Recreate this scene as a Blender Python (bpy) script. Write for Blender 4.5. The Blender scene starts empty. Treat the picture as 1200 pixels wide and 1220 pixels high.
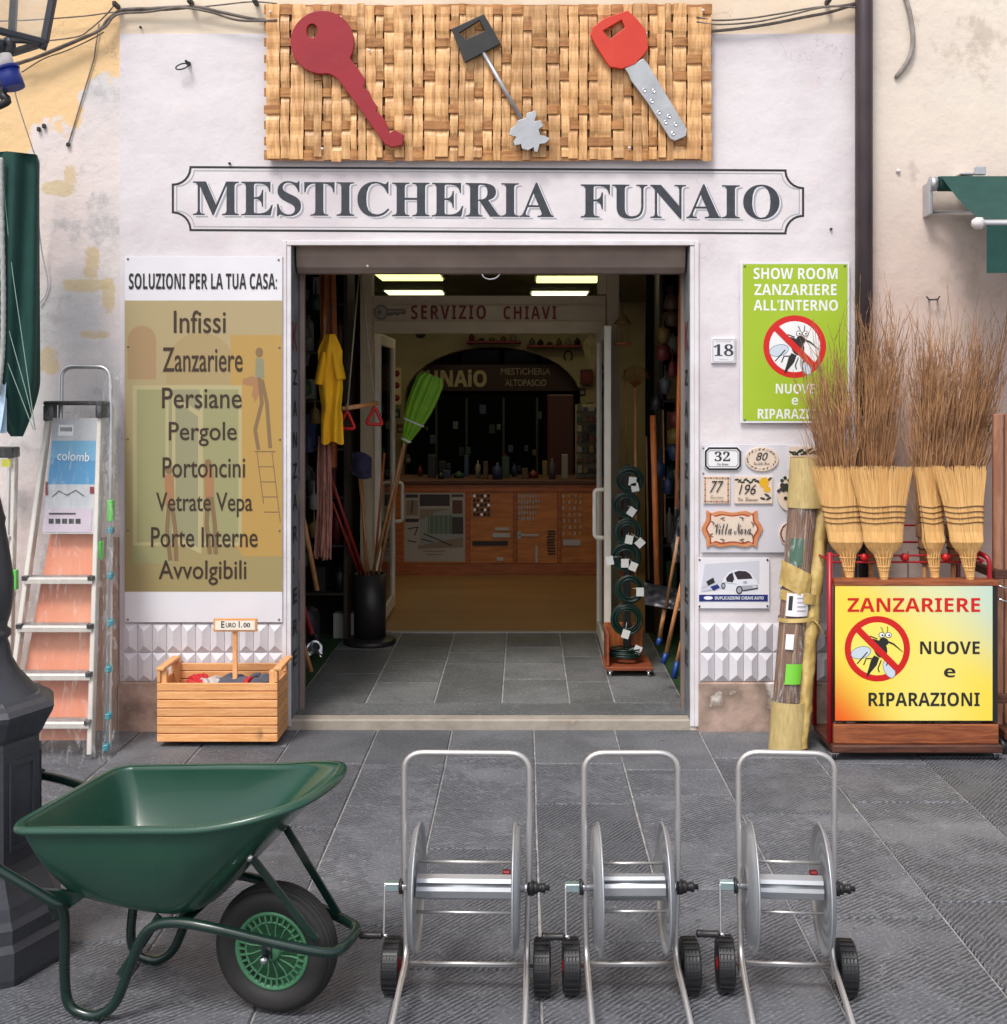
import bpy, bmesh, math, random
from mathutils import Vector, Matrix, noise

# ------------------------------------------------------------------ camera, light
sc = bpy.context.scene
COL = sc.collection
D, F, CX, HY, H = 5.6, 1400.0, 625.0, 470.0, 1.6
camd = bpy.data.cameras.new("camera"); cam = bpy.data.objects.new("camera", camd); COL.objects.link(cam)
cam.location = (0, -D, H); cam.rotation_euler = (math.radians(90), 0, 0)
camd.sensor_fit = 'HORIZONTAL'; camd.sensor_width = 36; camd.lens = 36 * F / 1200
camd.shift_x = -(CX - 600) / 1200; camd.shift_y = -(610 - HY) / 1200
camd.clip_start = .05; camd.clip_end = 500
sc.camera = cam
w = bpy.data.worlds.new("World"); sc.world = w; w.use_nodes = True
nt = w.node_tree; bg = nt.nodes['Background']
SUN = Vector((-.34, -.70, 1.15)).normalized()
sky = nt.nodes.new('ShaderNodeTexSky'); sky.sky_type = 'NISHITA'; sky.sun_disc = False
sky.sun_elevation = math.asin(SUN.z); sky.sun_rotation = math.atan2(SUN.x, SUN.y)
sky.air_density = 1.0; sky.dust_density = 3.0; sky.ozone_density = 1.0
hs = nt.nodes.new('ShaderNodeHueSaturation'); hs.inputs['Saturation'].default_value = .38
nt.links.new(sky.outputs[0], hs.inputs['Color']); nt.links.new(hs.outputs[0], bg.inputs[0])
bg.inputs[1].default_value = .13
sl = bpy.data.lights.new("sun", 'SUN'); sl.energy = 1.4; sl.angle = math.radians(15); sl.color = (1, .955, .9)
so = bpy.data.objects.new("sun", sl); COL.objects.link(so); so.rotation_euler = SUN.to_track_quat('Z', 'Y').to_euler()
vs = sc.view_settings; vs.view_transform = 'Standard'; vs.look = 'None'; vs.gamma = 1; vs.use_curve_mapping = False
vs.exposure = 0.52
sc.cycles.max_bounces = 8; sc.cycles.diffuse_bounces = 4; sc.cycles.transparent_max_bounces = 16
rnd = random.Random(7)

# ------------------------------------------------------------------ coordinates
def P(px, py, y=0.0):
    d = y + D; return Vector(((px - CX) * d / F, y, H - (py - HY) * d / F))
def G(px, py, z=0.0):
    d = (H - z) * F / (py - HY); return Vector(((px - CX) * d / F, d - D, z))
def XP(px, y=0.0): return (px - CX) * (y + D) / F
def ZP(py, y=0.0): return H - (py - HY) * (y + D) / F
def YG(py, z=0.0): return (H - z) * F / (py - HY) - D
def s(r, g, b, k=1.0):
    f = lambda c: (c / 12.92 if c <= .04045 else ((c + .055) / 1.055) ** 2.4)
    return tuple(f(c / 255) * k for c in (r, g, b))

# ------------------------------------------------------------------ materials
MATS = {}
def mat(name, c1, c2=None, scale=6.0, rough=.6, metal=0.0, bump=0.0, bscale=None, stretch=(1, 1, 1),
        spec=.5, var=0.0, c3=None, emis=None, coat=0.0, rv=0.0, detail=6, contrast=1.0, alpha=None):
    if name in MATS: return MATS[name]
    m = bpy.data.materials.new(name); m.use_nodes = True; MATS[name] = m
    n = m.node_tree.nodes; L = m.node_tree.links; b = n['Principled BSDF']
    b.inputs['Roughness'].default_value = rough; b.inputs['Metallic'].default_value = metal
    b.inputs['Specular IOR Level'].default_value = spec; b.inputs['Coat Weight'].default_value = coat
    tc = n.new('ShaderNodeTexCoord'); mp = n.new('ShaderNodeMapping'); mp.inputs['Scale'].default_value = stretch
    L.new(tc.outputs['Object'], mp.inputs[0])
    oi = n.new('ShaderNodeObjectInfo')
    off = n.new('ShaderNodeVectorMath'); off.operation = 'MULTIPLY_ADD'
    cb = n.new('ShaderNodeCombineXYZ')
    for i in range(3): L.new(oi.outputs['Random'], cb.inputs[i])
    L.new(cb.outputs[0], off.inputs[0]); off.inputs[1].default_value = (13, 7, 19) if var else (0, 0, 0)
    L.new(mp.outputs[0], off.inputs[2])
    col = None
    if c2 is not None:
        nz = n.new('ShaderNodeTexNoise'); nz.inputs['Scale'].default_value = scale; nz.inputs['Detail'].default_value = detail
        L.new(off.outputs[0], nz.inputs['Vector'])
        rp = n.new('ShaderNodeValToRGB')
        lo = .5 - .22 / contrast; hi = .5 + .22 / contrast
        rp.color_ramp.elements[0].position = lo; rp.color_ramp.elements[1].position = hi
        rp.color_ramp.elements[0].color = (*c1, 1); rp.color_ramp.elements[1].color = (*c2, 1)
        if c3 is not None:
            e = rp.color_ramp.elements.new(min(.97, hi + .07)); e.color = (*c3, 1)
        L.new(nz.outputs['Fac'], rp.inputs[0]); col = rp.outputs[0]
        if rv:
            mr = n.new('ShaderNodeMapRange'); L.new(nz.outputs['Fac'], mr.inputs[0])
            mr.inputs[1].default_value = .3; mr.inputs[2].default_value = .7
            mr.inputs[3].default_value = rough - rv; mr.inputs[4].default_value = rough + rv
            L.new(mr.outputs[0], b.inputs['Roughness'])
    if var:
        h = n.new('ShaderNodeHueSaturation')
        mr = n.new('ShaderNodeMapRange'); L.new(oi.outputs['Random'], mr.inputs[0])
        mr.inputs[3].default_value = 1 - var; mr.inputs[4].default_value = 1 + var
        L.new(mr.outputs[0], h.inputs['Value'])
        if col: L.new(col, h.inputs['Color'])
        else: h.inputs['Color'].default_value = (*c1, 1)
        col = h.outputs[0]
    if col: L.new(col, b.inputs['Base Color'])
    else: b.inputs['Base Color'].default_value = (*c1, 1)
    if bump:
        nb = n.new('ShaderNodeTexNoise'); nb.inputs['Scale'].default_value = bscale or scale * 6; nb.inputs['Detail'].default_value = 5
        L.new(off.outputs[0], nb.inputs['Vector'])
        bp = n.new('ShaderNodeBump'); bp.inputs['Strength'].default_value = 1; bp.inputs['Distance'].default_value = bump
        L.new(nb.outputs['Fac'], bp.inputs['Height']); L.new(bp.outputs[0], b.inputs['Normal'])
    if emis:
        b.inputs['Emission Color'].default_value = (*emis[0], 1); b.inputs['Emission Strength'].default_value = emis[1]
    if alpha is not None: b.inputs['Alpha'].default_value = alpha
    m.diffuse_color = (*c1, 1)
    return m

ORD = ['first', 'second', 'third', 'fourth', 'fifth', 'sixth', 'seventh', 'eighth', 'ninth', 'tenth', 'eleventh', 'twelfth', 'thirteenth', 'fourteenth', 'fifteenth', 'sixteenth']
ORD += ['seventeenth', 'eighteenth', 'nineteenth', 'twentieth'] + ['twenty-' + q for q in ORD[:9]]
def nodes(m):
    return m.node_tree.nodes, m.node_tree.links, m.node_tree.nodes['Principled BSDF']
def mth(n, L, op, a, b=None, c=None, clamp=False):
    x = n.new('ShaderNodeMath'); x.operation = op; x.use_clamp = clamp
    for i, v in enumerate((a, b, c)):
        if v is None: continue
        if isinstance(v, (int, float)): x.inputs[i].default_value = v
        else: L.new(v, x.inputs[i])
    return x.outputs[0]
def mixc(n, L, fac, a, b):
    x = n.new('ShaderNodeMix'); x.data_type = 'RGBA'
    if isinstance(fac, (int, float)): x.inputs[0].default_value = fac
    else: L.new(fac, x.inputs[0])
    for i, v in ((6, a), (7, b)):
        if isinstance(v, tuple): x.inputs[i].default_value = (*v, 1)
        else: L.new(v, x.inputs[i])
    return x.outputs[2]
def smooth(n, L, v, a, b):
    x = n.new('ShaderNodeMapRange'); x.interpolation_type = 'SMOOTHSTEP'; L.new(v, x.inputs[0])
    x.inputs[1].default_value = a; x.inputs[2].default_value = b; return x.outputs[0]
def nz(n, L, vec, scale, detail=5, rough=.55, dist=0):
    x = n.new('ShaderNodeTexNoise'); x.inputs['Scale'].default_value = scale; x.inputs['Detail'].default_value = detail
    x.inputs['Roughness'].default_value = rough; x.inputs['Distortion'].default_value = dist
    if vec is not None: L.new(vec, x.inputs['Vector'])
    return x.outputs['Fac']
def bumpn(n, L, b, h, dist):
    bp = n.new('ShaderNodeBump'); bp.inputs['Strength'].default_value = 1; bp.inputs['Distance'].default_value = dist
    L.new(h, bp.inputs['Height']); L.new(bp.outputs[0], b.inputs['Normal'])

def wall_mat(name, kind):
    m = bpy.data.materials.new(name); m.use_nodes = True; n, L, b = nodes(m)
    b.inputs['Roughness'].default_value = .85; b.inputs['Specular IOR Level'].default_value = .25
    tc = n.new('ShaderNodeTexCoord'); v = tc.outputs['Object']
    sx = n.new('ShaderNodeSeparateXYZ'); L.new(v, sx.inputs[0]); X, Z = sx.outputs[0], sx.outputs[2]
    big = nz(n, L, v, 1.6, 6); med = nz(n, L, v, 6, 6, .6); fine = nz(n, L, v, 42, 4)
    if kind == 'white':
        c = mixc(n, L, smooth(n, L, big, .40, .68), s(227, 221, 223), s(213, 204, 208))
        c = mixc(n, L, mth(n, L, 'MULTIPLY', smooth(n, L, med, .56, .72), .5), c, s(224, 208, 208))
        low = smooth(n, L, mth(n, L, 'ADD', Z, mth(n, L, 'MULTIPLY', med, .25)), .55, .18)
        c = mixc(n, L, mth(n, L, 'MULTIPLY', low, .7), c, s(196, 178, 160))
        hgt = mth(n, L, 'ADD', mth(n, L, 'MULTIPLY', big, 3.0), mth(n, L, 'MULTIPLY', fine, .10)); dist = .010
    elif kind == 'cream':
        c = mixc(n, L, smooth(n, L, big, .38, .66), s(238, 222, 200), s(228, 206, 180))
        hgt = mth(n, L, 'ADD', mth(n, L, 'MULTIPLY', big, 2.0), mth(n, L, 'MULTIPLY', fine, .1)); dist = .008
    elif kind == 'left':
        c = mixc(n, L, smooth(n, L, big, .40, .62), s(232, 218, 214), s(212, 208, 208))
        c = mixc(n, L, mth(n, L, 'MULTIPLY', smooth(n, L, nz(n, L, v, 3.2, 7, .7), .54, .64), .75), c, s(190, 184, 184))
        # old ochre distemper kept at the upper left, its edge broken
        e = mth(n, L, 'ADD', mth(n, L, 'SUBTRACT', mth(n, L, 'MULTIPLY', X, -1.1), 2.25), mth(n, L, 'MULTIPLY', mth(n, L, 'SUBTRACT', Z, 2.95), 1.15))
        e = mth(n, L, 'ADD', e, mth(n, L, 'MULTIPLY', mth(n, L, 'SUBTRACT', nz(n, L, v, 4.5, 7, .65), .5), 1.3))
        c = mixc(n, L, mth(n, L, 'MULTIPLY', smooth(n, L, e, .10, .19), .93), c, s(238, 200, 146))
        low = smooth(n, L, mth(n, L, 'ADD', Z, mth(n, L, 'MULTIPLY', med, .7)), 1.35, .5)
        c = mixc(n, L, mth(n, L, 'MULTIPLY', low, .6), c, s(190, 160, 138))
        for (px_, py_, rx_, ry_) in ((70, 224, 22, 9), (84, 208, 9, 12), (108, 313, 9, 18), (101, 340, 27, 7), (111, 398, 18, 5), (57, 430, 11, 15), (128, 350, 8, 20)):
            ddx = mth(n, L, 'DIVIDE', mth(n, L, 'SUBTRACT', X, XP(px_)), rx_ / 250); ddz = mth(n, L, 'DIVIDE', mth(n, L, 'SUBTRACT', Z, ZP(py_)), ry_ / 250)
            q4 = mth(n, L, 'ADD', mth(n, L, 'POWER', mth(n, L, 'ABSOLUTE', ddx), 3), mth(n, L, 'POWER', mth(n, L, 'ABSOLUTE', ddz), 3))
            q4 = mth(n, L, 'ADD', q4, mth(n, L, 'MULTIPLY', mth(n, L, 'SUBTRACT', nz(n, L, v, 11, 8, .75), .5), 7.5))
            c = mixc(n, L, mth(n, L, 'MULTIPLY', smooth(n, L, q4, 1.35, .55), .8), c, s(214, 192, 150))
        hgt = mth(n, L, 'ADD', mth(n, L, 'ADD', med, mth(n, L, 'MULTIPLY', big, 2)), mth(n, L, 'MULTIPLY', fine, .2)); dist = .010
    else:
        c = mixc(n, L, smooth(n, L, big, .38, .66), s(232, 220, 206), s(222, 208, 196))
        c = mixc(n, L, smooth(n, L, mth(n, L, 'ADD', Z, mth(n, L, 'MULTIPLY', big, .8)), 3.5, 2.3), c, s(214, 192, 182))
        c = mixc(n, L, mth(n, L, 'MULTIPLY', smooth(n, L, nz(n, L, v, 2.6, 7, .7), .55, .64), .55), c, s(186, 170, 156))
        hgt = mth(n, L, 'ADD', mth(n, L, 'ADD', mth(n, L, 'MULTIPLY', med, .6), mth(n, L, 'MULTIPLY', big, 2)), mth(n, L, 'MULTIPLY', fine, .15)); dist = .011
    # hairline cracks
    vo = n.new('ShaderNodeTexVoronoi'); vo.feature = 'DISTANCE_TO_EDGE'; vo.inputs['Scale'].default_value = 1.3
    dv = n.new('ShaderNodeVectorMath'); dv.operation = 'ADD'; L.new(v, dv.inputs[0])
    nn = n.new('ShaderNodeTexNoise'); nn.inputs['Scale'].default_value = 3; nn.inputs['Detail'].default_value = 6; L.new(v, nn.inputs['Vector'])
    L.new(nn.outputs['Color'], dv.inputs[1]); L.new(dv.outputs[0], vo.inputs['Vector'])
    ck = mth(n, L, 'MULTIPLY', smooth(n, L, vo.outputs['Distance'], .006, .0), smooth(n, L, big, .48, .58))
    c = mixc(n, L, mth(n, L, 'MULTIPLY', ck, .35), c, s(150, 138, 132))
    L.new(c, b.inputs['Base Color'])
    bumpn(n, L, b, hgt, dist); return m

def paving_mat(name, c1, c2, groove=True, period=.0155, ang=45):
    m = bpy.data.materials.new(name); m.use_nodes = True; n, L, b = nodes(m)
    b.inputs['Specular IOR Level'].default_value = .35
    tc = n.new('ShaderNodeTexCoord'); oi = n.new('ShaderNodeObjectInfo'); v = tc.outputs['Object']
    cb = n.new('ShaderNodeCombineXYZ')
    L.new(mth(n, L, 'MULTIPLY', oi.outputs['Random'], 17), cb.inputs[0]); L.new(mth(n, L, 'MULTIPLY', oi.outputs['Random'], 9), cb.inputs[1])
    ad = n.new('ShaderNodeVectorMath'); ad.operation = 'ADD'; L.new(v, ad.inputs[0]); L.new(cb.outputs[0], ad.inputs[1]); v2 = ad.outputs[0]
    big = nz(n, L, v2, 2.4, 6, .6); med = nz(n, L, v2, 11, 6, .65); fine = nz(n, L, v2, 90, 4, .6)
    c = mixc(n, L, smooth(n, L, big, .36, .66), c1, c2)
    c = mixc(n, L, mth(n, L, 'MULTIPLY', smooth(n, L, fine, .5, .72), .5), c, tuple(x * 2.2 for x in c2))
    c = mixc(n, L, mth(n, L, 'MULTIPLY', smooth(n, L, med, .60, .74), .35), c, tuple(x * 1.9 for x in c2))
    hue = n.new('ShaderNodeHueSaturation'); mr = n.new('ShaderNodeMapRange'); L.new(oi.outputs['Random'], mr.inputs[0])
    mr.inputs[3].default_value = .78; mr.inputs[4].default_value = 1.24; L.new(mr.outputs[0], hue.inputs['Value']); L.new(c, hue.inputs['Color']); c = hue.outputs[0]
    st = nz(n, L, v2, 1.1, 7, .7); c = mixc(n, L, mth(n, L, 'MULTIPLY', smooth(n, L, st, .52, .66), .38), c, tuple(a_ * b_ for a_, b_ in zip(c1, (.78, .68, .58))))
    vo = n.new('ShaderNodeTexVoronoi'); vo.inputs['Scale'].default_value = 7; L.new(v2, vo.inputs['Vector'])
    c = mixc(n, L, mth(n, L, 'MULTIPLY', smooth(n, L, mth(n, L, 'ADD', vo.outputs['Distance'], mth(n, L, 'MULTIPLY', med, .12)), .135, .115), .7), c, tuple(x * .5 for x in c1))
    v3 = n.new('ShaderNodeTexVoronoi'); v3.inputs['Scale'].default_value = 13; L.new(v2, v3.inputs['Vector'])
    c = mixc(n, L, mth(n, L, 'MULTIPLY', smooth(n, L, mth(n, L, 'ADD', v3.outputs['Distance'], mth(n, L, 'MULTIPLY', med, .12)), .105, .095), .8), c, tuple(x * 2.6 for x in c2))
    h = mth(n, L, 'ADD', mth(n, L, 'MULTIPLY', med, .5), mth(n, L, 'MULTIPLY', fine, .15))
    if groove:
        vr = n.new('ShaderNodeVectorRotate'); vr.rotation_type = 'Z_AXIS'; L.new(v2, vr.inputs['Vector'])
        a = mth(n, L, 'ADD', math.radians(ang) - .2, mth(n, L, 'MULTIPLY', oi.outputs['Random'], .4)); L.new(a, vr.inputs['Angle'])
        wv = n.new('ShaderNodeTexWave'); wv.wave_type = 'BANDS'; wv.bands_direction = 'X'; wv.wave_profile = 'SIN'
        wv.inputs['Scale'].default_value = .314 / period; wv.inputs['Distortion'].default_value = 2.6
        wv.inputs['Detail'].default_value = 3; wv.inputs['Detail Scale'].default_value = 1.6; wv.inputs['Detail Roughness'].default_value = .6
        L.new(vr.outputs[0], wv.inputs['Vector'])
        # tooling worn away in places
        msk = mth(n, L, 'MULTIPLY', smooth(n, L, nz(n, L, v2, 3.1, 5, .6), .64, .47), smooth(n, L, nz(n, L, v2, 26, 3, .6), .30, .52))
        g = mth(n, L, 'MULTIPLY', wv.outputs['Fac'], msk)
        h = mth(n, L, 'ADD', h, mth(n, L, 'MULTIPLY', g, .9))
        c = mixc(n, L, mth(n, L, 'MULTIPLY', g, .48), c, tuple(x * 1.7 for x in c2))
        inv = mth(n, L, 'MULTIPLY', mth(n, L, 'SUBTRACT', 1.0, wv.outputs['Fac']), msk)
        c = mixc(n, L, mth(n, L, 'MULTIPLY', smooth(n, L, inv, .42, .95), .58), c, tuple(x * .45 for x in c1))
    L.new(c, b.inputs['Base Color'])
    rr = n.new('ShaderNodeMapRange'); L.new(med, rr.inputs[0]); rr.inputs[3].default_value = .42; rr.inputs[4].default_value = .8
    L.new(rr.outputs[0], b.inputs['Roughness'])
    bumpn(n, L, b, h, .008); return m

def wood_mat(name, c1, c2, rough=.55, grain=(1, 1, 14), var=.12, scale=9, knots=False, coat=0):
    m = bpy.data.materials.new(name); m.use_nodes = True; n, L, b = nodes(m); MATS[name] = m
    b.inputs['Roughness'].default_value = rough; b.inputs['Coat Weight'].default_value = coat; b.inputs['Coat Roughness'].default_value = .25
    tc = n.new('ShaderNodeTexCoord'); oi = n.new('ShaderNodeObjectInfo'); mp = n.new('ShaderNodeMapping'); mp.inputs['Scale'].default_value = grain
    L.new(tc.outputs['Object'], mp.inputs[0])
    cb = n.new('ShaderNodeCombineXYZ')
    for i in range(3): L.new(mth(n, L, 'MULTIPLY', oi.outputs['Random'], 23 + i * 5), cb.inputs[i])
    ad = n.new('ShaderNodeVectorMath'); ad.operation = 'ADD'; L.new(mp.outputs[0], ad.inputs[0]); L.new(cb.outputs[0], ad.inputs[1])
    g = nz(n, L, ad.outputs[0], scale, 7, .62, .6)
    c = mixc(n, L, smooth(n, L, g, .36, .64), c1, c2)
    g2 = nz(n, L, ad.outputs[0], scale * 4.5, 4, .6)
    c = mixc(n, L, mth(n, L, 'MULTIPLY', smooth(n, L, g2, .54, .70), .4), c, tuple(x * .5 for x in c1))
    if knots:
        k = nz(n, L, tc.outputs['Object'], 7, 2, .4); c = mixc(n, L, mth(n, L, 'MULTIPLY', smooth(n, L, k, .68, .76), .7), c, tuple(x * .25 for x in c1))
    hue = n.new('ShaderNodeHueSaturation'); mr = n.new('ShaderNodeMapRange'); L.new(oi.outputs['Random'], mr.inputs[0])
    mr.inputs[3].default_value = 1 - var; mr.inputs[4].default_value = 1 + var; L.new(mr.outputs[0], hue.inputs['Value']); L.new(c, hue.inputs['Color'])
    L.new(hue.outputs[0], b.inputs['Base Color']); bumpn(n, L, b, mth(n, L, 'ADD', g, mth(n, L, 'MULTIPLY', g2, .4)), .0016)
    return m

# ------------------------------------------------------------------ mesh builder
def wm(o):
    return (wm(o.parent) @ o.matrix_basis) if o.parent else o.matrix_basis.copy()
def fillet(pts, r, n=6, closed=False):
    pts = [Vector(p) for p in pts]; out = []; N = len(pts)
    for i, p in enumerate(pts):
        if not closed and i in (0, N - 1): out.append(p); continue
        a = pts[(i - 1) % N]; c = pts[(i + 1) % N]; rr = r[i] if isinstance(r, (list, tuple)) else r
        u = (a - p); v = (c - p); k = min(rr, u.length * .49, v.length * .49)
        if k < 1e-5: out.append(p); continue
        p0 = p + u.normalized() * k; p1 = p + v.normalized() * k
        for j in range(n + 1):
            t = j / n; out.append((1 - t) ** 2 * p0 + 2 * t * (1 - t) * p + t * t * p1)
    return out
def cr(pts, n=6, closed=False):
    pts = [Vector(p) for p in pts]; N = len(pts); out = []
    rng = range(N) if closed else range(N - 1)
    for i in rng:
        if closed: a, b, c, d = pts[(i - 1) % N], pts[i], pts[(i + 1) % N], pts[(i + 2) % N]
        else: a, b, c, d = pts[max(i - 1, 0)], pts[i], pts[i + 1], pts[min(i + 2, N - 1)]
        for j in range(n):
            t = j / n
            out.append(.5 * ((2 * b) + (c - a) * t + (2 * a - 5 * b + 4 * c - d) * t * t + (3 * b - a - 3 * c + d) * t ** 3))
    if not closed: out.append(pts[-1])
    return out
class MB:
    def __init__(self): self.v = []; self.f = []; self.m = []; self.s = []
    def add(self, vs, fs, m=0, sm=False):
        k = len(self.v); self.v += [tuple(v) for v in vs]
        for f in fs: self.f.append(tuple(i + k for i in f)); self.m.append(m); self.s.append(sm)
        return self
    def box(self, x0, x1, y0, y1, z0, z1, c=0, m=0, M=None):
        x0, x1 = min(x0, x1), max(x0, x1); y0, y1 = min(y0, y1), max(y0, y1); z0, z1 = min(z0, z1), max(z0, z1)
        C = Vector(((x0 + x1) / 2, (y0 + y1) / 2, (z0 + z1) / 2)); h = Vector(((x1 - x0) / 2, (y1 - y0) / 2, (z1 - z0) / 2))
        return self._b(C, h, c, m, M)
    def _b(self, C, h, c, m, M, R=None):
        vs = []; fs = []
        c = min(c, h.x * .9, h.y * .9, h.z * .9)
        S = [(a, b, d) for a in (-1, 1) for b in (-1, 1) for d in (-1, 1)]
        if c <= 0:
            vs = [Vector((a * h.x, b * h.y, d * h.z)) for a, b, d in S]
            fs = [(0, 1, 3, 2), (4, 6, 7, 5), (0, 4, 5, 1), (2, 3, 7, 6), (0, 2, 6, 4), (1, 5, 7, 3)]
        else:
            ix = {}
            for q in S:
                for ax in range(3):
                    ix[(q, ax)] = len(vs)
                    vs.append(Vector([q[i] * (h[i] if i == ax else h[i] - c) for i in range(3)]))
            for ax in range(3):
                o = [i for i in range(3) if i != ax]
                for sg in (-1, 1):
                    fc = []
                    for (a, b) in ((-1, -1), (1, -1), (1, 1), (-1, 1)):
                        q = [0, 0, 0]; q[ax] = sg; q[o[0]] = a; q[o[1]] = b; fc.append(ix[(tuple(q), ax)])
                    fs.append(tuple(fc))
                for a in (-1, 1):
                    for b in (-1, 1):
                        q1 = [0, 0, 0]; q1[ax] = -1; q1[o[0]] = a; q1[o[1]] = b; q2 = list(q1); q2[ax] = 1
                        q1 = tuple(q1); q2 = tuple(q2)
                        fs.append((ix[(q1, o[0])], ix[(q2, o[0])], ix[(q2, o[1])], ix[(q1, o[1])]))
            for q in S: fs.append((ix[(q, 0)], ix[(q, 1)], ix[(q, 2)]))
        if R is not None: vs = [R @ v for v in vs]
        vs = [v + C for v in vs]
        if M is not None: vs = [M @ v for v in vs]
        return self.add(vs, fs, m)
    def bar(self, p0, p1, wd, th, up=(0, 0, 1), c=0, m=0):
        p0 = Vector(p0); p1 = Vector(p1); z = (p1 - p0); Ln = z.length; z.normalize()
        u = Vector(up); x = u.cross(z)
        if x.length < 1e-4: x = Vector((1, 0, 0)).cross(z)
        x.normalize(); y = z.cross(x)
        R = Matrix((x, y, z)).transposed()
        return self._b((p0 + p1) / 2, Vector((wd / 2, th / 2, Ln / 2)), c, m, None, R)
    def tube(self, pts, r, seg=10, closed=False, m=0, cap=True, fl=(1, 1), sm=True):
        pts = [Vector(p) for p in pts]; N = len(pts); vs = []; fs = []
        T = []
        for i in range(N):
            a = pts[(i - 1) % N] if (closed or i > 0) else pts[i]; b = pts[(i + 1) % N] if (closed or i < N - 1) else pts[i]
            t = b - a; T.append(t.normalized() if t.length > 1e-9 else Vector((0, 0, 1)))
        u = T[0].cross(Vector((0, 0, 1)))
        if u.length < 1e-3: u = T[0].cross(Vector((0, 1, 0)))
        u.normalize()
        for i in range(N):
            u = (u - T[i] * u.dot(T[i]))
            if u.length < 1e-6: u = T[i].orthogonal()
            u.normalize(); w_ = T[i].cross(u); rr = r[i] if isinstance(r, (list, tuple)) else r
            for j in range(seg):
                a = 2 * math.pi * j / seg; vs.append(pts[i] + (u * math.cos(a) * fl[0] + w_ * math.sin(a) * fl[1]) * rr)
        for i in range(N if closed else N - 1):
            k = (i + 1) % N
            for j in range(seg):
                j2 = (j + 1) % seg; fs.append((i * seg + j, i * seg + j2, k * seg + j2, k * seg + j))
        self.add(vs, fs, m, sm)
        if cap and not closed:
            k = len(self.v) - N * seg
            self.f.append(tuple(k + j for j in range(seg))); self.m.append(m); self.s.append(False)
            self.f.append(tuple(k + (N - 1) * seg + j for j in range(seg))); self.m.append(m); self.s.append(False)
        return self
    def lathe(self, prof, o=(0, 0, 0), axis=(0, 0, 1), seg=24, m=0, sm=True, a0=0.0, sc_=(1, 1)):
        o = Vector(o); z = Vector(axis).normalized(); x = Vector((1, 0, 0)) if abs(z.x) < .9 else Vector((0, 1, 0))
        x = (x - z * x.dot(z)).normalized(); y = z.cross(x); vs = []; fs = []
        for (r, h) in prof:
            for j in range(seg):
                a = a0 + 2 * math.pi * j / seg; vs.append(o + z * h + x * (r * math.cos(a) * sc_[0]) + y * (r * math.sin(a) * sc_[1]))
        for i in range(len(prof) - 1):
            for j in range(seg):
                j2 = (j + 1) % seg; fs.append((i * seg + j, i * seg + j2, (i + 1) * seg + j2, (i + 1) * seg + j))
        self.add(vs, fs, m, sm); k = len(self.v) - len(prof) * seg
        if prof[0][0] > 1e-4: self.f.append(tuple(k + j for j in range(seg))); self.m.append(m); self.s.append(False)
        if prof[-1][0] > 1e-4: self.f.append(tuple(k + (len(prof) - 1) * seg + j for j in range(seg))); self.m.append(m); self.s.append(False)
        return self
    def prism(self, poly, y0, y1, m=0):     # polygon of (x, z), extruded in y
        n = len(poly); vs = [(p[0], y0, p[1]) for p in poly] + [(p[0], y1, p[1]) for p in poly]
        fs = [tuple(range(n)), tuple(range(2 * n - 1, n - 1, -1))] + [(i, (i + 1) % n, n + (i + 1) % n, n + i) for i in range(n)]
        return self.add(vs, fs, m)
    def grid(self, fn, nu, nv, m=0, sm=True, thick=None):
        vs = [fn(i / nu, j / nv) for j in range(nv + 1) for i in range(nu + 1)]
        fs = [(j * (nu + 1) + i, j * (nu + 1) + i + 1, (j + 1) * (nu + 1) + i + 1, (j + 1) * (nu + 1) + i) for j in range(nv) for i in range(nu)]
        return self.add(vs, fs, m, sm)
    def jit(self, a, f=9, seed=0):
        o = Vector((seed * 3.1, seed * 1.7, seed * 5.3))
        self.v = [tuple(Vector(v) + noise.noise_vector(Vector(v) * f + o) * a) for v in self.v]; return self
    def build(self, name, mats, parent=None, local=False, normals=True, auto=None):
        me = bpy.data.meshes.new(name)
        vs = self.v
        if parent is not None and not local:
            W = wm(parent).inverted(); vs = [tuple(W @ Vector(v)) for v in vs]
        me.from_pydata(vs, [], self.f); me.update()
        me.polygons.foreach_set('material_index', self.m); me.polygons.foreach_set('use_smooth', self.s)
        if not isinstance(mats, (list, tuple)): mats = [mats]
        for x in mats: me.materials.append(x)
        if normals:
            bm = bmesh.new(); bm.from_mesh(me); bmesh.ops.recalc_face_normals(bm, faces=bm.faces); bm.to_mesh(me); bm.free()
        o = bpy.data.objects.new(name, me); COL.objects.link(o)
        if parent is not None: o.parent = parent
        return o
def tag(o, label=None, cat=None, group=None, kind=None):
    for k, v in (('label', label), ('category', cat), ('group', group), ('kind', kind)):
        if v is not None: o[k] = v
    return o
def thing(name, label, cat, loc=(0, 0, 0), rz=0.0, group=None, rot=None):
    o = bpy.data.objects.new(name, None); COL.objects.link(o); o.empty_display_size = .1
    o.location = loc; o.rotation_euler = rot if rot else (0, 0, rz)
    return tag(o, label, cat, group)
def piece(name, me, parent, loc=(0, 0, 0), rot=(0, 0, 0), scale=(1, 1, 1)):
    o = bpy.data.objects.new(name, me); COL.objects.link(o); o.parent = parent
    o.location = loc; o.rotation_euler = rot; o.scale = scale; return o
def copy_tree(o, parent=None):
    c = o.copy(); COL.objects.link(c); c.parent = parent
    for ch in [q for q in bpy.data.objects if q.parent == o]: copy_tree(ch, c)
    return c

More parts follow.
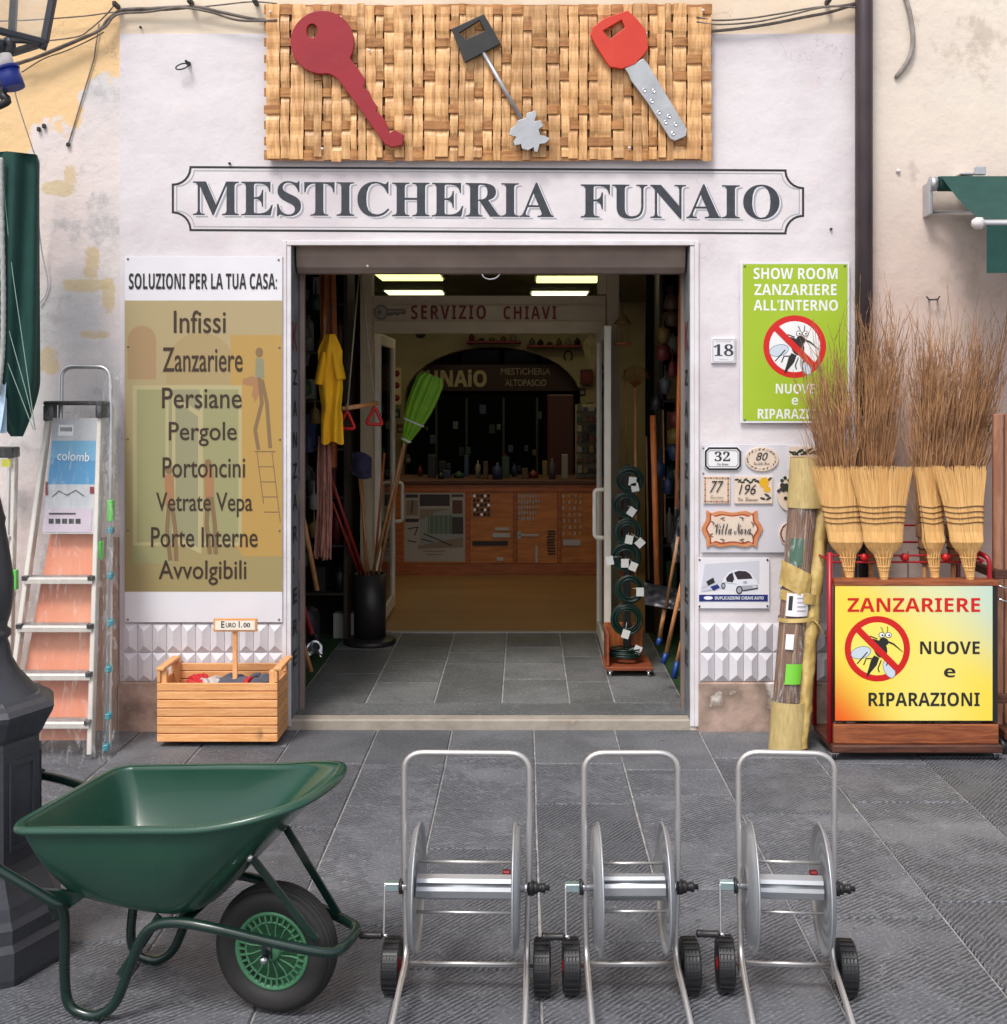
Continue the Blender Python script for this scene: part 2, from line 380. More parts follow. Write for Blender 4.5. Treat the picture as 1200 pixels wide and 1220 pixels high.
# ------------------------------------------------------------------ lettering and flat print
def mf(t, base, dig=None):
    out = ''
    for c in t:
        if 'A' <= c <= 'Z': out += chr(base + ord(c) - 65)
        elif 'a' <= c <= 'z': out += chr(base + 26 + ord(c) - 97)
        elif '0' <= c <= '9' and dig: out += chr(dig + int(c))
        else: out += c
    return out
SERIF = lambda t: mf(t, 0x1D400, 0x1D7CE)
BOLD = lambda t: mf(t, 0x1D5D4, 0x1D7EC)
SCRIPT = lambda t: mf(t, 0x1D4D0)
ITAL = lambda t: mf(t, 0x1D468)
def text2d(body, offset=0.0, spacing=1.0, shear=0.0):
    c = bpy.data.curves.new('t', 'FONT'); c.body = body; c.offset = offset; c.space_character = spacing; c.shear = shear; c.resolution_u = 4
    o = bpy.data.objects.new('t', c); COL.objects.link(o)
    me = bpy.data.meshes.new_from_object(o)
    vs = [tuple(v.co) for v in me.vertices]; fs = [tuple(p.vertices) for p in me.polygons]
    bpy.data.objects.remove(o); bpy.data.curves.remove(c); bpy.data.meshes.remove(me)
    return vs, fs
def text(name, body, O, U, V, m, parent, offset=0.0, spacing=1.0, shear=0.0, kind=None):
    vs, fs = text2d(body, offset, spacing, shear)
    x0 = min(v[0] for v in vs); x1 = max(v[0] for v in vs); y0 = min(v[1] for v in vs); y1 = max(v[1] for v in vs)
    O = Vector(O); U = Vector(U); V = Vector(V)
    mb = MB(); mb.add([O + U * ((v[0] - x0) / (x1 - x0)) + V * ((v[1] - y0) / (y1 - y0)) for v in vs], fs)
    return mb.build(name, m, parent, normals=False)
def tpx(name, body, a, b, t, bt, y, m, parent, slope=0.0, **k):
    O = P(a, bt, y); return text(name, body, O, P(b, bt + slope * (b - a), y) - O, P(a, t, y) - O, m, parent, **k)
class Draw:
    """flat print on a board: polygons in a plane, each a hair in front of the last"""
    def __init__(self, y, step=.00012, fn=None): self.y = y; self.step = step; self.k = 0; self.mb = MB(); self.fn = fn or P
    def poly(self, pts, m=0):
        y = self.y - self.k * self.step; self.k += 1
        self.mb.add([self.fn(a, b, y) for a, b in pts], [tuple(range(len(pts)))], m); return self
    def rect(self, a, b, c, d, m=0): return self.poly([(a, c), (b, c), (b, d), (a, d)], m)
    def ell(self, cx, cy, rx, ry, m=0, n=28, rot=0):
        ca, sa = math.cos(rot), math.sin(rot)
        return self.poly([(cx + rx * math.cos(t) * ca - ry * math.sin(t) * sa, cy + rx * math.cos(t) * sa + ry * math.sin(t) * ca) for t in (2 * math.pi * i / n for i in range(n))], m)
    def line(self, pts, wd, m=0, closed=False):
        y = self.y - self.k * self.step; self.k += 1; N = len(pts); A = []
        for i in range(N):
            a = pts[(i - 1) % N] if (closed or i) else pts[i]; b = pts[(i + 1) % N] if (closed or i < N - 1) else pts[i]
            p = pts[i]
            d1 = Vector((p[0] - a[0], p[1] - a[1])); d2 = Vector((b[0] - p[0], b[1] - p[1]))
            if d1.length < 1e-6: d1 = d2
            if d2.length < 1e-6: d2 = d1
            d1.normalize(); d2.normalize(); t = (d1 + d2)
            t = t.normalized() if t.length > 1e-4 else d1
            nn = Vector((-t.y, t.x)); k = 1 / max(.45, nn.dot(Vector((-d1.y, d1.x))))
            wi = (wd[i] if isinstance(wd, (list, tuple)) else wd) / 2 * k
            A.append((p[0] + nn.x * wi, p[1] + nn.y * wi)); A.append((p[0] - nn.x * wi, p[1] - nn.y * wi))
        fs = [(2 * i, 2 * ((i + 1) % N), 2 * ((i + 1) % N) + 1, 2 * i + 1) for i in range(N if closed else N - 1)]
        self.mb.add([self.fn(a, b, y) for a, b in A], fs, m); return self
    def build(self, name, mats, parent): return self.mb.build(name, mats, parent, normals=False)
def plate(name, loops, y, depth, m, parent, bevel=.002):
    """cut-out plate (first loop outline, others holes), px outlines in the plane y"""
    c = bpy.data.curves.new('p', 'CURVE'); c.dimensions = '2D'; c.fill_mode = 'BOTH'; c.extrude = depth / 2 - bevel; c.bevel_depth = bevel; c.bevel_resolution = 1
    c.offset = -bevel
    for lp in loops:
        sp = c.splines.new('POLY'); sp.points.add(len(lp) - 1); sp.use_cyclic_u = True
        for q, p in zip(sp.points, lp):
            v = P(p[0], p[1], y); q.co = (v.x, v.z, 0, 1)
    o = bpy.data.objects.new('p', c); COL.objects.link(o); me = bpy.data.meshes.new_from_object(o)
    vs = [Vector((v.co.x, y - v.co.z, v.co.y)) for v in me.vertices]; fs = [tuple(p.vertices) for p in me.polygons]
    bpy.data.objects.remove(o); bpy.data.curves.remove(c); bpy.data.meshes.remove(me)
    mb = MB(); mb.add(vs, fs); return mb.build(name, m, parent)
def arc(cx, cy, r, a0, a1, n=8):
    return [(cx + r * math.cos(math.radians(a0 + (a1 - a0) * i / n)), cy + r * math.sin(math.radians(a0 + (a1 - a0) * i / n))) for i in range(n + 1)]
def roundrect(a, b, c, d, r, n=4):
    return arc(b - r, c + r, r, -90, 0, n) + arc(b - r, d - r, r, 0, 90, n) + arc(a + r, d - r, r, 90, 180, n) + arc(a + r, c + r, r, 180, 270, n)

# ------------------------------------------------------------------ shared materials
white_wall = wall_mat('white_plaster', 'white'); cream_wall = wall_mat('cream_plaster', 'cream')
left_wall = wall_mat('old_plaster', 'left'); right_wall = wall_mat('beige_plaster', 'right')
stone = paving_mat('grooved_stone', (.094, .099, .113), (.146, .151, .168))
stone_flat = paving_mat('worn_stone', (.102, .106, .118), (.156, .159, .172), groove=False)
stone_in = paving_mat('smooth_stone', (.108, .112, .114), (.158, .160, .162), groove=False)
grout = mat('grout', s(184, 180, 178), s(128, 126, 128), 20, rough=.9, bump=.003)
ochre = mat('ochre_patch', s(212, 186, 140), s(222, 202, 166), 9, rough=.85, bump=.004)
white_paint = mat('white_paint', s(232, 228, 232), s(214, 206, 206), 9, rough=.45, bump=.0006, bscale=60)
white_board = mat('white_board', s(236, 234, 238), s(226, 222, 228), 3, rough=.35)
black_print = mat('black_print', s(38, 36, 38), rough=.5); dark_letter = mat('dark_letter', s(62, 66, 74), s(46, 50, 58), 30, rough=.55)
grey_letter = mat('grey_letter', s(168, 168, 174), rough=.6); brown_print = mat('brown_print', s(62, 44, 30), rough=.5)
red_print = mat('red_print', s(212, 30, 28), rough=.4); red_dark = mat('dark_red_print', s(130, 22, 30), rough=.5)
screw_m = mat('screw', (.25, .25, .25), rough=.4, metal=.9); nail_m = mat('nail', (.03, .03, .03), rough=.6)
galv = mat('galvanised_steel', (.56, .58, .61), (.44, .46, .49), 7, rough=.46, metal=.7, rv=.08, bump=.0003, bscale=40)
chrome = mat('chrome', (.72, .72, .73), rough=.16, metal=1)
alu = mat('aluminium', (.70, .70, .71), (.60, .60, .61), 12, rough=.34, metal=.9)
tube_m = mat('zinc_tube', (.74, .71, .69), (.62, .60, .60), 5, rough=.38, metal=.85)
rubber = mat('rubber', (.018, .017, .017), (.030, .027, .026), 12, rough=.62, bump=.0006, bscale=80)
black_plastic = mat('black_plastic', (.016, .016, .018), rough=.42)
red_plastic = mat('red_plastic', s(190, 22, 26), rough=.4)
dark_metal = mat('cast_iron', (.034, .037, .047), (.056, .060, .074), 5, rough=.45, metal=.0, bump=.002, bscale=45, spec=.5, c3=(.075, .068, .066), rv=.12)
green_tray = mat('green_enamel', (.016, .066, .042), (.020, .076, .050), 3, rough=.30, coat=.2, rv=.14, c3=(.05, .10, .085), bump=.0003, bscale=20)
green_tube = mat('green_tube', (.005, .020, .015), (.008, .028, .021), 12, rough=.28, coat=.3, rv=.1)
green_fabric = mat('green_canvas', (.007, .048, .040), (.011, .064, .053), 14, rough=.85, bump=.0008, bscale=300)
straw = mat('straw', s(236, 192, 126), s(214, 164, 98), 18, stretch=(6, 6, .6), rough=.6, c3=s(246, 220, 166))
straw_c = mat('straw_core', s(206, 160, 98), s(180, 132, 76), 18, stretch=(8, 8, .6), rough=.8)
twig_m = mat('twig', s(194, 146, 102), s(132, 94, 64), 9, rough=.75, c3=s(220, 178, 132))
pine = wood_mat('pine', s(244, 182, 122), s(228, 160, 100), grain=(1.4, 14, 14), scale=4, knots=True)
pine_v = wood_mat('pine_upright', s(240, 180, 122), s(220, 156, 98), grain=(14, 14, 1.4), scale=4)
brown_wood = wood_mat('brown_wood', s(168, 96, 56), s(128, 66, 38), grain=(1.2, 12, 12), scale=5, knots=True)
dark_wood = wood_mat('dark_wood', s(96, 54, 38), s(64, 36, 27), grain=(1.2, 12, 12), scale=5)
handle_wood = wood_mat('handle_wood', s(206, 150, 98), s(178, 118, 70), grain=(14, 14, 1.2), scale=5, var=.2)
orange_wood = wood_mat('orange_wood', s(196, 110, 52), s(160, 84, 38), grain=(14, 14, 1.2), scale=5, var=.15)
# ================================================================== THE SETTING
g = MB().box(-60, 60, -60, 60, -.4, -.007); ground = tag(g.build('ground', grout), kind='structure')
pave = bpy.data.objects.new('pavement', None); COL.objects.link(pave); tag(pave, kind='structure')
cols = [-3.9, -3.45, -3.02, -2.62, -2.2, -1.82, -1.47, -1.08, -.70, -.345, .045, .43, .83, 1.285, 1.745, 2.15, 2.6, 3.0, 3.45, 3.9]
known = {9: [1011, 1155], 8: [910, 1102], 10: [958, 1122], 11: [947, 1060], 12: [970, 1093], 13: [956, 1075], 7: [985, 1102], 5: [930, 1090]}
for i in range(len(cols) - 1):
    ys = [YG(q) for q in known.get(i, [])]; r = random.Random(i * 5 + 1)
    if ys and ys[0] < -.45: ys = [YG(903 + (i % 3) * 7)] + ys
    if not ys: ys = [-.25 - r.random() * .5]
    edges = [0.02] + [y for y in ys if y < -.06]
    while edges[-1] > -3.7: edges.append(edges[-1] - r.uniform(.5, .85))
    for a, b in zip(edges[:-1], edges[1:]):
        gp = .0035
        x0, x1 = cols[i] + gp, cols[i + 1] - gp; y0, y1 = b + gp, a - gp
        cx, cy = (x0 + x1) / 2, (y0 + y1) / 2
        mb = MB().box(-(x1 - x0) / 2, (x1 - x0) / 2, -(y1 - y0) / 2, (y1 - y0) / 2, -.03, 0, c=.004)
        o = mb.build('paving_slab', stone_flat if y1 > -.1 else stone, None); o.parent = pave
        o.location = (cx, cy, r.uniform(-.0012, .0012)); o.rotation_euler = (r.uniform(-.002, .002), r.uniform(-.002, .002), r.uniform(-.004, .004))

# vestibule floor
vf = MB().box(-1.9, 1.55, .09, 2.06, -.3, .045).build('vestibule_floor', grout); tag(vf, kind='structure')
tc_ = [-1.155, -.80, -.455, -.114, .228, .455, .80]
rows = [[.30, .93, 1.55, 2.04], [.30, .72, 1.25, 1.60, 2.04], [.30, 1.16, 1.45, 2.04], [.30, .80, 1.16, 1.62, 2.04], [.30, .74, 1.35, 2.04], [.30, .98, 1.62, 2.04]]
for i in range(6):
    for a, b in zip(rows[i][:-1], rows[i][1:]):
        x0, x1 = tc_[i] + .003, tc_[i + 1] - .003
        mb = MB().box(x0 + .001, x1 - .001, a + .004, b - .004, .03, .05 + rnd.uniform(-.0008, .0008), c=.003); mb.build('floor_tile', stone_in, vf)
st_step = mat('worn_limestone', s(176, 166, 152), s(150, 140, 128), 7, rough=.8, bump=.004, bscale=30, c3=s(196, 176, 150))
mb = MB().box(-1.15, .82, 0.0, .085, -.02, .052, c=.008).jit(.003, 6); mb.build('threshold_edge', st_step, vf)
mb = MB()
for k in range(19): mb.box(-1.14, .80, .09 + k * .011, .0965 + k * .011, .03, .0515)
mb.build('grooved_strip', stone_in, vf)
# synthetic turf
turf_m = mat('turf', (.012, .045, .012), (.03, .075, .02), 40, rough=.9)
mb = MB()
for (xa, xb) in ((-1.88, -1.158), (.803, 1.5)):
    mb.box(xa, xb, .19, 2.03, .045, .052)
    for k in range(2600):
        x = rnd.uniform(xa, xb); y = rnd.uniform(.19, 2.0); a = rnd.uniform(0, 6.28); h = rnd.uniform(.008, .02)
        mb.add([(x - .0015 * math.cos(a), y - .0015 * math.sin(a), .052), (x + .0015 * math.cos(a), y + .0015 * math.sin(a), .052), (x + rnd.uniform(-.008, .008), y + rnd.uniform(-.008, .008), .052 + h)], [(0, 1, 2)])
tag(mb.build('artificial_turf', turf_m, normals=False), kind='stuff')

# inner room floor
floor_in = mat('varnished_floor', (.36, .20, .075), (.27, .15, .055), 1.6, rough=.34, stretch=(1, 3, 1), bump=.0006, bscale=6)
fi = tag(MB().box(-3, 3, 2.075, 10, -.1, .047).build('shop_floor', floor_in), kind='structure')
MB().box(-1.0, .62, 2.04, 2.074, .03, .058, c=.003).build('door_sill', alu, fi)

# ================================================================== SHOP BUILDING
shop = thing('shop_building', 'white plastered shop front around the wide open shop entrance', 'building')
XL, XR = XP(346.5), XP(822.5); ZT = ZP(291)
x142, x1019 = XP(142), XP(1030)
def ring(px0, px1, py0, py1, y0, y1, name, m):
    z1 = ZP(py0) if py0 is not None else 6.5; z0 = ZP(py1)
    pl = [(px0, z0), (px0, z1), (px1, z1), (px1, z0), (XR, z0), (XR, ZT), (XL, ZT), (XL, z0)]
    return MB().prism(pl, y0, y1).build(name, m, shop)
ring(x142, x1019, None, 872, .006, .18, 'wall', cream_wall)
ring(XP(142.5), XP(1019), 40, 872, 0, .005, 'painted_panel', white_wall)
# worn base plinth
plinth_m = mat('worn_plinth', s(186, 160, 146), s(138, 118, 106), 7, rough=.9, bump=.010, bscale=14, c3=s(220, 210, 202), contrast=2.0)
MB().box(XP(142), XP(338), -.022, -.0005, -.02, ZP(812), c=.006).jit(.004, 5).build('plinth', plinth_m, shop)
MB().box(XP(832), XP(1019), -.022, -.0005, -.02, ZP(812), c=.006).jit(.004, 5).build('plinth', plinth_m, shop)
# diamond relief tiles
tile_m = mat('relief_tile_paint', s(226, 222, 226), s(208, 204, 210), 5, rough=.6, var=.03, bump=.001, bscale=40)
tw, th_ = 17.2 / 250, 34.4 / 250
def relief():
    mb = MB(); a, b = tw / 2 - .001, th_ / 2 - .001
    v = [(-a, 0, -b), (a, 0, -b), (a, 0, b), (-a, 0, b), (-a, -.006, -b), (a, -.006, -b), (a, -.006, b), (-a, -.006, b), (0, -.028, -b + .034), (0, -.028, b - .034)]
    f = [(0, 1, 5, 4), (1, 2, 6, 5), (2, 3, 7, 6), (3, 0, 4, 7), (4, 5, 8), (5, 6, 9, 8), (6, 7, 9), (7, 4, 8, 9)]
    mb.add(v, f); o = mb.build('relief_tile', tile_m, None); return o
rt = relief(); first = True
def place_tiles(a, n):
    global first
    for i in range(n):
        for j in range(2):
            x = XP(a + 17.25 * (i + .5)); z = ZP(742 + 34.8 * (j + .5))
            if first: o = rt; o.parent = shop; first = False
            else: o = piece('relief_tile', rt.data, shop)
            o.location = (x, -.001, z)
place_tiles(147.5, 11); place_tiles(834, 10)
# door trim, white angle with a raised lip
mb = MB(); TZ = ZP(287)
mb.box(XP(337), XP(342), -.012, -.0005, 0.02, TZ, c=.002).box(XP(342), XP(347), -.007, -.0005, .02, TZ - .022, c=.001)
mb.build('door_trim', white_paint, shop)
MB().box(XP(342.2), XP(827), -.012, -.0005, TZ - .022, TZ, c=.002).build('door_trim', white_paint, shop)
MB().box(XP(827.2), XP(832.5), -.012, -.0005, .02, TZ, c=.002).box(XP(822.3), XP(827), -.007, -.0005, .02, TZ - .024, c=.001).build('door_trim', white_paint, shop)
# jamb linings
jamb_m = mat('jamb_paint', s(138, 142, 146), s(104, 108, 112), 8, rough=.6)
jl = MB().box(XL - .01, XL + .004, .006, .178, .05, ZT, c=.001).build('jamb_lining', jamb_m, shop)
jr = MB().box(XR - .004, XR + .01, .006, .178, .05, ZT, c=.001).build('jamb_lining', jamb_m, shop)
ox = XL + .0055
text('jamb_letter', 'K', (ox, .02, ZP(418, .1)), (0, .13, 0), (0, 0, .14), red_dark, jl, offset=.01)
for i, ch in enumerate('ZANZARIERE'):
    zc = ZP(448 + i * 37, .1)
    text('jamb_letter', BOLD(ch), (ox, .03, zc - .045), (0, .10 if ch != 'I' else .03, 0), (0, 0, .075), black_print, jl)
text('jamb_letter', 'K', (XR - .0055, .15, ZP(418, .1)), (0, -.13, 0), (0, 0, .14), red_dark, jr, offset=.01)
for i, ch in enumerate('ZANZARIERE'):
    zc = ZP(448 + i * 37, .1)
    text('jamb_letter', BOLD(ch), (XR - .0055, .15, zc - .045), (0, -.10 if ch != 'I' else -.03, 0), (0, 0, .075), black_print, jr)
# rolled shutter
shut_m = mat('shutter_steel', s(150, 132, 122), s(124, 108, 100), 5, rough=.55, metal=.2, bump=.001, bscale=30)
zb = ZP(327, .12)
mb = MB(); prof = [(.06, ZT + .02), (.06, zb + .085), (.075, zb + .03), (.10, zb + .004), (.125, zb), (.15, zb + .004), (.17, ZT + .02)]
mb.v = []; n_ = len(prof)
mb.add([(XL + .014, a, b) for a, b in prof] + [(XR - .014, a, b) for a, b in prof], [(i, i + 1, n_ + i + 1, n_ + i) for i in range(n_ - 1)] + [tuple(range(n_)), tuple(range(n_, 2 * n_))], sm=False)
sh = mb.build('rolling_shutter', shut_m, shop)
MB().tube(fillet([P(574, 326, .10), P(577, 331, .10), P(584, 333, .10), P(592, 331, .10), P(596, 326, .10)], .01), .004, 6).build('pull_ring', alu, sh)
MB().lathe([(0, 0), (.006, .002), (.006, .006), (0, .008)], P(438, 317, .05), (0, -1, 0), 8).build('rivet', white_paint, sh)
for px in (356, 817):
    MB().box(XP(px, .1) - .012, XP(px, .1) + .012, .182, .21, .05, ZT - .0).build('shutter_guide', shut_m, shop)
# little things on the wall
for (px, py) in ((274, 195), (168, 33), (168, 33 + 300), (990, 273), (1012, 612), (930, 687)):
    MB().lathe([(.006, 0), (.006, .012), (0, .014)], P(px, py, -.001), (0, -1, 0), 8).build('nail', nail_m, shop)
for (px, py, a) in ((60, 151, .0),):
    pass
# interior of the vestibule
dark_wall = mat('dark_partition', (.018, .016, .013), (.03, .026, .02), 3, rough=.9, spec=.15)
ceil_m = mat('ceiling_paint', (.24, .225, .15), (.20, .185, .12), 2, rough=.8)
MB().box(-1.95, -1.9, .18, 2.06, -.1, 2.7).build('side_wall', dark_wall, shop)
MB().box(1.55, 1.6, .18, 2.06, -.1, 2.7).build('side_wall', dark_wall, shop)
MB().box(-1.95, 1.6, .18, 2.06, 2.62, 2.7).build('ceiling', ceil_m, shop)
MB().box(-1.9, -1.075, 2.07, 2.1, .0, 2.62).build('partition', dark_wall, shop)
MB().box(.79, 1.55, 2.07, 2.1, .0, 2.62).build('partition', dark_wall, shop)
# inner room
yel_wall = mat('yellow_wall', (.52, .43, .25), (.42, .34, .20), 3, rough=.8)
MB().box(-3, 3, 2.1, 10, 2.62, 2.72).build('ceiling', ceil_m, shop)
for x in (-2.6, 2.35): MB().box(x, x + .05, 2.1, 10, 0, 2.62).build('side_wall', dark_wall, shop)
# back wall with the wide arch
YB = 7.4; cxA = XP(587, YB); hwA = (XP(692, YB) - XP(482, YB)) / 2; zs = ZP(475, YB); zt = ZP(413, YB)
ar = [(cxA + hwA * math.cos(math.radians(t)), zs + (zt - zs) * math.sin(math.radians(t))) for t in range(0, 181, 10)]
pl = [(2.35, 0.04), (2.35, 2.62), (-2.55, 2.62), (-2.55, .04), (ar[-1][0], .04)] + ar[::-1] + [(ar[0][0], .04)]
MB().prism(pl, YB, YB + .25).build('back_wall', yel_wall, shop)
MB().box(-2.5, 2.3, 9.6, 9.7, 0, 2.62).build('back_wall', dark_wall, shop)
pane_m = mat('dim_window', s(84, 98, 112), s(60, 72, 84), 3, rough=.3)  # blue-grey of reflected sky is put into the pane colour
for a, b in ((505, 545), (549, 596), (600, 640), (644, 668)): MB().box(XP(a, 9.5), XP(b, 9.5), 9.5, 9.55, ZP(437, 9.5), ZP(416, 9.5), c=.01).build('rear_window', pane_m, shop)
# glazed screen: posts, header, transom
post_m = mat('beige_post', s(212, 192, 158), s(196, 176, 144), 8, rough=.5)
YS = 2.04
for a, b in ((429, 443.5), (723, 738)):
    MB().box(XP(a, YS - .1), XP(b, YS - .1), YS - .1, YS + .02, .05, 2.62, c=.004).build('screen_post', post_m, shop)
hd = MB().box(XP(444, YS - .07) + .002, XP(722, YS - .07), YS - .07, YS + .02, ZP(397, YS - .07), ZP(352, YS - .07), c=.004).build('header_board', post_m, shop)
MB().box(XP(446, YS), XP(720, YS), YS - .082, YS - .071, ZP(366, YS - .08), ZP(363.5, YS - .08)).box(XP(446, YS), XP(720, YS), YS - .082, YS - .071, ZP(384.5, YS - .08), ZP(382.5, YS - .08)).build('header_moulding', post_m, hd)
MB().box(XP(723, YS) - .06, XP(723, YS) - .001, YS - .05, YS + .02, ZP(352, YS) + .002, 2.62, c=.003).build('screen_post', post_m, shop)
yl = YS - .0835
tpx('lettering', BOLD('SERVIZIO'), 490, 579, 363.5, 380.5, yl, red_dark, hd, spacing=1.25)
tpx('lettering', BOLD('CHIAVI'), 600, 663, 364.5, 380.5, yl, red_dark, hd, spacing=1.25)
kd = Draw(yl); grey_k = mat('grey_key_print', s(120, 112, 96), rough=.6); lt_k = mat('pale_key_print', s(170, 156, 130), rough=.6)
kd.ell(454, 372, 8.5, 9, 0).ell(454, 372, 6.8, 7.2, 1).ell(452, 372, 2.2, 2.6, 0)
kd.poly([(461, 368.5), (482, 369), (484.5, 371), (482, 375), (477, 374), (474, 376.5), (470, 374.5), (466, 376.5), (461, 376)], 0)
kd.poly([(462, 370), (481, 370.3), (482, 371.5), (462, 372.5)], 1); kd.build('key_emblem', [grey_k, lt_k], hd)
glass = bpy.data.materials.new('door_glass'); glass.use_nodes = True; n, L, b = nodes(glass)
tr = n.new('ShaderNodeBsdfTransparent'); gl = n.new('ShaderNodeBsdfGlossy'); gl.inputs['Roughness'].default_value = .02
mx = n.new('ShaderNodeMixShader'); lw = n.new('ShaderNodeFresnel'); lw.inputs[0].default_value = 1.45
tr.inputs[0].default_value = (.80, .84, .80, 1); L.new(lw.outputs[0], mx.inputs[0]); L.new(tr.outputs[0], mx.inputs[1]); L.new(gl.outputs[0], mx.inputs[2])
L.new(mx.outputs[0], n['Material Output'].inputs[0])
MB().box(XP(446, YS), XP(716, YS), YS - .01, YS - .004, ZP(351, YS), 2.615).build('transom_pane', glass, shop)

# door leaves folded inwards
ivory = mat('ivory_frame', s(238, 230, 216), s(224, 214, 198), 8, rough=.4)
def leaf(x, side, label, y0, y1, yh):
    t = thing('glass_door', label, 'door', (x, y0, .055)); z0, z1 = .065, 2.0
    for (a, b, c, d) in ((y0, y0 + .05, z0, z1), (y1 - .05, y1, z0, z1)): MB().box(x - .02, x + .02, a, b, c, d, c=.003).build('door_stile', ivory, t)
    for (c, d) in ((z0, z0 + .09), (z1 - .07, z1)): MB().box(x - .019, x + .019, y0 + .051, y1 - .051, c, d, c=.003).build('door_rail', ivory, t)
    MB().box(x - .004, x + .004, y0 + .052, y1 - .052, z0 + .092, z1 - .072).build('door_pane', glass, t)
    zh = ZP(612 if side < 0 else 598, yh); xo = x + side * .075
    MB().tube(fillet([(x + side * .02, yh, zh + .14), (xo, yh, zh + .14), (xo, yh, zh - .14), (x + side * .02, yh, zh - .14)], .045), .0125, 10).build('door_handle', ivory, t)
    return t
leaf(-.962, 1, 'glass door leaf folded inwards on the left, behind the black bucket of canes', YS + .05, YS + .93, YS + .90)
leaf(.482, -1, 'glass door leaf swung outwards on the right with its D handle, behind the wire coils', 1.20, YS - .09, 1.23)

# ceiling light panels
lamp_m = mat('lit_tube', (.9, .9, .4), emis=((1.0, .93, .36), 2.1)); lamp2_m = mat('lit_tube_far', (.9, .9, .5), emis=((1.0, .95, .55), 2.0))
for (a, b, c, d, lb, mm) in ((447, 523, 326, 333, 'nearer left ceiling light above the key service board', lamp_m), (640, 715, 329, 335.5, 'nearer right ceiling light above the key service board', lamp_m),
                     (458, 526, 346, 350, 'farther left ceiling light just above the key service board', lamp2_m), (634, 701, 347, 351, 'farther right ceiling light just above the key service board', lamp2_m)):
    z = 2.6; y0 = (z - H) * F / (HY - c) - D; y1 = (z - H) * F / (HY - d) - D
    if y0 > y1: y0, y1 = y1, y0
    t = thing('ceiling_light', lb, 'ceiling light', (XP((a + b) / 2, y0), (y0 + y1) / 2, 2.6), group='lit ceiling lights in the shop')
    xa, xb = XP(a, y0), XP(b, y0)
    MB().box(xa - .02, xb + .02, y0 - .02, y1 + .02, z + .001, z + .019, c=.003).build('light_housing', white_paint, t)
    MB().box(xa, xb, y0, y1, z - .012, z, c=.003).build('light_diffuser', mm, t)

for (cx_, cy_, cz_, lb_) in ((-.9, 3.3, 2.6, 'left added ceiling light, unseen behind the header, brightening the shop'), (.5, 3.3, 2.6, 'right added ceiling light, unseen behind the header, brightening the shop')):  # two added lamps, out of sight behind the header, to brighten the interior
    t = thing('ceiling_light', lb_, 'ceiling light', (cx_, cy_, cz_), group='lit ceiling lights in the shop')
    MB().box(cx_ - .32, cx_ + .32, cy_ - .24, cy_ + .24, cz_ + .001, cz_ + .019, c=.003).build('light_housing', white_paint, t)
    MB().box(cx_ - .30, cx_ + .30, cy_ - .22, cy_ + .22, cz_ - .012, cz_, c=.003).build('light_diffuser', mat('lit_tube_front', (.9, .8, .6), emis=((1.0, .80, .50), 3.2)), t)
# ================================================================== NEIGHBOURING HOUSES
lh = thing('neighbouring_house', 'house wall left of the shop with peeling pinkish plaster and ochre remains', 'building')
MB().box(-9, XP(142) - .002, .012, .5, -.02, 6.5).build('wall', left_wall, lh)
pd = random.Random(3)
def patch(cx, cy, rx, ry, rot=0, sq=.5):
    n = 26; pts = []
    for i in range(n):
        a = 2 * math.pi * i / n; ca, sa = math.cos(a), math.sin(a)
        k = (abs(ca) ** 3 + abs(sa) ** 3) ** (-1 / 3); k = k * (1 + pd.uniform(-.13, .13))
        x, y = rx * ca * k, ry * sa * k
        pts.append((cx + x * math.cos(rot) - y * math.sin(rot), cy + x * math.sin(rot) + y * math.cos(rot)))
    mb = MB(); mb.prism([(XP(a), ZP(b)) for a, b in pts], .0065, .012); return mb.build('plaster_patch', ochre, lh)

MB().box(XP(62), XP(141), -.01, .0115, -.02, ZP(640), c=.004).jit(.003, 6).build('plinth', mat('left_plinth', s(186, 150, 126), s(160, 132, 112), 6, rough=.9, bump=.006, bscale=16, c3=s(200, 176, 158)), lh)
MB().tube([P(118, 28, .0), P(112, 70, .004), P(100, 110, .004), P(88, 150, .006), P(82, 170, .004)], .003, 6).build('loose_wire', mat('old_cable', s(128, 120, 116), s(96, 90, 88), 30, rough=.8), lh)
for (px, py) in ((81, 172), (52, 150), (46, 154)): MB().box(XP(px) - .008, XP(px) + .008, -.006, .0115, ZP(py) - .01, ZP(py) + .01, c=.003).jit(.003, 40, px).build('wall_stub', nail_m, lh)
MB().tube(cr([P(47, 185, -.1), P(46, 260, -.06), P(50, 300, -.02), P(57, 335, 0), P(54, 352, .004), P(46, 362, .0)], 5), .003, 6).build('loose_wire', mat('white_wire', s(200, 198, 196), rough=.5), lh)
rh = thing('neighbouring_house', 'house wall right of the brown drainpipe with cream plaster turning pinkish lower down', 'building')
MB().box(x1019 + .002, 12, .010, .5, -.02, 6.5).build('wall', right_wall, rh)
MB().box(XP(1036), 12, -.02, .0095, -.02, ZP(760), c=.004).jit(.003, 5).build('plinth', plinth_m, rh)
MB().tube(cr([P(1078, -6, .0), P(1084, 15, -.01), P(1088, 45, -.012), P(1083, 70, -.01), P(1067, 93, .002)], 5), [.011] * 10 + [.012] * 10 + [.007], 8).build('conduit', mat('cement_conduit', s(168, 160, 152), s(132, 124, 118), 30, rough=.9, bump=.002, bscale=80), rh)
MB().tube([P(1104, 353, -.03), P(1107, 357, -.03), P(1117, 357, -.03), P(1120, 353, -.03)], .004, 6).tube([P(1107, 357, -.03), P(1107, 357, .01)], .004, 6).tube([P(1117, 357, -.03), P(1117, 357, .01)], .004, 6).build('wall_hook', nail_m, rh)
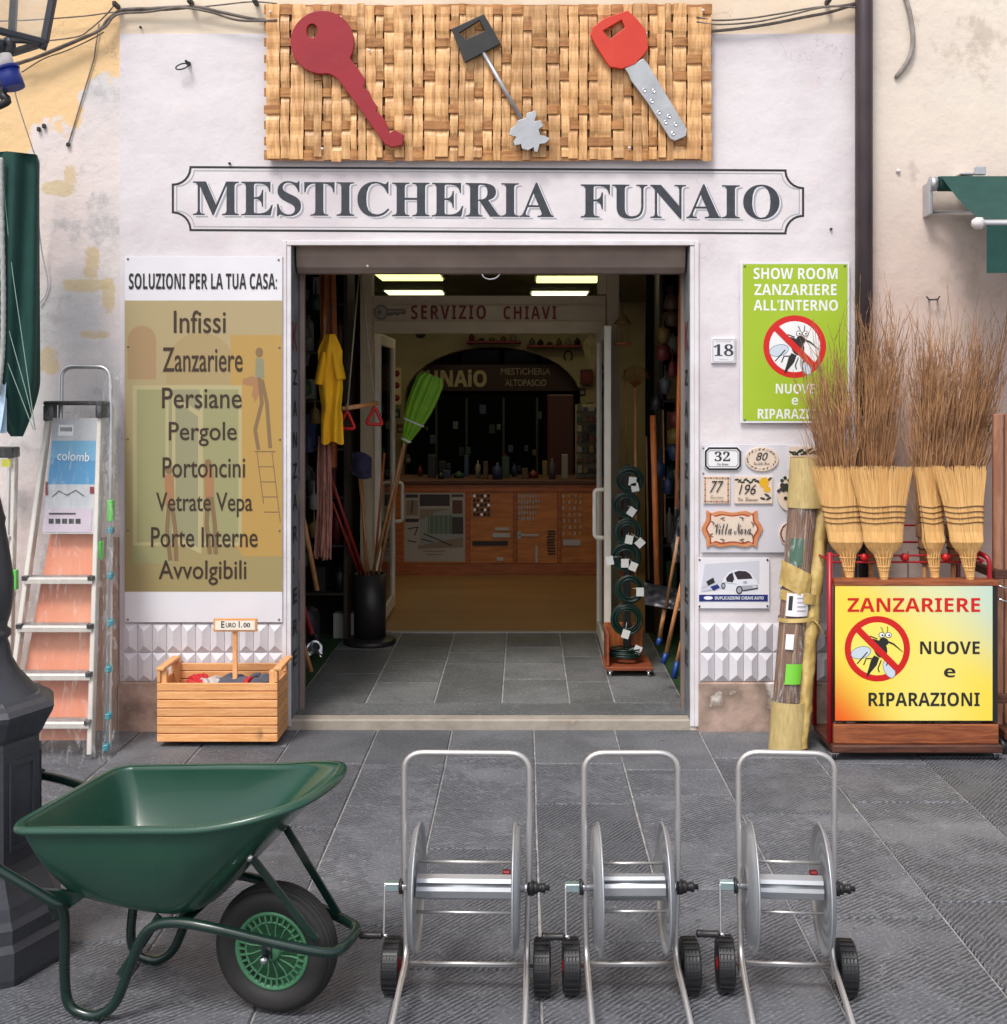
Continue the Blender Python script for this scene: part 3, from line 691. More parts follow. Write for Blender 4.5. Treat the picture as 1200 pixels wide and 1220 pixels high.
MB().lathe([(.012, 0), (.009, .012), (0, .016)], P(1070, 204, .01), (0, -1, 0), 10).build('wall_stub', white_paint, rh)

# drainpipe
pipe_m = mat('brown_pipe', s(86, 72, 74), s(64, 56, 62), 4, rough=.4, metal=.35, bump=.0006, bscale=12)
yp = -.055; dp = thing('drainpipe', 'brown metal drainpipe between the white shop front and the cream wall', 'drainpipe', (XP(1029.5, yp), yp, 0))
MB().tube([(XP(1029.5, yp), yp, 0.0), (XP(1029.5, yp), yp, 6.4)], .041, 20).build('pipe', pipe_m, dp)
for z in (ZP(500, yp), ZP(-140, yp)):
    MB().tube([(XP(1029.5, yp), yp, z - .02), (XP(1029.5, yp), yp, z + .02)], .045, 20).box(XP(1029.5, yp) - .008, XP(1029.5, yp) + .008, yp + .04, .01, z - .01, z + .01).build('pipe_bracket', pipe_m, dp)

# eye bolt with ring on the wall
t = thing('wall_ring', 'small iron ring on a bolt in the white wall left of the woven sign', 'wall ring', P(224, 76, 0))
MB().lathe([(.011, 0), (.011, .01), (.006, .02), (.006, .05), (0, .052)], P(225, 76, 0), (0, -1, 0), 10).build('bolt', nail_m, t)
MB().tube([P(217 + 8.0 * math.cos(a) * .95, 79 + 3.2 * math.sin(a) - .25 * 8 * math.cos(a) * .95, -.04) for a in (2 * math.pi * i / 16 for i in range(16))], .0035, 6, closed=True).build('ring', nail_m, t)

# cables along the top
cab = mat('weathered_cable', s(136, 126, 118), s(92, 84, 80), 25, rough=.85)
def cable(name, label, pts, r, y=-.03, n=6):
    t = MB().tube(cr([P(a, b, y + rnd.uniform(-.006, .006)) for a, b in pts], n), r, 7).build(name, cab); tag(t, label, 'cable', 'old cables strung along the top of the wall'); return t
cable('wall_cable', 'thickest grey cable sagging from the top left corner up to the woven sign', [(-40, 96), (15, 78), (50, 66), (88, 50), (118, 36), (128, 24), (145, 12), (180, 10), (232, 8), (262, 14), (300, 22), (330, 26), (345, 40)], .008)
cable('wall_cable', 'second grey cable running just under the thickest one on the left', [(-40, 88), (30, 72), (75, 54), (105, 42), (125, 32), (140, 17), (176, 14), (215, 9), (250, 14), (285, 24), (330, 24)], .006, -.045)
cable('wall_cable', 'thin straight cable crossing the ochre plaster behind the lantern', [(-40, 26), (30, 24), (100, 19), (140, 14), (200, 12), (260, 6), (300, 2), (330, 4)], .0035, -.02)
cable('wall_cable', 'thin cable meeting the bundle below the bend on the left', [(20, 50), (60, 48), (94, 43), (108, 34), (122, 22), (133, 10), (138, 2)], .0035, -.055)
cable('wall_cable', 'thin loose cable hanging from the bend down the pink plaster', [(26, 86), (52, 70), (80, 60), (110, 46), (124, 38)], .003, -.02)
cable('wall_cable', 'thick dark cable rising from the woven sign to the drainpipe', [(830, 40), (850, 37), (880, 34), (920, 28), (960, 20), (990, 14), (1022, 4)], .0075, -.03)
cable('wall_cable', 'upper pale cable from the woven sign to the drainpipe', [(830, 20), (852, 24), (890, 22), (930, 16), (970, 9), (1005, 6), (1022, 2)], .0045, -.045)
cable('wall_cable', 'middle pale cable between the other two right of the woven sign', [(830, 26), (856, 29), (900, 26), (940, 18), (985, 8), (1022, 9)], .0045, -.05)
for k, (a, b) in enumerate(((141, 8), (229, 4), (306, 4), (985, 3))):
    tag(MB().box(XP(a) - .01, XP(a) + .01, -.06, .004, ZP(b) - .014, ZP(b) + .01, c=.004).build('cable_clip', nail_m), ['black clip at the left bend of the cables', 'black clip in the middle of the left cable run', 'black clip beside the left end of the woven sign', 'black clip near the drainpipe end of the cables'][k], 'clip', 'clips that hold the wall cables')

# ================================================================== PAINTED SHOP NAME
sg = thing('shop_name_sign', 'shop name in grey serif capitals inside a notched black border above the door', 'painted sign', P(581, 238, 0))
sl_ = .0060
def sy(x, y): return y + (x - 227) * .0056
def notch(o):
    a, b, c, d = 206 + o, 957 - o, 199 + o, 274 - o
    pts = arc(206, 199, 21 + o * .3, 0 + 3, 90 - 3)[::-1]; pts = [(206 + o + 0, 219 + o * .2)] + [p for p in pts] + [(227 + o * .2, 199 + o)]
    L_ = [(227, c)] + [(936, c)] + arc(957, 199, 21, 180 - 4, 90 + 4, 6) + [(b, 220)] + [(b, 253)] + arc(957, 274, 21, 270 - 4, 180 + 4, 6) + [(936, d)] + [(227, d)] + arc(206, 274, 21, 0 - 4, -90 + 4, 6) + [(a, 253)] + [(a, 220)] + arc(206, 199, 21, 90 - 4, 0 + 4, 6)
    return [(x, sy(x, y)) for x, y in L_]
dr = Draw(-.0008); dr.line(notch(0), 2.6, 0, True); dr.line([(581 + (x - 581) * (1 - 4.5 / 375), 236.5 + (y - 236.5) * (1 - 4.2 / 38)) for x, y in notch(0)], 1.1, 1, True)
dr.build('border_line', [black_print, grey_letter], sg)
M1, M2 = SERIF('MESTICHERIA'), SERIF('FUNAIO')
for (body, a, b, tt, bt) in ((M1, 230, 660, 215, 257), (M2, 692, 929, 218.6, 260.2)):
    tpx('letter_shadow', body, a + 3.6, b + 3.6, tt + 2.6, bt + 2.6, -.0006, grey_letter, sg, slope=sl_)
    tpx('letter_gap', body, a + 1.5, b + 1.5, tt + 1.0, bt + 1.0, -.0012, white_board, sg, slope=sl_)
    tpx('lettering', body, a, b, tt, bt, -.0018, dark_letter, sg, slope=sl_)

# ================================================================== WALL BOARDS
def screws(t, pts, y, m=screw_m):
    for a, b in pts: MB().lathe([(.005, 0), (.005, .003), (0, .005)], P(a, b, y), (0, -1, 0), 8).build('screw', m, t)
# --- solutions panel
t = thing('service_board', 'tall olive and white board listing windows, blinds and doors left of the door', 'sign board', P(242, 743, -.02))
MB().box(XP(148.5, -.02), XP(336.5, -.02), -.02, -.013, ZP(741.5, -.02), ZP(305, -.02), c=.001).build('board', white_board, t)
ol = bpy.data.materials.new('olive_print'); ol.use_nodes = True; n, L, b = nodes(ol); b.inputs['Roughness'].default_value = .4
tcx = n.new('ShaderNodeTexCoord'); sx = n.new('ShaderNodeSeparateXYZ'); L.new(tcx.outputs['Object'], sx.inputs[0])
L.new(mixc(n, L, smooth(n, L, sx.outputs[2], .2, 1.5), s(160, 144, 98), s(176, 158, 118)), b.inputs['Base Color'])
pal = [ol, mat('p_rose', s(168, 138, 100), rough=.4), mat('p_tan', s(170, 148, 104), rough=.4), mat('p_green', s(156, 152, 108), rough=.4), mat('p_pane', s(150, 146, 112), rough=.4),
       mat('p_orange', s(184, 148, 82), rough=.4), mat('p_cream', s(182, 170, 126), rough=.4), mat('p_figure', s(134, 108, 74), rough=.4), mat('p_red', s(168, 122, 84), rough=.4), mat('p_shirt', s(140, 138, 112), rough=.4)]
d = Draw(-.0204, .00005)
d.rect(148.5, 336.5, 358, 705, 0)
d.poly(arc(169, 405, 17, 180, 360, 12) + [(186, 452), (152, 452)], 1)
d.poly(arc(239, 437, 41, 180, 360, 14) + [(280, 458), (198, 458)], 2)
d.poly([(275, 399), (336, 399), (336, 663), (290, 663), (275, 640)], 5)
d.rect(158, 288, 459, 650, 6); d.rect(163, 197, 464, 646, 3); d.rect(201, 238, 464, 646, 4); d.rect(242, 284, 464, 646, 3); d.poly([(205, 470), (240, 492), (240, 660), (205, 644)], 6); d.poly([(209, 478), (236, 496), (236, 652), (209, 638)], 4)
d.rect(157, 206, 650, 672, 3)
# fitter on the ladder with a drill
d.ell(309, 420, 4.5, 6, 7); d.poly([(305, 426), (314, 428), (315, 450), (304, 450)], 9); d.poly([(289, 452), (300, 448), (312, 452), (310, 466), (304, 480), (300, 470), (302, 460), (289, 458)], 8)
d.line([(309, 450), (312, 480), (304, 512), (308, 536)], 4.5, 7); d.line([(312, 452), (318, 480), (322, 534)], 4.5, 7)
d.line([(303, 538), (328, 538)], 1.4, 7); d.line([(306, 538), (314, 600)], 1, 7); d.line([(324, 538), (334, 622)], 1, 7)
for q in range(4): d.line([(309 + q * 2, 556 + q * 18), (327 + q * 2, 556 + q * 18)], 1, 7)
# two fitters carrying the frame
for (fx, fy) in ((201, 560), (248, 552)):
    d.ell(fx, fy, 4, 5, 7); d.poly([(fx - 5, fy + 5), (fx + 6, fy + 6), (fx + 7, fy + 42), (fx - 4, fy + 42)], 8); d.line([(fx, fy + 40), (fx - 2, fy + 72), (fx + 2, fy + 108)], 5, 7); d.line([(fx + 4, fy + 40), (fx + 8, fy + 74), (fx + 9, fy + 108)], 5, 7)
d.build('picture_print', pal, t)
yy = -.0228
tpx('lettering', BOLD('SOLUZIONI PER LA TUA CASA:'), 153.5, 330, 325.5, 344.5, yy, black_print, t, slope=.0)
for (tx, a, b, c, e) in (('Infissi', 207, 269, 369.7, 396.8), ('Zanzariere', 193.7, 289, 413.8, 443), ('Persiane', 193, 288, 461.7, 486.5), ('Pergole', 201, 282, 502.6, 531.5), ('Portoncini', 193.7, 292, 544.7, 569),
                        ('Vetrate Vepa', 186, 300.7, 586.8, 616), ('Porte Interne', 180, 307, 628, 652), ('Avvolgibili', 189, 293.5, 667.5, 697)):
    tpx('lettering', tx, a, b, c, e, yy, brown_print, t, offset=.006)
screws(t, ((152.5, 308.5), (332, 309.5), (152.5, 413), (333, 414), (152.5, 523), (333.5, 523.5), (152.5, 632), (333, 632), (152.5, 738), (332.5, 738)), -.0202)

# --- mosquito emblem used on both insect-screen signs
def mosquito(d, cx, cy, R, mi, bg_i, front_bar=True):
    W, Rd, K, WG, ol_ = mi
    f = lambda x, y: (cx + x * R, cy + y * R)
    d.ell(cx, cy, R, R, Rd, 40); d.ell(cx, cy, R * .81, R * .81, bg_i, 36)
    def wing(x, y, rx, ry, rot): d.ell(*f(x, y), rx * R * 1.07, ry * R * 1.12, ol_, 20, rot); d.ell(*f(x, y), rx * R, ry * R, WG, 20, rot)
    wing(-.50, .12, .30, .17, -.25); wing(.36, .62, .28, .15, 1.15)
    for pts in (((-.30, .10), (-.46, .28), (-.62, .46)), ((-.12, .3), (-.34, .3), (-.42, .5)), ((.12, .35), (.02, .6), (.06, .72)), ((.20, .25), (.32, .35), (.28, .52)), ((.0, -.30), (-.2, -.38), (-.34, -.30))):
        d.line([f(*p) for p in pts], .035 * R, K)
    d.poly([f(*p) for p in ((-.10, .20), (.06, .28), (-.02, .50), (-.22, .74), (-.30, .86), (-.33, .80), (-.26, .58), (-.20, .36))], K)
    d.ell(*f(.10, .02), .20 * R, .26 * R, K, 18, -.3); d.ell(*f(.20, -.22), .15 * R, .12 * R, K, 16, .3)
    d.poly([f(*p) for p in ((-.42, -.34), (-.1, -.30), (.2, -.20), (.1, -.08), (-.2, -.24))], K)
    a = math.radians(45); u = (math.cos(a), math.sin(a)); v = (-u[1], u[0]); w_ = .10
    d.poly([f(-.84 * u[0] * 1 + v[0] * w_, -.84 * u[1] + v[1] * w_), f(.84 * u[0] + v[0] * w_, .84 * u[1] + v[1] * w_), f(.84 * u[0] - v[0] * w_, .84 * u[1] - v[1] * w_), f(-.84 * u[0] - v[0] * w_, -.84 * u[1] - v[1] * w_)], Rd)
    d.line([f(*p) for p in ((.18, -.28), (.5, -.14), (.78, .10))], [.06 * R, .05 * R, .015 * R], K)
    for ex in (.14, .34): d.ell(*f(ex, -.42), .10 * R, .09 * R, K, 14); d.ell(*f(ex, -.42), .082 * R, .072 * R, W, 14); d.ell(*f(ex + .02, -.41), .03 * R, .03 * R, K, 10)
    d.line([f(.18, -.50), f(.14, -.62), f(.10, -.66)], .02 * R, K); d.line([f(.30, -.50), f(.32, -.62), f(.30, -.68)], .02 * R, K)
wing_m = mat('wing_print', s(206, 218, 230), rough=.4); white_print = mat('white_print', s(240, 240, 240), rough=.4); outline_m = mat('outline_print', s(112, 132, 150), rough=.4)
# --- green showroom sign
lime = mat('lime_print', s(168, 196, 46), s(160, 188, 40), 3, rough=.35)
t = thing('showroom_sign', 'lime green insect-screen showroom sign partly hidden by the brown twigs', 'sign board', P(947, 504, -.02))
MB().box(XP(882, -.02), XP(1012.5, -.02), -.02, -.014, ZP(504, -.02), ZP(312, -.02), c=.001).build('board', white_board, t)
d = Draw(-.0205); d.rect(885, 1010, 314.5, 501.5, 0); mosquito(d, 947, 413, 37.5, (1, 2, 3, 4, 5), 1); d.build('sign_print', [lime, white_print, red_print, black_print, wing_m, outline_m], t)
yy = -.0211
for (tx, a, b, c, e) in (('SHOW ROOM', 898, 998, 319, 332.5), ('ZANZARIERE', 899, 997, 338.4, 351.5), ("ALL'INTERNO", 898, 998.5, 357, 370), ('NUOVE', 924.5, 971, 457, 469), ('e', 943.5, 951, 473.5, 482.5), ('RIPARAZIONI', 903, 991.5, 487, 499)):
    tpx('lettering', BOLD(tx), a, b, c, e, yy, white_print, t, slope=.002)
screws(t, ((887.5, 317), (1006.5, 316.5), (887.5, 500)), -.0202)
# --- number 18
t = thing('house_number', 'small white tile with the number 18 beside the door frame', 'house number', P(862, 433, -.014))
dd = Draw(-.0146)
mbx = MB().box(XP(847.5, -.014), XP(877, -.014), -.014, -.0005, ZP(433, -.014), ZP(402, -.014), c=.004); mbx.build('tile', mat('glazed_white', s(232, 230, 234), rough=.12, coat=.5), t)
dd.line(roundrect(849.5, 875, 404, 431, 3), .7, 0, True); dd.build('border_line', [grey_letter], t)
tpx('number', SERIF('18'), 850.5, 874, 410, 424, -.0152, dark_letter, t)
tpx('small_writing', 'COMUNE', 853, 871, 405.3, 407.3, -.0152, grey_letter, t); tpx('small_writing', 'Altopascio', 857, 867, 427.2, 429.2, -.0152, grey_letter, t)

# --- ceramic plaque board
t = thing('plaque_board', 'white backing board that holds the ceramic number plaques', 'display board', P(913, 658, -.018))
MB().box(XP(835.5, -.018), XP(988, -.018), -.018, -.012, ZP(658.5, -.018), ZP(529.5, -.018), c=.0015).build('board', mat('grey_board', s(214, 212, 220), s(204, 202, 208), 3, rough=.4), t)
screws(t, ((838, 564), (838, 534)), -.0182)
cer = mat('ceramic_cream', s(232, 214, 196), s(222, 200, 182), 12, rough=.15, coat=.4); cer_w = mat('ceramic_white', s(236, 236, 238), rough=.12, coat=.4)
terr = mat('ceramic_terracotta', s(196, 122, 78), s(212, 148, 100), 20, rough=.2, coat=.3); leafm = mat('leaf_glaze', s(52, 60, 50), rough=.3); lemon = mat('lemon_glaze', s(226, 172, 30), rough=.3)
taupe = mat('taupe_glaze', s(128, 104, 90), rough=.3); rose = mat('rose_glaze', s(206, 176, 160), rough=.3)
PB = -.0185
def plaque(label, outline, m, rim=None, grp='ceramic plaques on the white board'):
    q = thing('ceramic_plaque', label, 'plaque', P(sum(p[0] for p in outline) / len(outline), max(p[1] for p in outline), PB), group=grp)
    plate('plaque_body', [outline], PB - .005, .009, m, q, bevel=.0015); return q
YF = PB - .0100
ch = 5
q = plaque('black-bordered octagonal plaque with the number 32, top left of the board', [(844, 532), (879, 532), (883.5, 536.5), (883.5, 556), (879, 560.5), (844, 560.5), (839, 556), (839, 536.5)], cer_w)
d = Draw(YF); d.line([(845, 534), (878, 534), (882, 538), (882, 555), (878, 559), (845, 559), (841, 555), (841, 538)], 2.4, 0, True); d.line([(846, 537), (877, 537), (879.5, 539.5), (879.5, 553), (877, 556), (846, 556), (843.5, 553), (843.5, 539.5)], .6, 0, True); d.build('border_line', [black_print], q)
tpx('number', SERIF('32'), 851.5, 870, 538, 549.5, YF - .0006, black_print, q); tpx('small_writing', ITAL('Via Roma'), 854.5, 868, 551.6, 554.6, YF - .0006, dark_letter, q)
q = plaque('oval plaque with the number 80 and a leaf garland', [(907.5 + 20 * math.cos(a), 547 + 14.6 * math.sin(a)) for a in (2 * math.pi * i / 32 for i in range(32))], cer)
d = Draw(YF)
for i in range(22):
    a = 2 * math.pi * i / 22; d.ell(907.5 + 17 * math.cos(a), 547 + 11.8 * math.sin(a), 1.9, .9, i % 3 == 0 and 1 or 0, 8, a + 1.0)
d.build('garland', [taupe, rose], q); tpx('number', ITAL('80').replace('8', '8'), 901, 915, 539, 548.5, YF - .0025, black_print, q, shear=.3); tpx('small_writing', SCRIPT('Via della Pieve'), 898, 917, 550, 554, YF - .0025, dark_letter, q)
q = plaque('square plaque with dark olive branches behind the wrapped bundle', [(940, 532), (976, 532), (976, 560), (940, 560)], cer)
d = Draw(YF)
for i in range(16): a = rnd.uniform(-.9, .9); d.ell(943 + i * 2.0, 536 + rnd.uniform(0, 6), 3.6, 1.2, 0, 8, a)
d.build('olive_branch', [leafm], q)
q = plaque('square plaque with the number 77 and a leafy border', [(838, 567), (870, 567), (870, 600), (838, 600)], cer)
d = Draw(YF)
for i in range(9):
    for (x, y, r0) in ((840.5 + i * 3.4, 569.5, .4), (840.5 + i * 3.4, 597.5, -.4), (840.3, 570 + i * 3.4, 1.2), (867.7, 570 + i * 3.4, 1.9)): d.ell(x, y, 1.7, .9, i % 2, 8, r0)
d.build('leaf_border', [taupe, terr], q); tpx('number', ITAL('77'), 846, 862.5, 573, 587, YF - .005, black_print, q, shear=.35); tpx('small_writing', SCRIPT('Toscana'), 846, 862, 590, 594, YF - .006, taupe, q)
q = plaque('plaque with a yellow lemon and the number 196', [(875, 567.5), (920.5, 567.5), (920.5, 600), (875, 600)], cer)
d = Draw(YF)
for i in range(9): d.ell(878 + i * 3.4, 571.5 + (i % 3) * 1.6, 3, 1.3, 0, 8, rnd.uniform(-.8, .8))
for (a, b, r0) in ((917, 571, -.7), (914, 590, .5), (909, 594, .3), (916, 594, -.5)): d.ell(a, b, 3.6, 1.4, 0, 10, r0)
d.ell(910.5, 575, 5.6, 6.2, 1, 18); d.ell(914, 583, 4.2, 3.4, 1, 14); d.build('lemon_branch', [leafm, lemon], q)
tpx('number', ITAL('196').replace('6', '6'), 880.5, 901, 577, 589, YF - .0035, black_print, q, shear=.3); tpx('small_writing', SCRIPT('Via Limone'), 879, 903, 592, 597, YF - .0035, taupe, q)
q = plaque('round plaque with dark grapes behind the wrapped bundle', [(944 + 18.5 * math.cos(a), 589 + 21 * math.sin(a)) for a in (2 * math.pi * i / 32 for i in range(32))], cer)
d = Draw(YF)
for i in range(26): d.ell(935 + rnd.gauss(0, 4.0), 580 + rnd.gauss(0, 4.2), 2.3, 2.2, rnd.choice((0, 0, 1)), 9)
d.build('grape_print', [leafm, mat('grape_blue', s(60, 66, 84), rough=.3)], q)
oc = [(842, 608), (848, 611), (858, 608.5), (873, 610.5), (888, 608.5), (896, 611), (902, 608), (903, 618), (908, 627), (908.5, 632), (903, 643), (902, 652), (896, 649.5), (888, 652), (873, 650), (858, 652), (848, 649.5), (842, 652), (841.5, 643), (836.5, 632), (837, 627), (841.5, 618)]
oc = [(q_.x, q_.y) for q_ in cr([Vector((a, b, 0)) for a, b in oc], 3, True)]
q = plaque('large scalloped plaque with a terracotta rim and a villa name in script', oc, terr)
cxo, cyo = 872.5, 630; d = Draw(YF); d.poly([(cxo + (a - cxo) * .87, cyo + (b - cyo) * .82) for a, b in oc], 1); d.poly([(cxo + (a - cxo) * .81, cyo + (b - cyo) * .74) for a, b in oc], 0)
for (a, b, r0) in ((849, 622, .5), (861, 617.5, -.3), (884, 617, .3), (897, 624, 1.0), (847, 637, -.5), (861, 643, .3), (884, 643, -.3), (896, 637, .8)): d.ell(a, b, 3.4, 1.0, 2, 8, r0); d.ell(a + 1, b + 2, 2.4, .9, 2, 8, r0 + .9)
d.build('plaque_face', [cer, mat('rust_glaze', s(170, 66, 36), rough=.3), taupe], q)
tpx('lettering', SCRIPT('Villa Nora'), 851, 895, 623, 637, YF - .0045, dark_letter, q)
q = plaque('round plaque with a red ribbon border low behind the wrapped bundle', [(944 + 15.5 * math.cos(a), 636 + 15.5 * math.sin(a)) for a in (2 * math.pi * i / 32 for i in range(32))], cer)
d = Draw(YF); d.line([(944 + 13.3 * math.cos(a) + .8 * math.cos(9 * a), 636 + 13.3 * math.sin(a)) for a in (2 * math.pi * i / 60 for i in range(60))], 1.2, 0, True); d.line([(944 + 13.3 * math.cos(a) - .9 * math.cos(9 * a), 636 + 13.3 * math.sin(a)) for a in (2 * math.pi * i / 60 for i in range(60))], .8, 1, True)
d.build('ribbon_border', [mat('ribbon_red', s(150, 54, 50), rough=.3), leafm], q)

# --- car key sign
t = thing('car_key_sign', 'white sign with a small white car, two keys and a blue band', 'sign board', P(874, 724, -.014))
MB().box(XP(832, -.014), XP(917, -.014), -.014, -.008, ZP(725, -.014), ZP(664.5, -.014), c=.001).build('board', white_board, t)
car_w = mat('car_white', s(226, 228, 236), rough=.4); car_s = mat('car_shade', s(168, 170, 182), rough=.4); navy = mat('navy_print', s(28, 44, 120), rough=.4); blk2 = mat('car_glass_print', s(52, 40, 50), rough=.4); lg = mat('light_grey_print', s(206, 206, 216), rough=.4)
d = Draw(-.0145); d.poly([(840, 672), (905, 668), (905, 696), (835, 706)], 5)
d.poly([(859.5, 697), (862, 689), (868, 682), (876, 678.5), (888, 679), (895, 683), (900, 690), (903, 695), (904, 702), (901, 705), (888, 707.5), (879, 706), (862, 702)], 0)
d.poly([(865, 689), (869, 684), (873, 682), (875, 690), (873, 694), (866, 693)], 2); d.poly([(874.5, 682), (880, 680), (889, 680.5), (894, 684), (897, 689.5), (886, 690), (879, 690.5)], 2)
d.poly([(878, 700), (884, 698), (903, 696.5), (904, 702), (889, 705), (880, 704)], 1); d.ell(881, 703, 4, 5, 3, 18); d.ell(881, 703, 2.6, 3.4, 1, 14); d.ell(862, 698, 2.6, 4, 3, 16); d.ell(862, 698, 1.6, 2.6, 1, 12); d.ell(899, 699, 2.6, 1.6, 5, 12); d.line([(884, 704), (903, 701)], 1.4, 3)
d.ell(888, 694, 2.6, 1.8, 1, 12); d.line([(863, 694), (878, 696)], .6, 1)
d.poly([(841.5, 693), (850, 688), (852, 694), (844, 698)], 3); d.line([(836, 700), (843, 697)], 1.4, 5); d.poly([(846.5, 699), (855, 696), (858, 700), (850, 704)], 4); d.line([(838, 704), (848, 702)], 1.4, 5)
d.rect(833, 915, 708.5, 716.5, 4); d.build('sign_print', [car_w, car_s, blk2, black_print, navy, lg], t)
tpx('lettering', BOLD('DUPLICAZIONE CHIAVI AUTO'), 852, 910, 710.6, 714.4, -.018, white_print, t); d = Draw(-.018); d.ell(844, 712.4, 5.5, 2.2, 0, 16); d.build('small_emblem', [white_print], t)
screws(t, ((833.5, 667), (914.5, 667), (833.5, 722.5), (914.5, 722)), -.0142, nail_m)

# ================================================================== WOVEN SIGN AND KEYS
mat_m = wood_mat('woven_strip_wood', s(230, 180, 122), s(188, 136, 84), rough=.5, grain=(14, 14, 1.6), var=.20, scale=3.2, coat=.1)
mat_h = wood_mat('woven_band_wood', s(200, 142, 84), s(160, 106, 60), rough=.55, grain=(1.6, 14, 14), var=.18, scale=3.2)
YM = -.045
wv = thing('woven_sign', 'large basket-woven chestnut panel mounted above the shop name', 'woven panel', P(581, 192, YM))
MB().box(XP(319, YM), XP(844, YM), YM + .012, -.006, ZP(186, YM), ZP(10, YM)).build('backing', mat('mat_backing', s(110, 70, 38), s(80, 50, 28), 20, rough=.8), wv)
r = random.Random(11); rowsY = [11, 31, 50, 70, 90, 110, 130, 149, 168, 185]
UND = {}
for k_ in range(80):
    for i_ in range(10): UND[(i_, k_)] = r.random() < .42 and not UND.get((i_ - 1, k_)) and not (UND.get((i_, k_ - 1)) and r.random() < .75)
px = 317.0; k = 0; vx = []
while px < 846:
    w_ = r.choice((8, 10, 11, 12, 14, 17)) * r.uniform(.95, 1.05); w_ = min(w_, 848 - px); vx.append((px + w_ / 2, w_)); px += w_ + r.uniform(-1, 1.4)
for k, (cx, w_) in enumerate(vx):
    pts = []; zt_, zb_ = 6 + r.uniform(-2.5, 3), 189 + r.uniform(-3, 3.5); ph = r.randint(0, 2); lean = r.uniform(-1.6, 1.6)
    nseg = 44; mb = MB(); vs = []
    for j in range(nseg + 1):
        py = zt_ + (zb_ - zt_) * j / nseg
        i = min(range(len(rowsY)), key=lambda q: abs(rowsY[q] - py)); dist = abs(rowsY[i] - py)
        under = UND[(i, k)]
        infl = math.exp(-(dist / 8.5) ** 2)
        off = (.0070 if under else -.0065) * infl - .001
        if py > 180 or py < 16: off = off * .6
        c = cx + lean * (py - 97) / 97 + .9 * noise.noise((k * 3.1, py * .03, 0)); hw = (w_ / 2 - .45) * (1 + .07 * noise.noise((k * 5.7, py * .05, 3)))
        for (a, tck) in ((-1, 0), (1, 0), (1, .0035), (-1, .0035)):
            v = P(c + a * hw, py, YM); v.y = YM + off + tck + (.001 if a else 0); vs.append(v)
    fs = [(0, 1, 2, 3), tuple(nseg * 4 + q for q in (3, 2, 1, 0))]
    for j in range(nseg):
        for q in range(4): fs.append((j * 4 + q, j * 4 + (q + 1) % 4, (j + 1) * 4 + (q + 1) % 4, (j + 1) * 4 + q))
    mb.add(vs, fs); mb.build('woven_strip', mat_m, wv)
for i, ry in enumerate(rowsY):
    for sub in ((-1, 1) if i not in (0, 9) else (0,)):
        if sub == -1: continue
        hw = 5.0 if i not in (0, 9) else 6.0; nseg = 150; vs = []
        for j in range(nseg + 1):
            pxx = 314.5 + 534 * j / nseg
            k = min(range(len(vx)), key=lambda q: abs(vx[q][0] - pxx)); dist = abs(vx[k][0] - pxx) / vx[k][1]
            under = UND[(i, k)]
            off = (-.0055 if under else .0055) * math.exp(-(dist / .62) ** 2)
            cy = ry + 1.4 * noise.noise((pxx * .012, i * 7.3, 1))
            for (a, tck) in ((-1, 0), (1, 0), (1, .003), (-1, .003)):
                v = P(pxx, cy + a * hw * (1 + .1 * noise.noise((pxx * .03, i * 3.3, a))), YM); v.y = YM + off + tck; vs.append(v)
        fs = [(0, 1, 2, 3), tuple(nseg * 4 + q for q in (3, 2, 1, 0))]
        for j in range(nseg):
            for q in range(4): fs.append((j * 4 + q, j * 4 + (q + 1) % 4, (j + 1) * 4 + (q + 1) % 4, (j + 1) * 4 + q))
        MB().add(vs, fs).build('woven_band', mat_h, wv)
for (a_, b_) in ((440, 60), (384, 177), (750, 176), (838, 12), (770, 40), (322, 14)): MB().lathe([(.007, 0), (.006, .003), (0, .004)], P(a_, b_, YM - .012), (0, -1, 0), 10).build('fixing_screw', white_paint, wv)
C = lambda L_: [(300 + a / 2.143, b / 2.143) for a, b in L_]
YK = YM - .028
red_key = mat('red_key_paint', s(164, 30, 44), s(146, 24, 38), 5, rough=.42, rv=.12, bump=.001, bscale=30)
t = thing('key_sign', 'large dark red cut-out key at the left of the woven panel', 'key sign', P(412, 176, YK))
head = [(181 + 81 * math.cos(math.radians(a)), 109 + 81 * math.sin(math.radians(a))) for a in range(50, -241, -10)]
head = [(181 + 81 * math.cos(math.radians(a)), 109 + 81 * math.sin(math.radians(a))) for a in range(80, 360 + 32, 10)]
out = head + [(264, 166), (276, 182), (290, 203), (286, 224), (300, 234), (306, 250), (322, 274), (319, 286), (336, 300), (346, 320), (353, 340), (365, 332), (388, 345), (385, 371), (358, 377), (340, 368), (222, 204), (208, 194)]
plate('key_cutout', [C(out), C([(155 + 14 * math.cos(a), 80 + 18 * math.sin(a)) for a in (2 * math.pi * i / 18 for i in range(18))])], YK, .022, red_key, t, bevel=.0025)
key_black = mat('key_black', (.02, .02, .02), (.03, .03, .03), 20, rough=.45); key_steel = mat('key_silver', (.55, .56, .58), (.38, .39, .41), 8, rough=.45, metal=.6, bump=.001, bscale=50)
t = thing('key_sign', 'lever key with black square bow and silver bit in the middle of the woven panel', 'key sign', P(630, 180, YK))
plate('key_bow', [C([(593, 37), (636, 112), (545, 160), (510, 75)]), C([(530, 85), (582, 53), (596, 80), (546, 103)])], YK, .022, key_black, t, bevel=.002)
a0, a1 = C([(590, 132)])[0], C([(688, 302)])[0]; MB().tube([P(*a0, YK), P(*a1, YK)], .010, 10).build('key_shaft', key_steel, t)
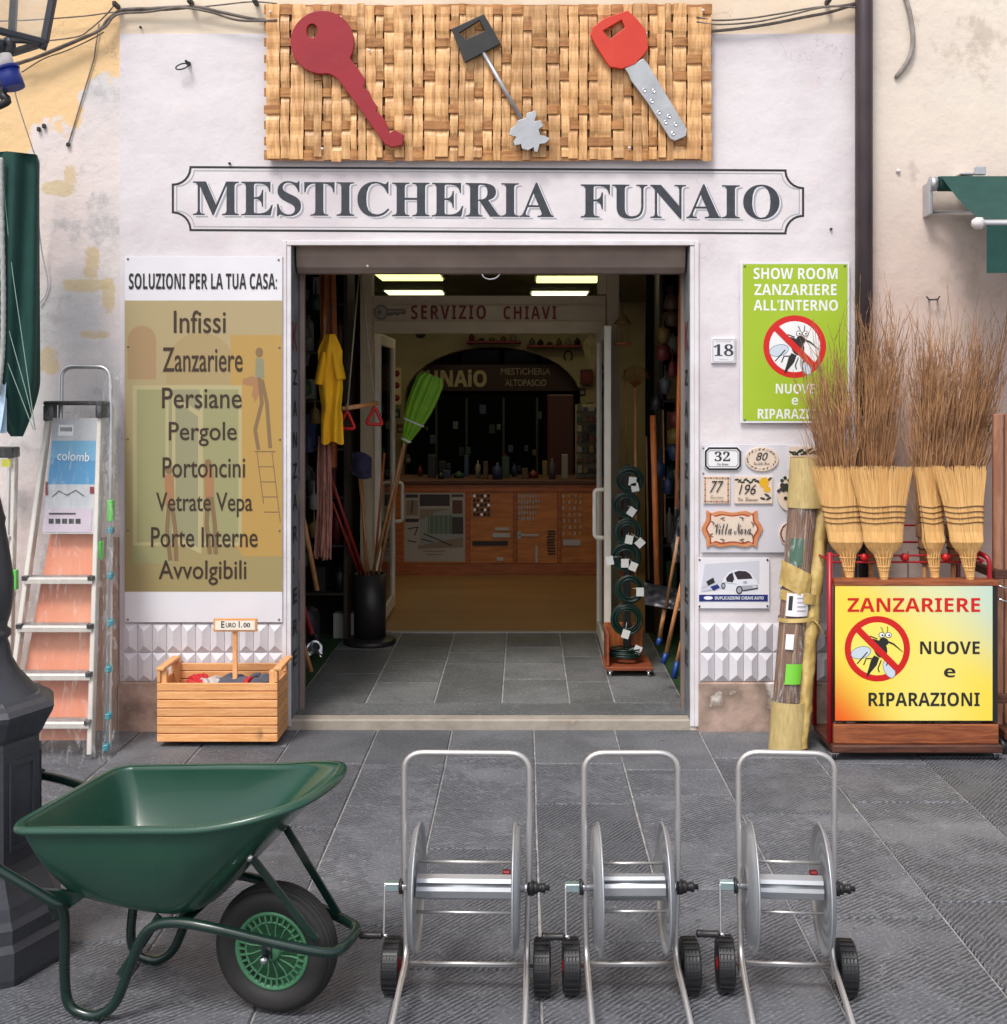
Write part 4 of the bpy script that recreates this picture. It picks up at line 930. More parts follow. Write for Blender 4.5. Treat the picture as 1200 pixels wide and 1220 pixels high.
plate('key_bit', [C([(657, 345), (660, 330), (672, 322), (680, 308), (700, 302), (702, 290), (724, 283), (727, 292), (722, 310), (738, 308), (745, 322), (733, 330), (736, 345), (750, 348), (762, 354), (750, 366), (735, 368), (730, 388), (722, 388), (720, 376), (706, 384), (690, 380), (688, 368), (672, 372), (668, 362), (676, 350)])], YK - .003, .014, key_steel, t, bevel=.001)
t = thing('key_sign', 'dimpled key with an orange-red bow and silver blade at the right of the woven panel', 'key sign', P(800, 168, YK))
orange_key = mat('orange_key_paint', s(216, 62, 40), s(204, 52, 34), 8, rough=.45)
plate('key_bow', [C([(960, 28), (985, 52), (1006, 78), (1012, 125), (1000, 142), (978, 165), (945, 177), (915, 172), (905, 160), (880, 120), (864, 90), (870, 72), (900, 48)]), C([(896, 80), (944, 52), (952, 72), (914, 102)])], YK, .024, orange_key, t, bevel=.0025)
bl = plate('key_blade', [C([(953, 176), (1000, 150), (1012, 164), (1060, 245), (1111, 330), (1108, 348), (1080, 360), (1068, 354), (1010, 262), (968, 205), (962, 190)])], YK - .002, .014, key_steel, t, bevel=.0015)
for (a, b) in ((1003, 230), (1027, 232), (1022, 258), (1040, 287), (1066, 297), (1057, 312), (1083, 317), (1076, 341)):
    c_ = C([(a, b)])[0]; MB().lathe([(.011, 0), (.011, .002), (.007, .003), (.006, .0005), (0, 0)], P(*c_, YK - .009), (0, -1, 0), 12).build('dimple', chrome, bl)
# ================================================================== PLASTIC FILM
def film_mat(name, tint, dens, sc_=9, white=(.8, .8, .8)):
    m = bpy.data.materials.new(name); m.use_nodes = True; n, L, b = nodes(m)
    b.inputs['Base Color'].default_value = (*white, 1); b.inputs['Roughness'].default_value = .18; b.inputs['Specular IOR Level'].default_value = .6
    tc = n.new('ShaderNodeTexCoord'); mp = n.new('ShaderNodeMapping'); mp.inputs['Scale'].default_value = (2.2, 2.2, .35); mp.inputs['Rotation'].default_value = (0, .6, 0); L.new(tc.outputs['Object'], mp.inputs[0])
    a = nz(n, L, mp.outputs[0], sc_, 6, .6, 1.5); st = smooth(n, L, a, .50, .72)  # diagonal highlights painted in as whiter, denser streaks of film
    L.new(mth(n, L, 'MULTIPLY', mth(n, L, 'ADD', mth(n, L, 'MULTIPLY', st, .8), .12), dens), b.inputs['Alpha'])
    bumpn(n, L, b, a, .02); return m
film = film_mat('clear_film', None, .30, 13)

# ================================================================== STEP LADDERS
def ly(py): return -.45 + (905 - py) / 468 * .33
def LP(px, py, o=0.0): return P(px, py, ly(py) + o)
rail_m = mat('ladder_rail', (.74, .69, .62), (.66, .62, .57), 12, rough=.42, metal=.35)
step_m = mat('ladder_step', (.55, .54, .53), (.42, .42, .42), 30, rough=.4, metal=.8)
salmon = mat('salmon_cardboard', s(232, 160, 128), s(212, 116, 84), 3, rough=.5, c3=s(240, 190, 160))
teal = mat('teal_plastic', s(20, 140, 158), rough=.35); greentape = mat('green_tape', s(88, 204, 70), rough=.45)
t = thing('step_ladder', 'folded aluminium step ladder wrapped in clear film, leaning left of the olive board', 'ladder', (XP(70, -.45), -.44, 0))
for (a, b) in (((59, 492), (5, 898)), ((120, 492), (108, 899))): MB().bar(LP(*a), LP(*b), .022, .045, up=(0, 1, 0), c=.003).build('rail', rail_m, t)
for i, (py, a, b) in enumerate(((688, 33, 113), (745, 26, 112), (802, 19, 110.5), (859, 11, 109))):
    q = MB(); p0 = LP(a, py + 2); p1 = LP(b, py + 2); q.box(p0.x, p1.x, p0.y - .035, p0.y + .045, p0.z - .012, p0.z + .012, c=.003).build('step', step_m, t)
    st_ = [o for o in t.children][-1]
    for k in range(5): MB().box(p0.x + .01, p1.x - .01, p0.y - .028 + k * .014, p0.y - .022 + k * .014, p0.z + .0122, p0.z + .0145).build('tread_ridge', step_m, st_)
    MB().box(p0.x - .004, p1.x + .004, p0.y - .042, p0.y - .036, p0.z - .016, p0.z + .008, c=.002).build('step_edge', rail_m, st_)
    for xx in (p0.x + .004, p1.x - .004): MB().box(xx - .013, xx + .013, p0.y - .048, p0.y - .016, p0.z + .0, p0.z + .021, c=.003).build('end_cap', black_plastic, st_)
p0, p1 = LP(56, 490), LP(127, 490)
MB().box(p0.x, p1.x, p0.y - .05, p0.y + .09, p0.z + .028, p0.z + .048, c=.006).box(p0.x, p0.x + .03, p0.y - .05, p0.y + .05, p0.z - .045, p0.z + .03, c=.006).box(p1.x - .035, p1.x, p0.y - .05, p0.y + .05, p0.z - .03, p0.z + .03, c=.006).build('top_platform', black_plastic, t)
bp_ = [LP(62, 500, -.012), LP(119, 500, -.012), LP(115, 636, -.012), LP(50, 636, -.012)]
def quad_board(name, m, a, b, c, e, off, th=.004, parent=t):
    pts = [LP(*a, off), LP(*b, off), LP(*c, off), LP(*e, off)]; k = [p + Vector((0, th, 0)) for p in pts]
    return MB().add(pts + k, [(0, 1, 2, 3), (7, 6, 5, 4), (0, 1, 5, 4), (1, 2, 6, 5), (2, 3, 7, 6), (3, 0, 4, 7)]).build(name, m, parent)
quad_board('back_panel', salmon, (60, 636), (116, 636), (107, 882), (14, 882), .045)
lab = quad_board('product_label', mat('label_grey', s(206, 206, 206), s(180, 184, 190), 14, rough=.35), (63, 498), (119, 498), (113, 636), (50, 636), -.012)
fnl = lambda a, b, y: LP(a, b, -.013 - (-.02 - y))
d = Draw(-.02, .0002, fn=lambda a, b, y: LP(a, b, -.0125 + (y + .02)))
d.poly([(62, 525), (118, 525), (116, 577), (57, 577)], 0); d.poly([(60, 545), (117, 549), (116, 577), (57, 577)], 3); d.poly([(70, 506), (88, 506), (87, 519), (69, 519)], 1)
for i in range(6): d.rect(72 + i * 2.4, 73.4 + i * 2.4, 509, 514, 2)
d.poly([(54, 606), (110, 606), (108, 634), (50, 634)], 4)
for i in range(5): d.rect(58 + i * 8, 64 + i * 8, 618, 624, 2)
d.line([(62, 592), (70, 585), (80, 590), (90, 584), (100, 591)], 1, 2); d.rect(54, 57, 574, 590, 5); d.rect(107, 112, 580, 588, 5)
d.rect(58, 90, 611, 613, 2)
d.build('label_print', [mat('label_blue', s(112, 172, 206), rough=.35), white_print, black_print, mat('label_blue_dark', s(72, 148, 196), rough=.35), mat('label_mauve', s(200, 186, 198), rough=.35), red_dark], lab)
text('label_lettering', 'colomb', LP(68, 548, -.016), LP(106, 550, -.016) - LP(68, 548, -.016), LP(69, 537, -.016) - LP(68, 548, -.016), white_print, lab)
MB().tube(fillet([LP(70, 640, .06), LP(72, 520, .05), LP(73, 437, .045), LP(131, 437, .045), LP(132, 500, .05), LP(128, 893, .055)], [0, .0, .06, .06, .0, 0]), .011, 10).build('rear_frame', alu, t)
MB().bar(LP(134, 485, .06), LP(130, 893, .06), .012, .02, up=(0, 1, 0)).build('rear_rail', rail_m, t)
for (a, b) in ((132, 632), (132, 686), (132, 742), (130, 797), (129.5, 853), (127, 890)):
    q = LP(a, b, .04); MB().box(q.x - .012, q.x + .012, q.y - .02, q.y + .02, q.z - .014, q.z + .014, c=.004).build('teal_cap', teal, t)
for (a, b, h) in ((133, 608, 12), (120, 655, 10)): q = LP(a, b, .02); MB().box(q.x - .010, q.x + .012, q.y - .03, q.y + .01, q.z - h / 250, q.z + h / 250, c=.002).build('green_tape', greentape, t)
def filmf(u, v):
    py = 478 + v * 432; l = 52 - (py - 478) * .13; rr = 140 - (py - 478) * .035
    px = l + u * (rr - l); o = -.050 - .018 * math.sin(u * math.pi) + .010 * noise.noise((u * 5, v * 9, 1.3)) + .005 * noise.noise((u * 16, v * 30, 4.3))
    return LP(px + 1.5 * noise.noise((v * 9, u * 3, 8)), py, o)
MB().grid(filmf, 26, 90).build('plastic_film', film, t, normals=False)
def filmg(u, v):
    py = 440 + v * 470; px = 122 + u * 20 + 2.5 * noise.noise((v * 14, u * 2, 3)) + (8 * math.exp(-((v - .05) / .03) ** 2) * u); return LP(px, py, .0 - .02 * math.sin(3.1 * u) + .008 * noise.noise((u * 7, v * 24, 2)))
MB().grid(filmg, 8, 80).build('plastic_film', film_mat('crinkled_film', None, .42, 22), t, normals=False)
t = thing('step_ladder', 'second wrapped ladder standing mostly outside the picture at the left edge', 'ladder', (XP(0, -.3), -.3, 0))
def L2(px, py, o=0): return P(px, py, -.32 + (905 - py) / 468 * .2 + o)
for (a, b) in (((18, 545), (10, 890)), ((-22, 545), (-50, 890))): MB().bar(L2(*a), L2(*b), .018, .04, up=(0, 1, 0), c=.003).build('rail', rail_m, t)
MB().bar(L2(12, 545, .03), L2(5, 880, .03), .012, .03, up=(0, 1, 0), c=.003).build('rear_rail', alu, t)
p0, p1 = L2(-24, 540), L2(20, 540); MB().box(p0.x, p1.x, p0.y - .04, p0.y + .04, p0.z - .02, p0.z + .03, c=.006).build('top_platform', black_plastic, t)
MB().box(p1.x - .05, p1.x - .01, p0.y - .044, p0.y - .04, p0.z - .06, p0.z - .025).build('yellow_sticker', mat('sticker_yellow', s(200, 200, 50), rough=.4), t)
for py in (640, 710, 780, 850): q0, q1 = L2(-28 - (py - 640) * .08, py), L2(15, py); MB().box(q0.x, q1.x, q0.y - .03, q0.y + .04, q0.z - .01, q0.z + .01, c=.002).build('step', step_m, t)
MB().grid(lambda u, v: L2(-30 + u * 54, 535 + v * 360, -.05 + .012 * noise.noise((u * 6, v * 14, 5))), 14, 50).build('plastic_film', film, t, normals=False)
q = L2(21, 690); MB().box(q.x - .012, q.x + .006, q.y - .03, q.y, q.z - .045, q.z + .045, c=.002).build('green_tape', greentape, t)

# ================================================================== CLOSED PARASOL
YP = -.40
t = thing('closed_parasol', 'closed dark green canvas parasol hanging at the left edge above the ladders', 'parasol', P(15, 520, YP))
def par(u, v):
    a = (u - .5) * math.pi * 1.15; py = 180 + v * 340
    tip = 1 if v < .80 else 1 - ((v - .80) / .20) ** 1.3 * .82
    top = 1 if v > .04 else .90 + .1 * (v / .04)
    cx = 8 + (12 * ((v - .8) / .2) if v > .8 else 0); rx = (40 - 2 * v) * tip * top
    fold = 1 + .06 * math.sin(a * 7 + v * 2) * (.3 + v)
    px = cx + rx * math.sin(a) * fold
    return P(px, py + (0 if v else 4 * abs(math.sin(a))), YP - .12 * tip * math.cos(a) * (1 + .16 * math.sin(a * 7 + v * 2.5)))
MB().grid(par, 70, 60).build('canvas', green_fabric, t, normals=False)
MB().grid(lambda u, v: P(-30 + u * 76, 180 - 0 * v, YP - .11 + v * .2), 4, 3).build('canvas_top', green_fabric, t, normals=False)
cord = mat('pale_cord', s(150, 178, 168), rough=.6)
for pts in (((2, 190), (12, 300), (26, 400), (42, 512)), ((2, 362), (18, 420), (32, 470), (42, 512)), ((2, 414), (20, 460), (40, 512)), ((2, 216), (4, 300), (8, 362), (10, 362))):
    MB().tube(cr([P(a, b, YP - .135) for a, b in pts], 4), .0018, 5).build('cord', cord, t)
rope_m = mat('grey_rope', s(186, 188, 184), s(150, 152, 150), 60, rough=.8)
MB().tube(cr([P(1, 188, YP - .15), P(2, 260, YP - .15), P(4, 350, YP - .15), P(3, 420, YP - .15), P(-2, 470, YP - .15)], 14), [.010 + .002 * (i % 2) for i in range(57)], 8).build('ribbed_hose', rope_m, t)
MB().tube([P(-6, 60, YP), P(-6, 190, YP)], .02, 10).build('pole', alu, t)
t2 = MB().grid(lambda u, v: P(-30 + u * (38 - 8 * v * v), 436 + v * 80, YP - .14 + .01 * math.sin(u * 9)), 12, 12).build('pale_cloth', mat('pale_blue_cloth', s(200, 224, 240), s(180, 208, 230), 12, rough=.8), None, normals=False)
tag(t2, 'scrap of pale blue cloth hanging below the parasol at the left edge', 'cloth')
MB().grid(lambda u, v: P(-30 + u * 38, 436 + v * 80, YP - .11), 2, 2).build('cloth_back', mat('pale_blue_cloth', s(200, 224, 240)), t2, normals=False)

# ================================================================== CAST IRON LAMP POST WITH LANTERN
dl = 3.34; yl_ = dl - D; cxp = (-24 - CX) * dl / F
t = thing('street_lamp', 'dark cast iron lamp post with octagonal foot and glazed lantern at the left edge', 'street lamp', (cxp, yl_, 0))
R = lambda px: (px + 24) * dl / F * .985
Z = lambda py: H - (py - HY) * dl / F
def octo(name, prof, seg=8, a0=0.0, m=dark_metal, sm=False): return MB().lathe(prof, (cxp, yl_, 0), (0, 0, 1), seg, sm=sm, a0=a0).build(name, m, t)
octo('foot', [(R(78), 0), (R(80), .02), (R(80), Z(1102)), (R(75), Z(1094)), (R(75), Z(1078)), (R(70), Z(1070)), (R(66), Z(1056)), (R(58), Z(1040)), (R(52), Z(1028))])
octo('shaft', [(R(52), Z(1029)), (R(49), Z(1015)), (R(48), Z(880)), (R(47), Z(872))])
for k in range(8):
    a = math.pi / 8 + k * math.pi / 4; rr = R(48) * math.cos(math.pi / 8)
    M = Matrix.Translation((cxp, yl_, 0)) @ Matrix.Rotation(a, 4, 'Z')
    q = MB(); 
    for (c, e) in ((-.045, -.036), (.036, .045)): q.box(rr - .002, rr + .006, c, e, Z(1000), Z(895), M=M)
    q.box(rr - .002, rr + .006, -.036, .036, Z(1000), Z(993), M=M).box(rr - .002, rr + .006, -.036, .036, Z(902), Z(895), M=M); q.build('panel_frame', dark_metal, t)
octo('collar', [(R(46), Z(876)), (R(52), Z(868)), (R(57), Z(858)), (R(64), Z(846)), (R(66), Z(840)), (R(60), Z(834)), (R(52), Z(830)), (R(48), Z(826))])
octo('upper_shaft', [(R(46), Z(831)), (R(43), Z(827)), (R(38), Z(822)), (R(30), Z(812)), (R(20), Z(800)), (R(12), Z(784)), (R(9), Z(768)), (R(7), Z(762)), (R(11), Z(758)), (R(11), Z(752)), (R(6), Z(748)), (R(10), Z(735)), (R(14), Z(715)), (R(14), Z(690)), (R(9), Z(655)), (R(4), Z(625)), (R(5), Z(618)), (R(3), Z(612)), (R(-2), Z(590)), (R(-4), Z(400)), (R(-6), 3.6)], 32, 0, sm=True)
zl = Z(52)
MB().tube(fillet([(cxp, yl_, zl - .25), (cxp + .02, yl_ - .02, zl - .10), (cxp + .10, yl_ - .02, zl - .02), (cxp + .09, yl_ - .02, zl + .01)], .05), .014, 10).build('bracket_arm', dark_metal, t)
lc = Vector((cxp + .065, yl_ - .03, zl)); r0, r1, hh = .125, .20, .42
ang = [math.radians(a) for a in (8, 98, 188, 278)]
B = [lc + Vector((r0 * math.cos(a), r0 * math.sin(a), 0)) for a in ang]; T_ = [lc + Vector((r1 * math.cos(a), r1 * math.sin(a), hh)) for a in ang]
q = MB()
for i in range(4):
    q.bar(B[i], B[(i + 1) % 4], .02, .018, c=.003); q.bar(B[i], T_[i], .02, .02, up=(1, 0, .1), c=.003); q.bar(T_[i], T_[(i + 1) % 4], .02, .02, c=.003)
lf = q.build('lantern_frame', dark_metal, t)
lg_m = mat('lantern_pane', (.8, .8, .78), rough=.05, alpha=.22)
for i in range(4): MB().add([B[i] * .5 + B[(i + 1) % 4] * .5 + (B[i] - B[(i + 1) % 4]) * .46, B[i] * .5 + B[(i + 1) % 4] * .5 - (B[i] - B[(i + 1) % 4]) * .46, T_[i] * .5 + T_[(i + 1) % 4] * .5 - (T_[i] - T_[(i + 1) % 4]) * .46, T_[i] * .5 + T_[(i + 1) % 4] * .5 + (T_[i] - T_[(i + 1) % 4]) * .46], [(0, 1, 2, 3)]).build('lantern_pane', lg_m, lf)
MB().tube([B[0] + Vector((-.006, 0, -.02)), B[0]], .011, 8).tube([lc - Vector((0, 0, .001)), lc + Vector((0, 0, -.05))], .02, 10).tube([B[0], B[2]], .006, 6).tube([B[1], B[3]], .006, 6).build('lantern_finial', dark_metal, lf)
# plug socket with blue cap
t = thing('power_connector', 'white power connector with a blue cap hanging under the lantern', 'plug', P(14, 85, yl_))
a, b = P(4, 66, yl_ - .05), P(17, 105, yl_ - .05); m_ = a + (b - a) * .45; dv_ = (b - a)
MB().tube([a, m_], .0215, 14).build('connector_body', white_paint, t); MB().tube([m_ - dv_ * .04, b], [.029, .030], 14).tube([m_ - dv_ * .08, m_], .032, 14).build('cap', mat('blue_cap', s(28, 50, 140), rough=.35), t)
MB().tube(cr([P(-8, 40, yl_ - .03), P(-4, 56, yl_ - .05), a], 4), .006, 6).build('lead', black_plastic, t)
t = MB().tube(cr([P(-4, 98, yl_ - .05), P(6, 103, yl_ - .05), P(2, 112, yl_ - .05), P(9, 120, yl_ - .05), P(-4, 127, yl_ - .05)], 4), .012, 8).build('lead_coil', black_plastic); tag(t, 'short black lead curled beneath the blue-capped connector', 'cable')
t = MB().tube(cr([P(17, 106, -2.2), P(22, 125, -1.8), P(30, 150, -1.0), P(40, 180, -.5), P(44, 190, -.30)], 5), .0022, 5).build('thin_wire', mat('white_wire', (.5, .5, .5))); tag(t, 'thin pale wire running from the blue connector down to the parasol', 'wire')

# ================================================================== SLATTED CRATE
t = thing('slatted_crate', 'pine slatted crate on casters with a one euro sign, below the olive board', 'crate', (XP(258, -.26), -.14, 0))
xa, xb, ya, yb = XP(187, -.275), XP(330.5, -.275), -.275, -.03
zt0, zb0 = ZP(813.6, ya), ZP(884.5, ya); hgt = (zt0 - zb0) / 7
for i in range(7):
    z0 = zb0 + i * hgt + .0022; z1 = z0 + hgt - .0044
    MB().box(xa, xb, ya, ya + .012, z0, z1, c=.002).build('slat', pine, t); MB().box(xa, xb, yb - .012, yb, z0, z1, c=.002).build('slat', pine, t)
    for x in (xa, xb - .012): MB().box(x, x + .012, ya + .0125, yb - .0125, z0, z1, c=.002).build('slat', pine_v, t)
zr = zt0 + .066
MB().box(xa, xb, yb - .012, yb, zt0 + .0012, zt0 + hgt * .9, c=.002).build('slat', pine, t)
for x in (xa, xb - .014):
    for y in (ya, yb - .045): MB().box(x + (.0126 if x == xa else -.026), x + (.040 if x == xa else .0014), y + .0126, y + .045, zb0, zr - .014, c=.002).build('corner_post', pine_v, t)
    for y in (ya, yb - .035): MB().box(x, x + .014, y, y + .035, zt0 + .0014, zr - .014, c=.002).build('handle_upright', pine_v, t)
    MB().box(x - .004, x + .034, ya - .002, yb + .004, zr - .0125, zr + .003, c=.003).build('handle_rail', pine_v, t)
MB().box(xa + .014, xb - .014, ya + .014, yb - .014, zb0 + .005, zb0 + .015).build('crate_floor', pine, t)
for x in (xa + .10, xb - .06):
    for y in (ya + .05, yb - .05):
        c_ = MB().box(x - .016, x + .016, y - .012, y + .012, zb0 - .006, zb0, c=.001).build('caster', chrome, t); MB().lathe([(0, -.006), (.010, -.006), (.010, .006), (0, .006)], (x, y, .010), (0, 1, 0), 12).build('caster_wheel', black_plastic, c_)
ys_ = -.19
sp = MB().box(XP(277, ys_), XP(282.5, ys_), ys_, ys_ + .014, zb0 + .02, ZP(752, ys_), c=.002).build('sign_post', pine_v, t)
ps = MB().box(XP(255, ys_), XP(307, ys_), ys_ - .012, ys_ - .0005, ZP(752, ys_), ZP(736.5, ys_), c=.002).build('price_sign', pine, t)
MB().box(XP(257.5, ys_), XP(304.5, ys_), ys_ - .0145, ys_ - .0125, ZP(749.8, ys_), ZP(738.8, ys_)).build('price_card', mat('price_card', s(246, 236, 220), rough=.5), ps)
tpx('lettering', 'E', 263.5, 267.5, 740.2, 748, ys_ - .0152, black_print, ps, offset=.02); tpx('lettering', 'URO', 269, 281, 742, 747.6, ys_ - .0152, black_print, ps, offset=.02); tpx('lettering', '1.', 284.5, 288.6, 740, 747.8, ys_ - .0152, black_print, ps, offset=.02); tpx('lettering', '00', 290, 298, 742, 747.6, ys_ - .0152, black_print, ps, offset=.02)
# gloves in the crate
gl_ = {'grey': mat('glove_grey', s(96, 96, 108), s(72, 72, 84), 30, rough=.85, bump=.001, bscale=200), 'red': mat('glove_red', s(190, 30, 36), rough=.7), 'pale': mat('glove_pale', s(206, 196, 190), s(180, 172, 170), 40, rough=.85)}
def glove(label, px, rz, m, tilt=.1, k=1.0, z=None):
    y = -.15 + rnd.uniform(-.03, .05); x = XP(px, y); z = z if z else zt0 - .028
    t = thing('work_glove', label, 'glove', (x, y, z), group='gloves heaped in the crate', rot=(tilt, rnd.uniform(-.2, .2), rz)); mb = MB()
    mb.grid(lambda u, v: ((.085 * (v - .5)) * k, (.045 + .008 * math.sin(v * 5)) * math.cos(u * 6.2832) * k, (.016 + .007 * math.sin(v * 3.1)) * math.sin(u * 6.2832) * k + .006 * noise.noise((u * 4, v * 6, px))), 14, 8).build('palm', m, t, local=True, normals=True)
    for j, (fy, fl_) in enumerate(((-.033, .060), (-.011, .072), (.011, .070), (.032, .055))):
        MB().tube(cr([(.036 * k, fy * .85 * k, 0), (.065 * k, fy * k, .010), ((.045 + fl_ * .8) * k, fy * 1.15 * k, rnd.uniform(-.012, .008))], 4), [.0115 * k] * 8 + [.007 * k], 8).build('finger', m, t, local=True)
    MB().tube(cr([(-.01 * k, .036 * k, 0), (.02 * k, .062 * k, .006), (.05 * k, .070 * k, 0)], 4), [.013 * k] * 8 + [.008 * k], 8).build('thumb', m, t, local=True)
    MB().tube([(-.066 * k, 0, 0), (-.040 * k, 0, 0)], .042 * k, 14, fl=(1, .42)).build('cuff', gl_['red'] if m is gl_['grey'] else m, t, local=True)
glove('red glove at the left end of the heap in the crate', 246, 2.4, gl_['red']); glove('pale glove next to the red one in the crate', 257, .6, gl_['pale'])
glove('grey glove left of the sign post in the crate', 268, .2, gl_['grey'], .2); glove('grey glove right behind the sign post in the crate', 284, 2.9, gl_['grey'], -.1, z=zt0 - .020)
glove('grey glove at the right end of the heap in the crate', 300, .3, gl_['grey'], .2); glove('pale glove under the grey ones in front of the sign post', 274, 1.2, gl_['pale'], .0, z=zt0 - .05)

# ================================================================== SCREEN SIGN TROLLEY
YF_ = -.43; xl, xr = XP(992, YF_), XP(1185, YF_)
grad = bpy.data.materials.new('gradient_print'); grad.use_nodes = True; n, L, b = nodes(grad); b.inputs['Roughness'].default_value = .22; b.inputs['Coat Weight'].default_value = .3
tcx = n.new('ShaderNodeTexCoord'); sx = n.new('ShaderNodeSeparateXYZ'); L.new(tcx.outputs['Object'], sx.inputs[0])
ux = mth(n, L, 'DIVIDE', mth(n, L, 'ADD', sx.outputs[0], .345), .69); uz = mth(n, L, 'DIVIDE', mth(n, L, 'SUBTRACT', sx.outputs[2], .17), .60)
c = mixc(n, L, smooth(n, L, mth(n, L, 'ADD', mth(n, L, 'MULTIPLY', ux, .8), uz), .95, 1.75), s(250, 224, 82), s(196, 220, 208))
c = mixc(n, L, smooth(n, L, mth(n, L, 'ADD', mth(n, L, 'MULTIPLY', ux, 1.25), mth(n, L, 'MULTIPLY', uz, 1.1)), .62, -.02), c, s(240, 96, 26))
c = mixc(n, L, mth(n, L, 'MULTIPLY', smooth(n, L, mth(n, L, 'ABSOLUTE', mth(n, L, 'SUBTRACT', mth(n, L, 'SUBTRACT', ux, .55), mth(n, L, 'MULTIPLY', uz, .1))), .45, .0), .35), c, s(255, 250, 170))
L.new(c, b.inputs['Base Color'])
t = thing('sign_trolley', 'wooden trolley with the bright yellow insect-screen sign on its front', 'sign', ((xl + xr) / 2, YF_, 0))
red_tube = mat('red_tube', s(168, 22, 34), s(150, 18, 30), 9, rough=.35)
zb1 = .035
MB().box(xl - .012, xr + .02, YF_ - .05, -.13, zb1, zb1 + .035, c=.006).build('base_board', dark_wood, t)
MB().box(xl - .002, xr + .008, YF_ - .030, YF_ - .004, zb1 + .0352, ZP(861, YF_), c=.004).build('front_board', brown_wood, t)
MB().box(xl + .01, xl + .03, YF_ - .028, YF_ - .012, ZP(860, YF_), ZP(694, YF_)).box(xr - .008, xr + .004, YF_ - .028, YF_ - .012, ZP(860, YF_), ZP(694, YF_)).build('frame_side', dark_wood, t)
MB().box(xl + .0, xr + .006, YF_ - .036, YF_ + .06, ZP(697, YF_) + .001, ZP(690.5, YF_), c=.003).build('top_board', brown_wood, t)
z0, z1 = ZP(858.5, YF_ - .03), ZP(698, YF_ - .03)
pan = MB().box(XP(995, YF_ - .03), XP(1182.5, YF_ - .03), YF_ - .034, YF_ - .029, z0, z1, c=.001)
pn = pan.build('sign_panel', grad, t)
MB().box(XP(992.7, YF_), XP(1185.3, YF_), YF_ - .0285, YF_ - .011, z0 - .006, z1 + .0).build('panel_edge', black_plastic, t)
yy = YF_ - .0345; d = Draw(yy, .00008); mosquito(d, 1045.5, 773, 39, (0, 1, 2, 3, 4), 5); d.build('emblem_print', [white_print, red_print, black_print, wing_m, outline_m, mat('pale_yellow_print', s(252, 234, 110), rough=.3)], pn)
for (tx, a, b, c_, e, m_) in (('ZANZARIERE', 1010, 1168, 712.5, 729, red_print), ('NUOVE', 1096.5, 1167.5, 764, 779.5, black_print), ('e', 1125, 1138.5, 796, 807, black_print), ('RIPARAZIONI', 1035, 1167.5, 825, 841.5, black_print)):
    tpx('lettering', BOLD(tx), a, b, c_, e, yy - .0006, m_, pn)
for (x, y) in ((xl + .0, YF_ - .02), (xr - .0, YF_ - .02), (xl + .02, -.17), (xr - .02, -.17)):
    c_ = MB().box(x - .02, x + .02, y - .016, y + .016, zb1 - .008, zb1 - .0005, c=.001).box(x - .012, x - .009, y - .012, y + .012, .012, zb1 - .008).box(x + .009, x + .012, y - .012, y + .012, .012, zb1 - .008).build('caster', chrome, t)
    MB().lathe([(0, -.008), (.014, -.008), (.016, -.004), (.016, .004), (.014, .008), (0, .008)], (x, y, .0165), (1, 0, 0), 14).build('caster_wheel', black_plastic, c_)
# red wire stand
yr = -.16
MB().tube([(xl - .012, YF_ + .0, .07), (xl - .012, YF_ + .0, ZP(658, YF_))], .013, 8).build('stand_post', red_tube, t)
MB().tube([(xl - .012, yr, .07), (xl - .012, yr, ZP(650, yr))], .011, 8).build('stand_post', red_tube, t)
MB().tube(fillet([(xr - .01, YF_ + .03, .10), (xr - .01, YF_ + .03, ZP(666, YF_)), (xr - .05, YF_ + .09, ZP(660, YF_)), (xr - .06, yr, ZP(640, yr)), (xr - .06, yr, .07)], .03), .011, 8).build('stand_post', red_tube, t)
for (y, py) in ((YF_ + .06, 664), (YF_ + .06, 672), (yr, 634), (yr, 655)): MB().tube([(xl - .012, y, ZP(py, YF_)), (xr - .03, y, ZP(py, YF_))], .005, 6).build('cross_wire', red_tube, t)
for x in (xl - .012, xr - .05): MB().tube([(x, YF_ + .0, ZP(668, YF_)), (x, yr, ZP(668, YF_))], .006, 6).build('cross_wire', red_tube, t)
for px in (1030, 1078, 1127, 1160): q = P(px, 664, YF_ + .055); MB().lathe([(.0, -.012), (.017, -.01), (.018, .01), (0, .012)], q, (0, 1, 0), 10).build('red_knob', red_plastic, t)
for i in range(6): x = xl + .06 + i * .115; MB().tube([(x, yr - .05, .075), (x, yr - .05, ZP(655, yr))], .004, 5).build('stand_wire', mat('dull_wire', (.22, .19, .18), rough=.5, metal=.4), t)

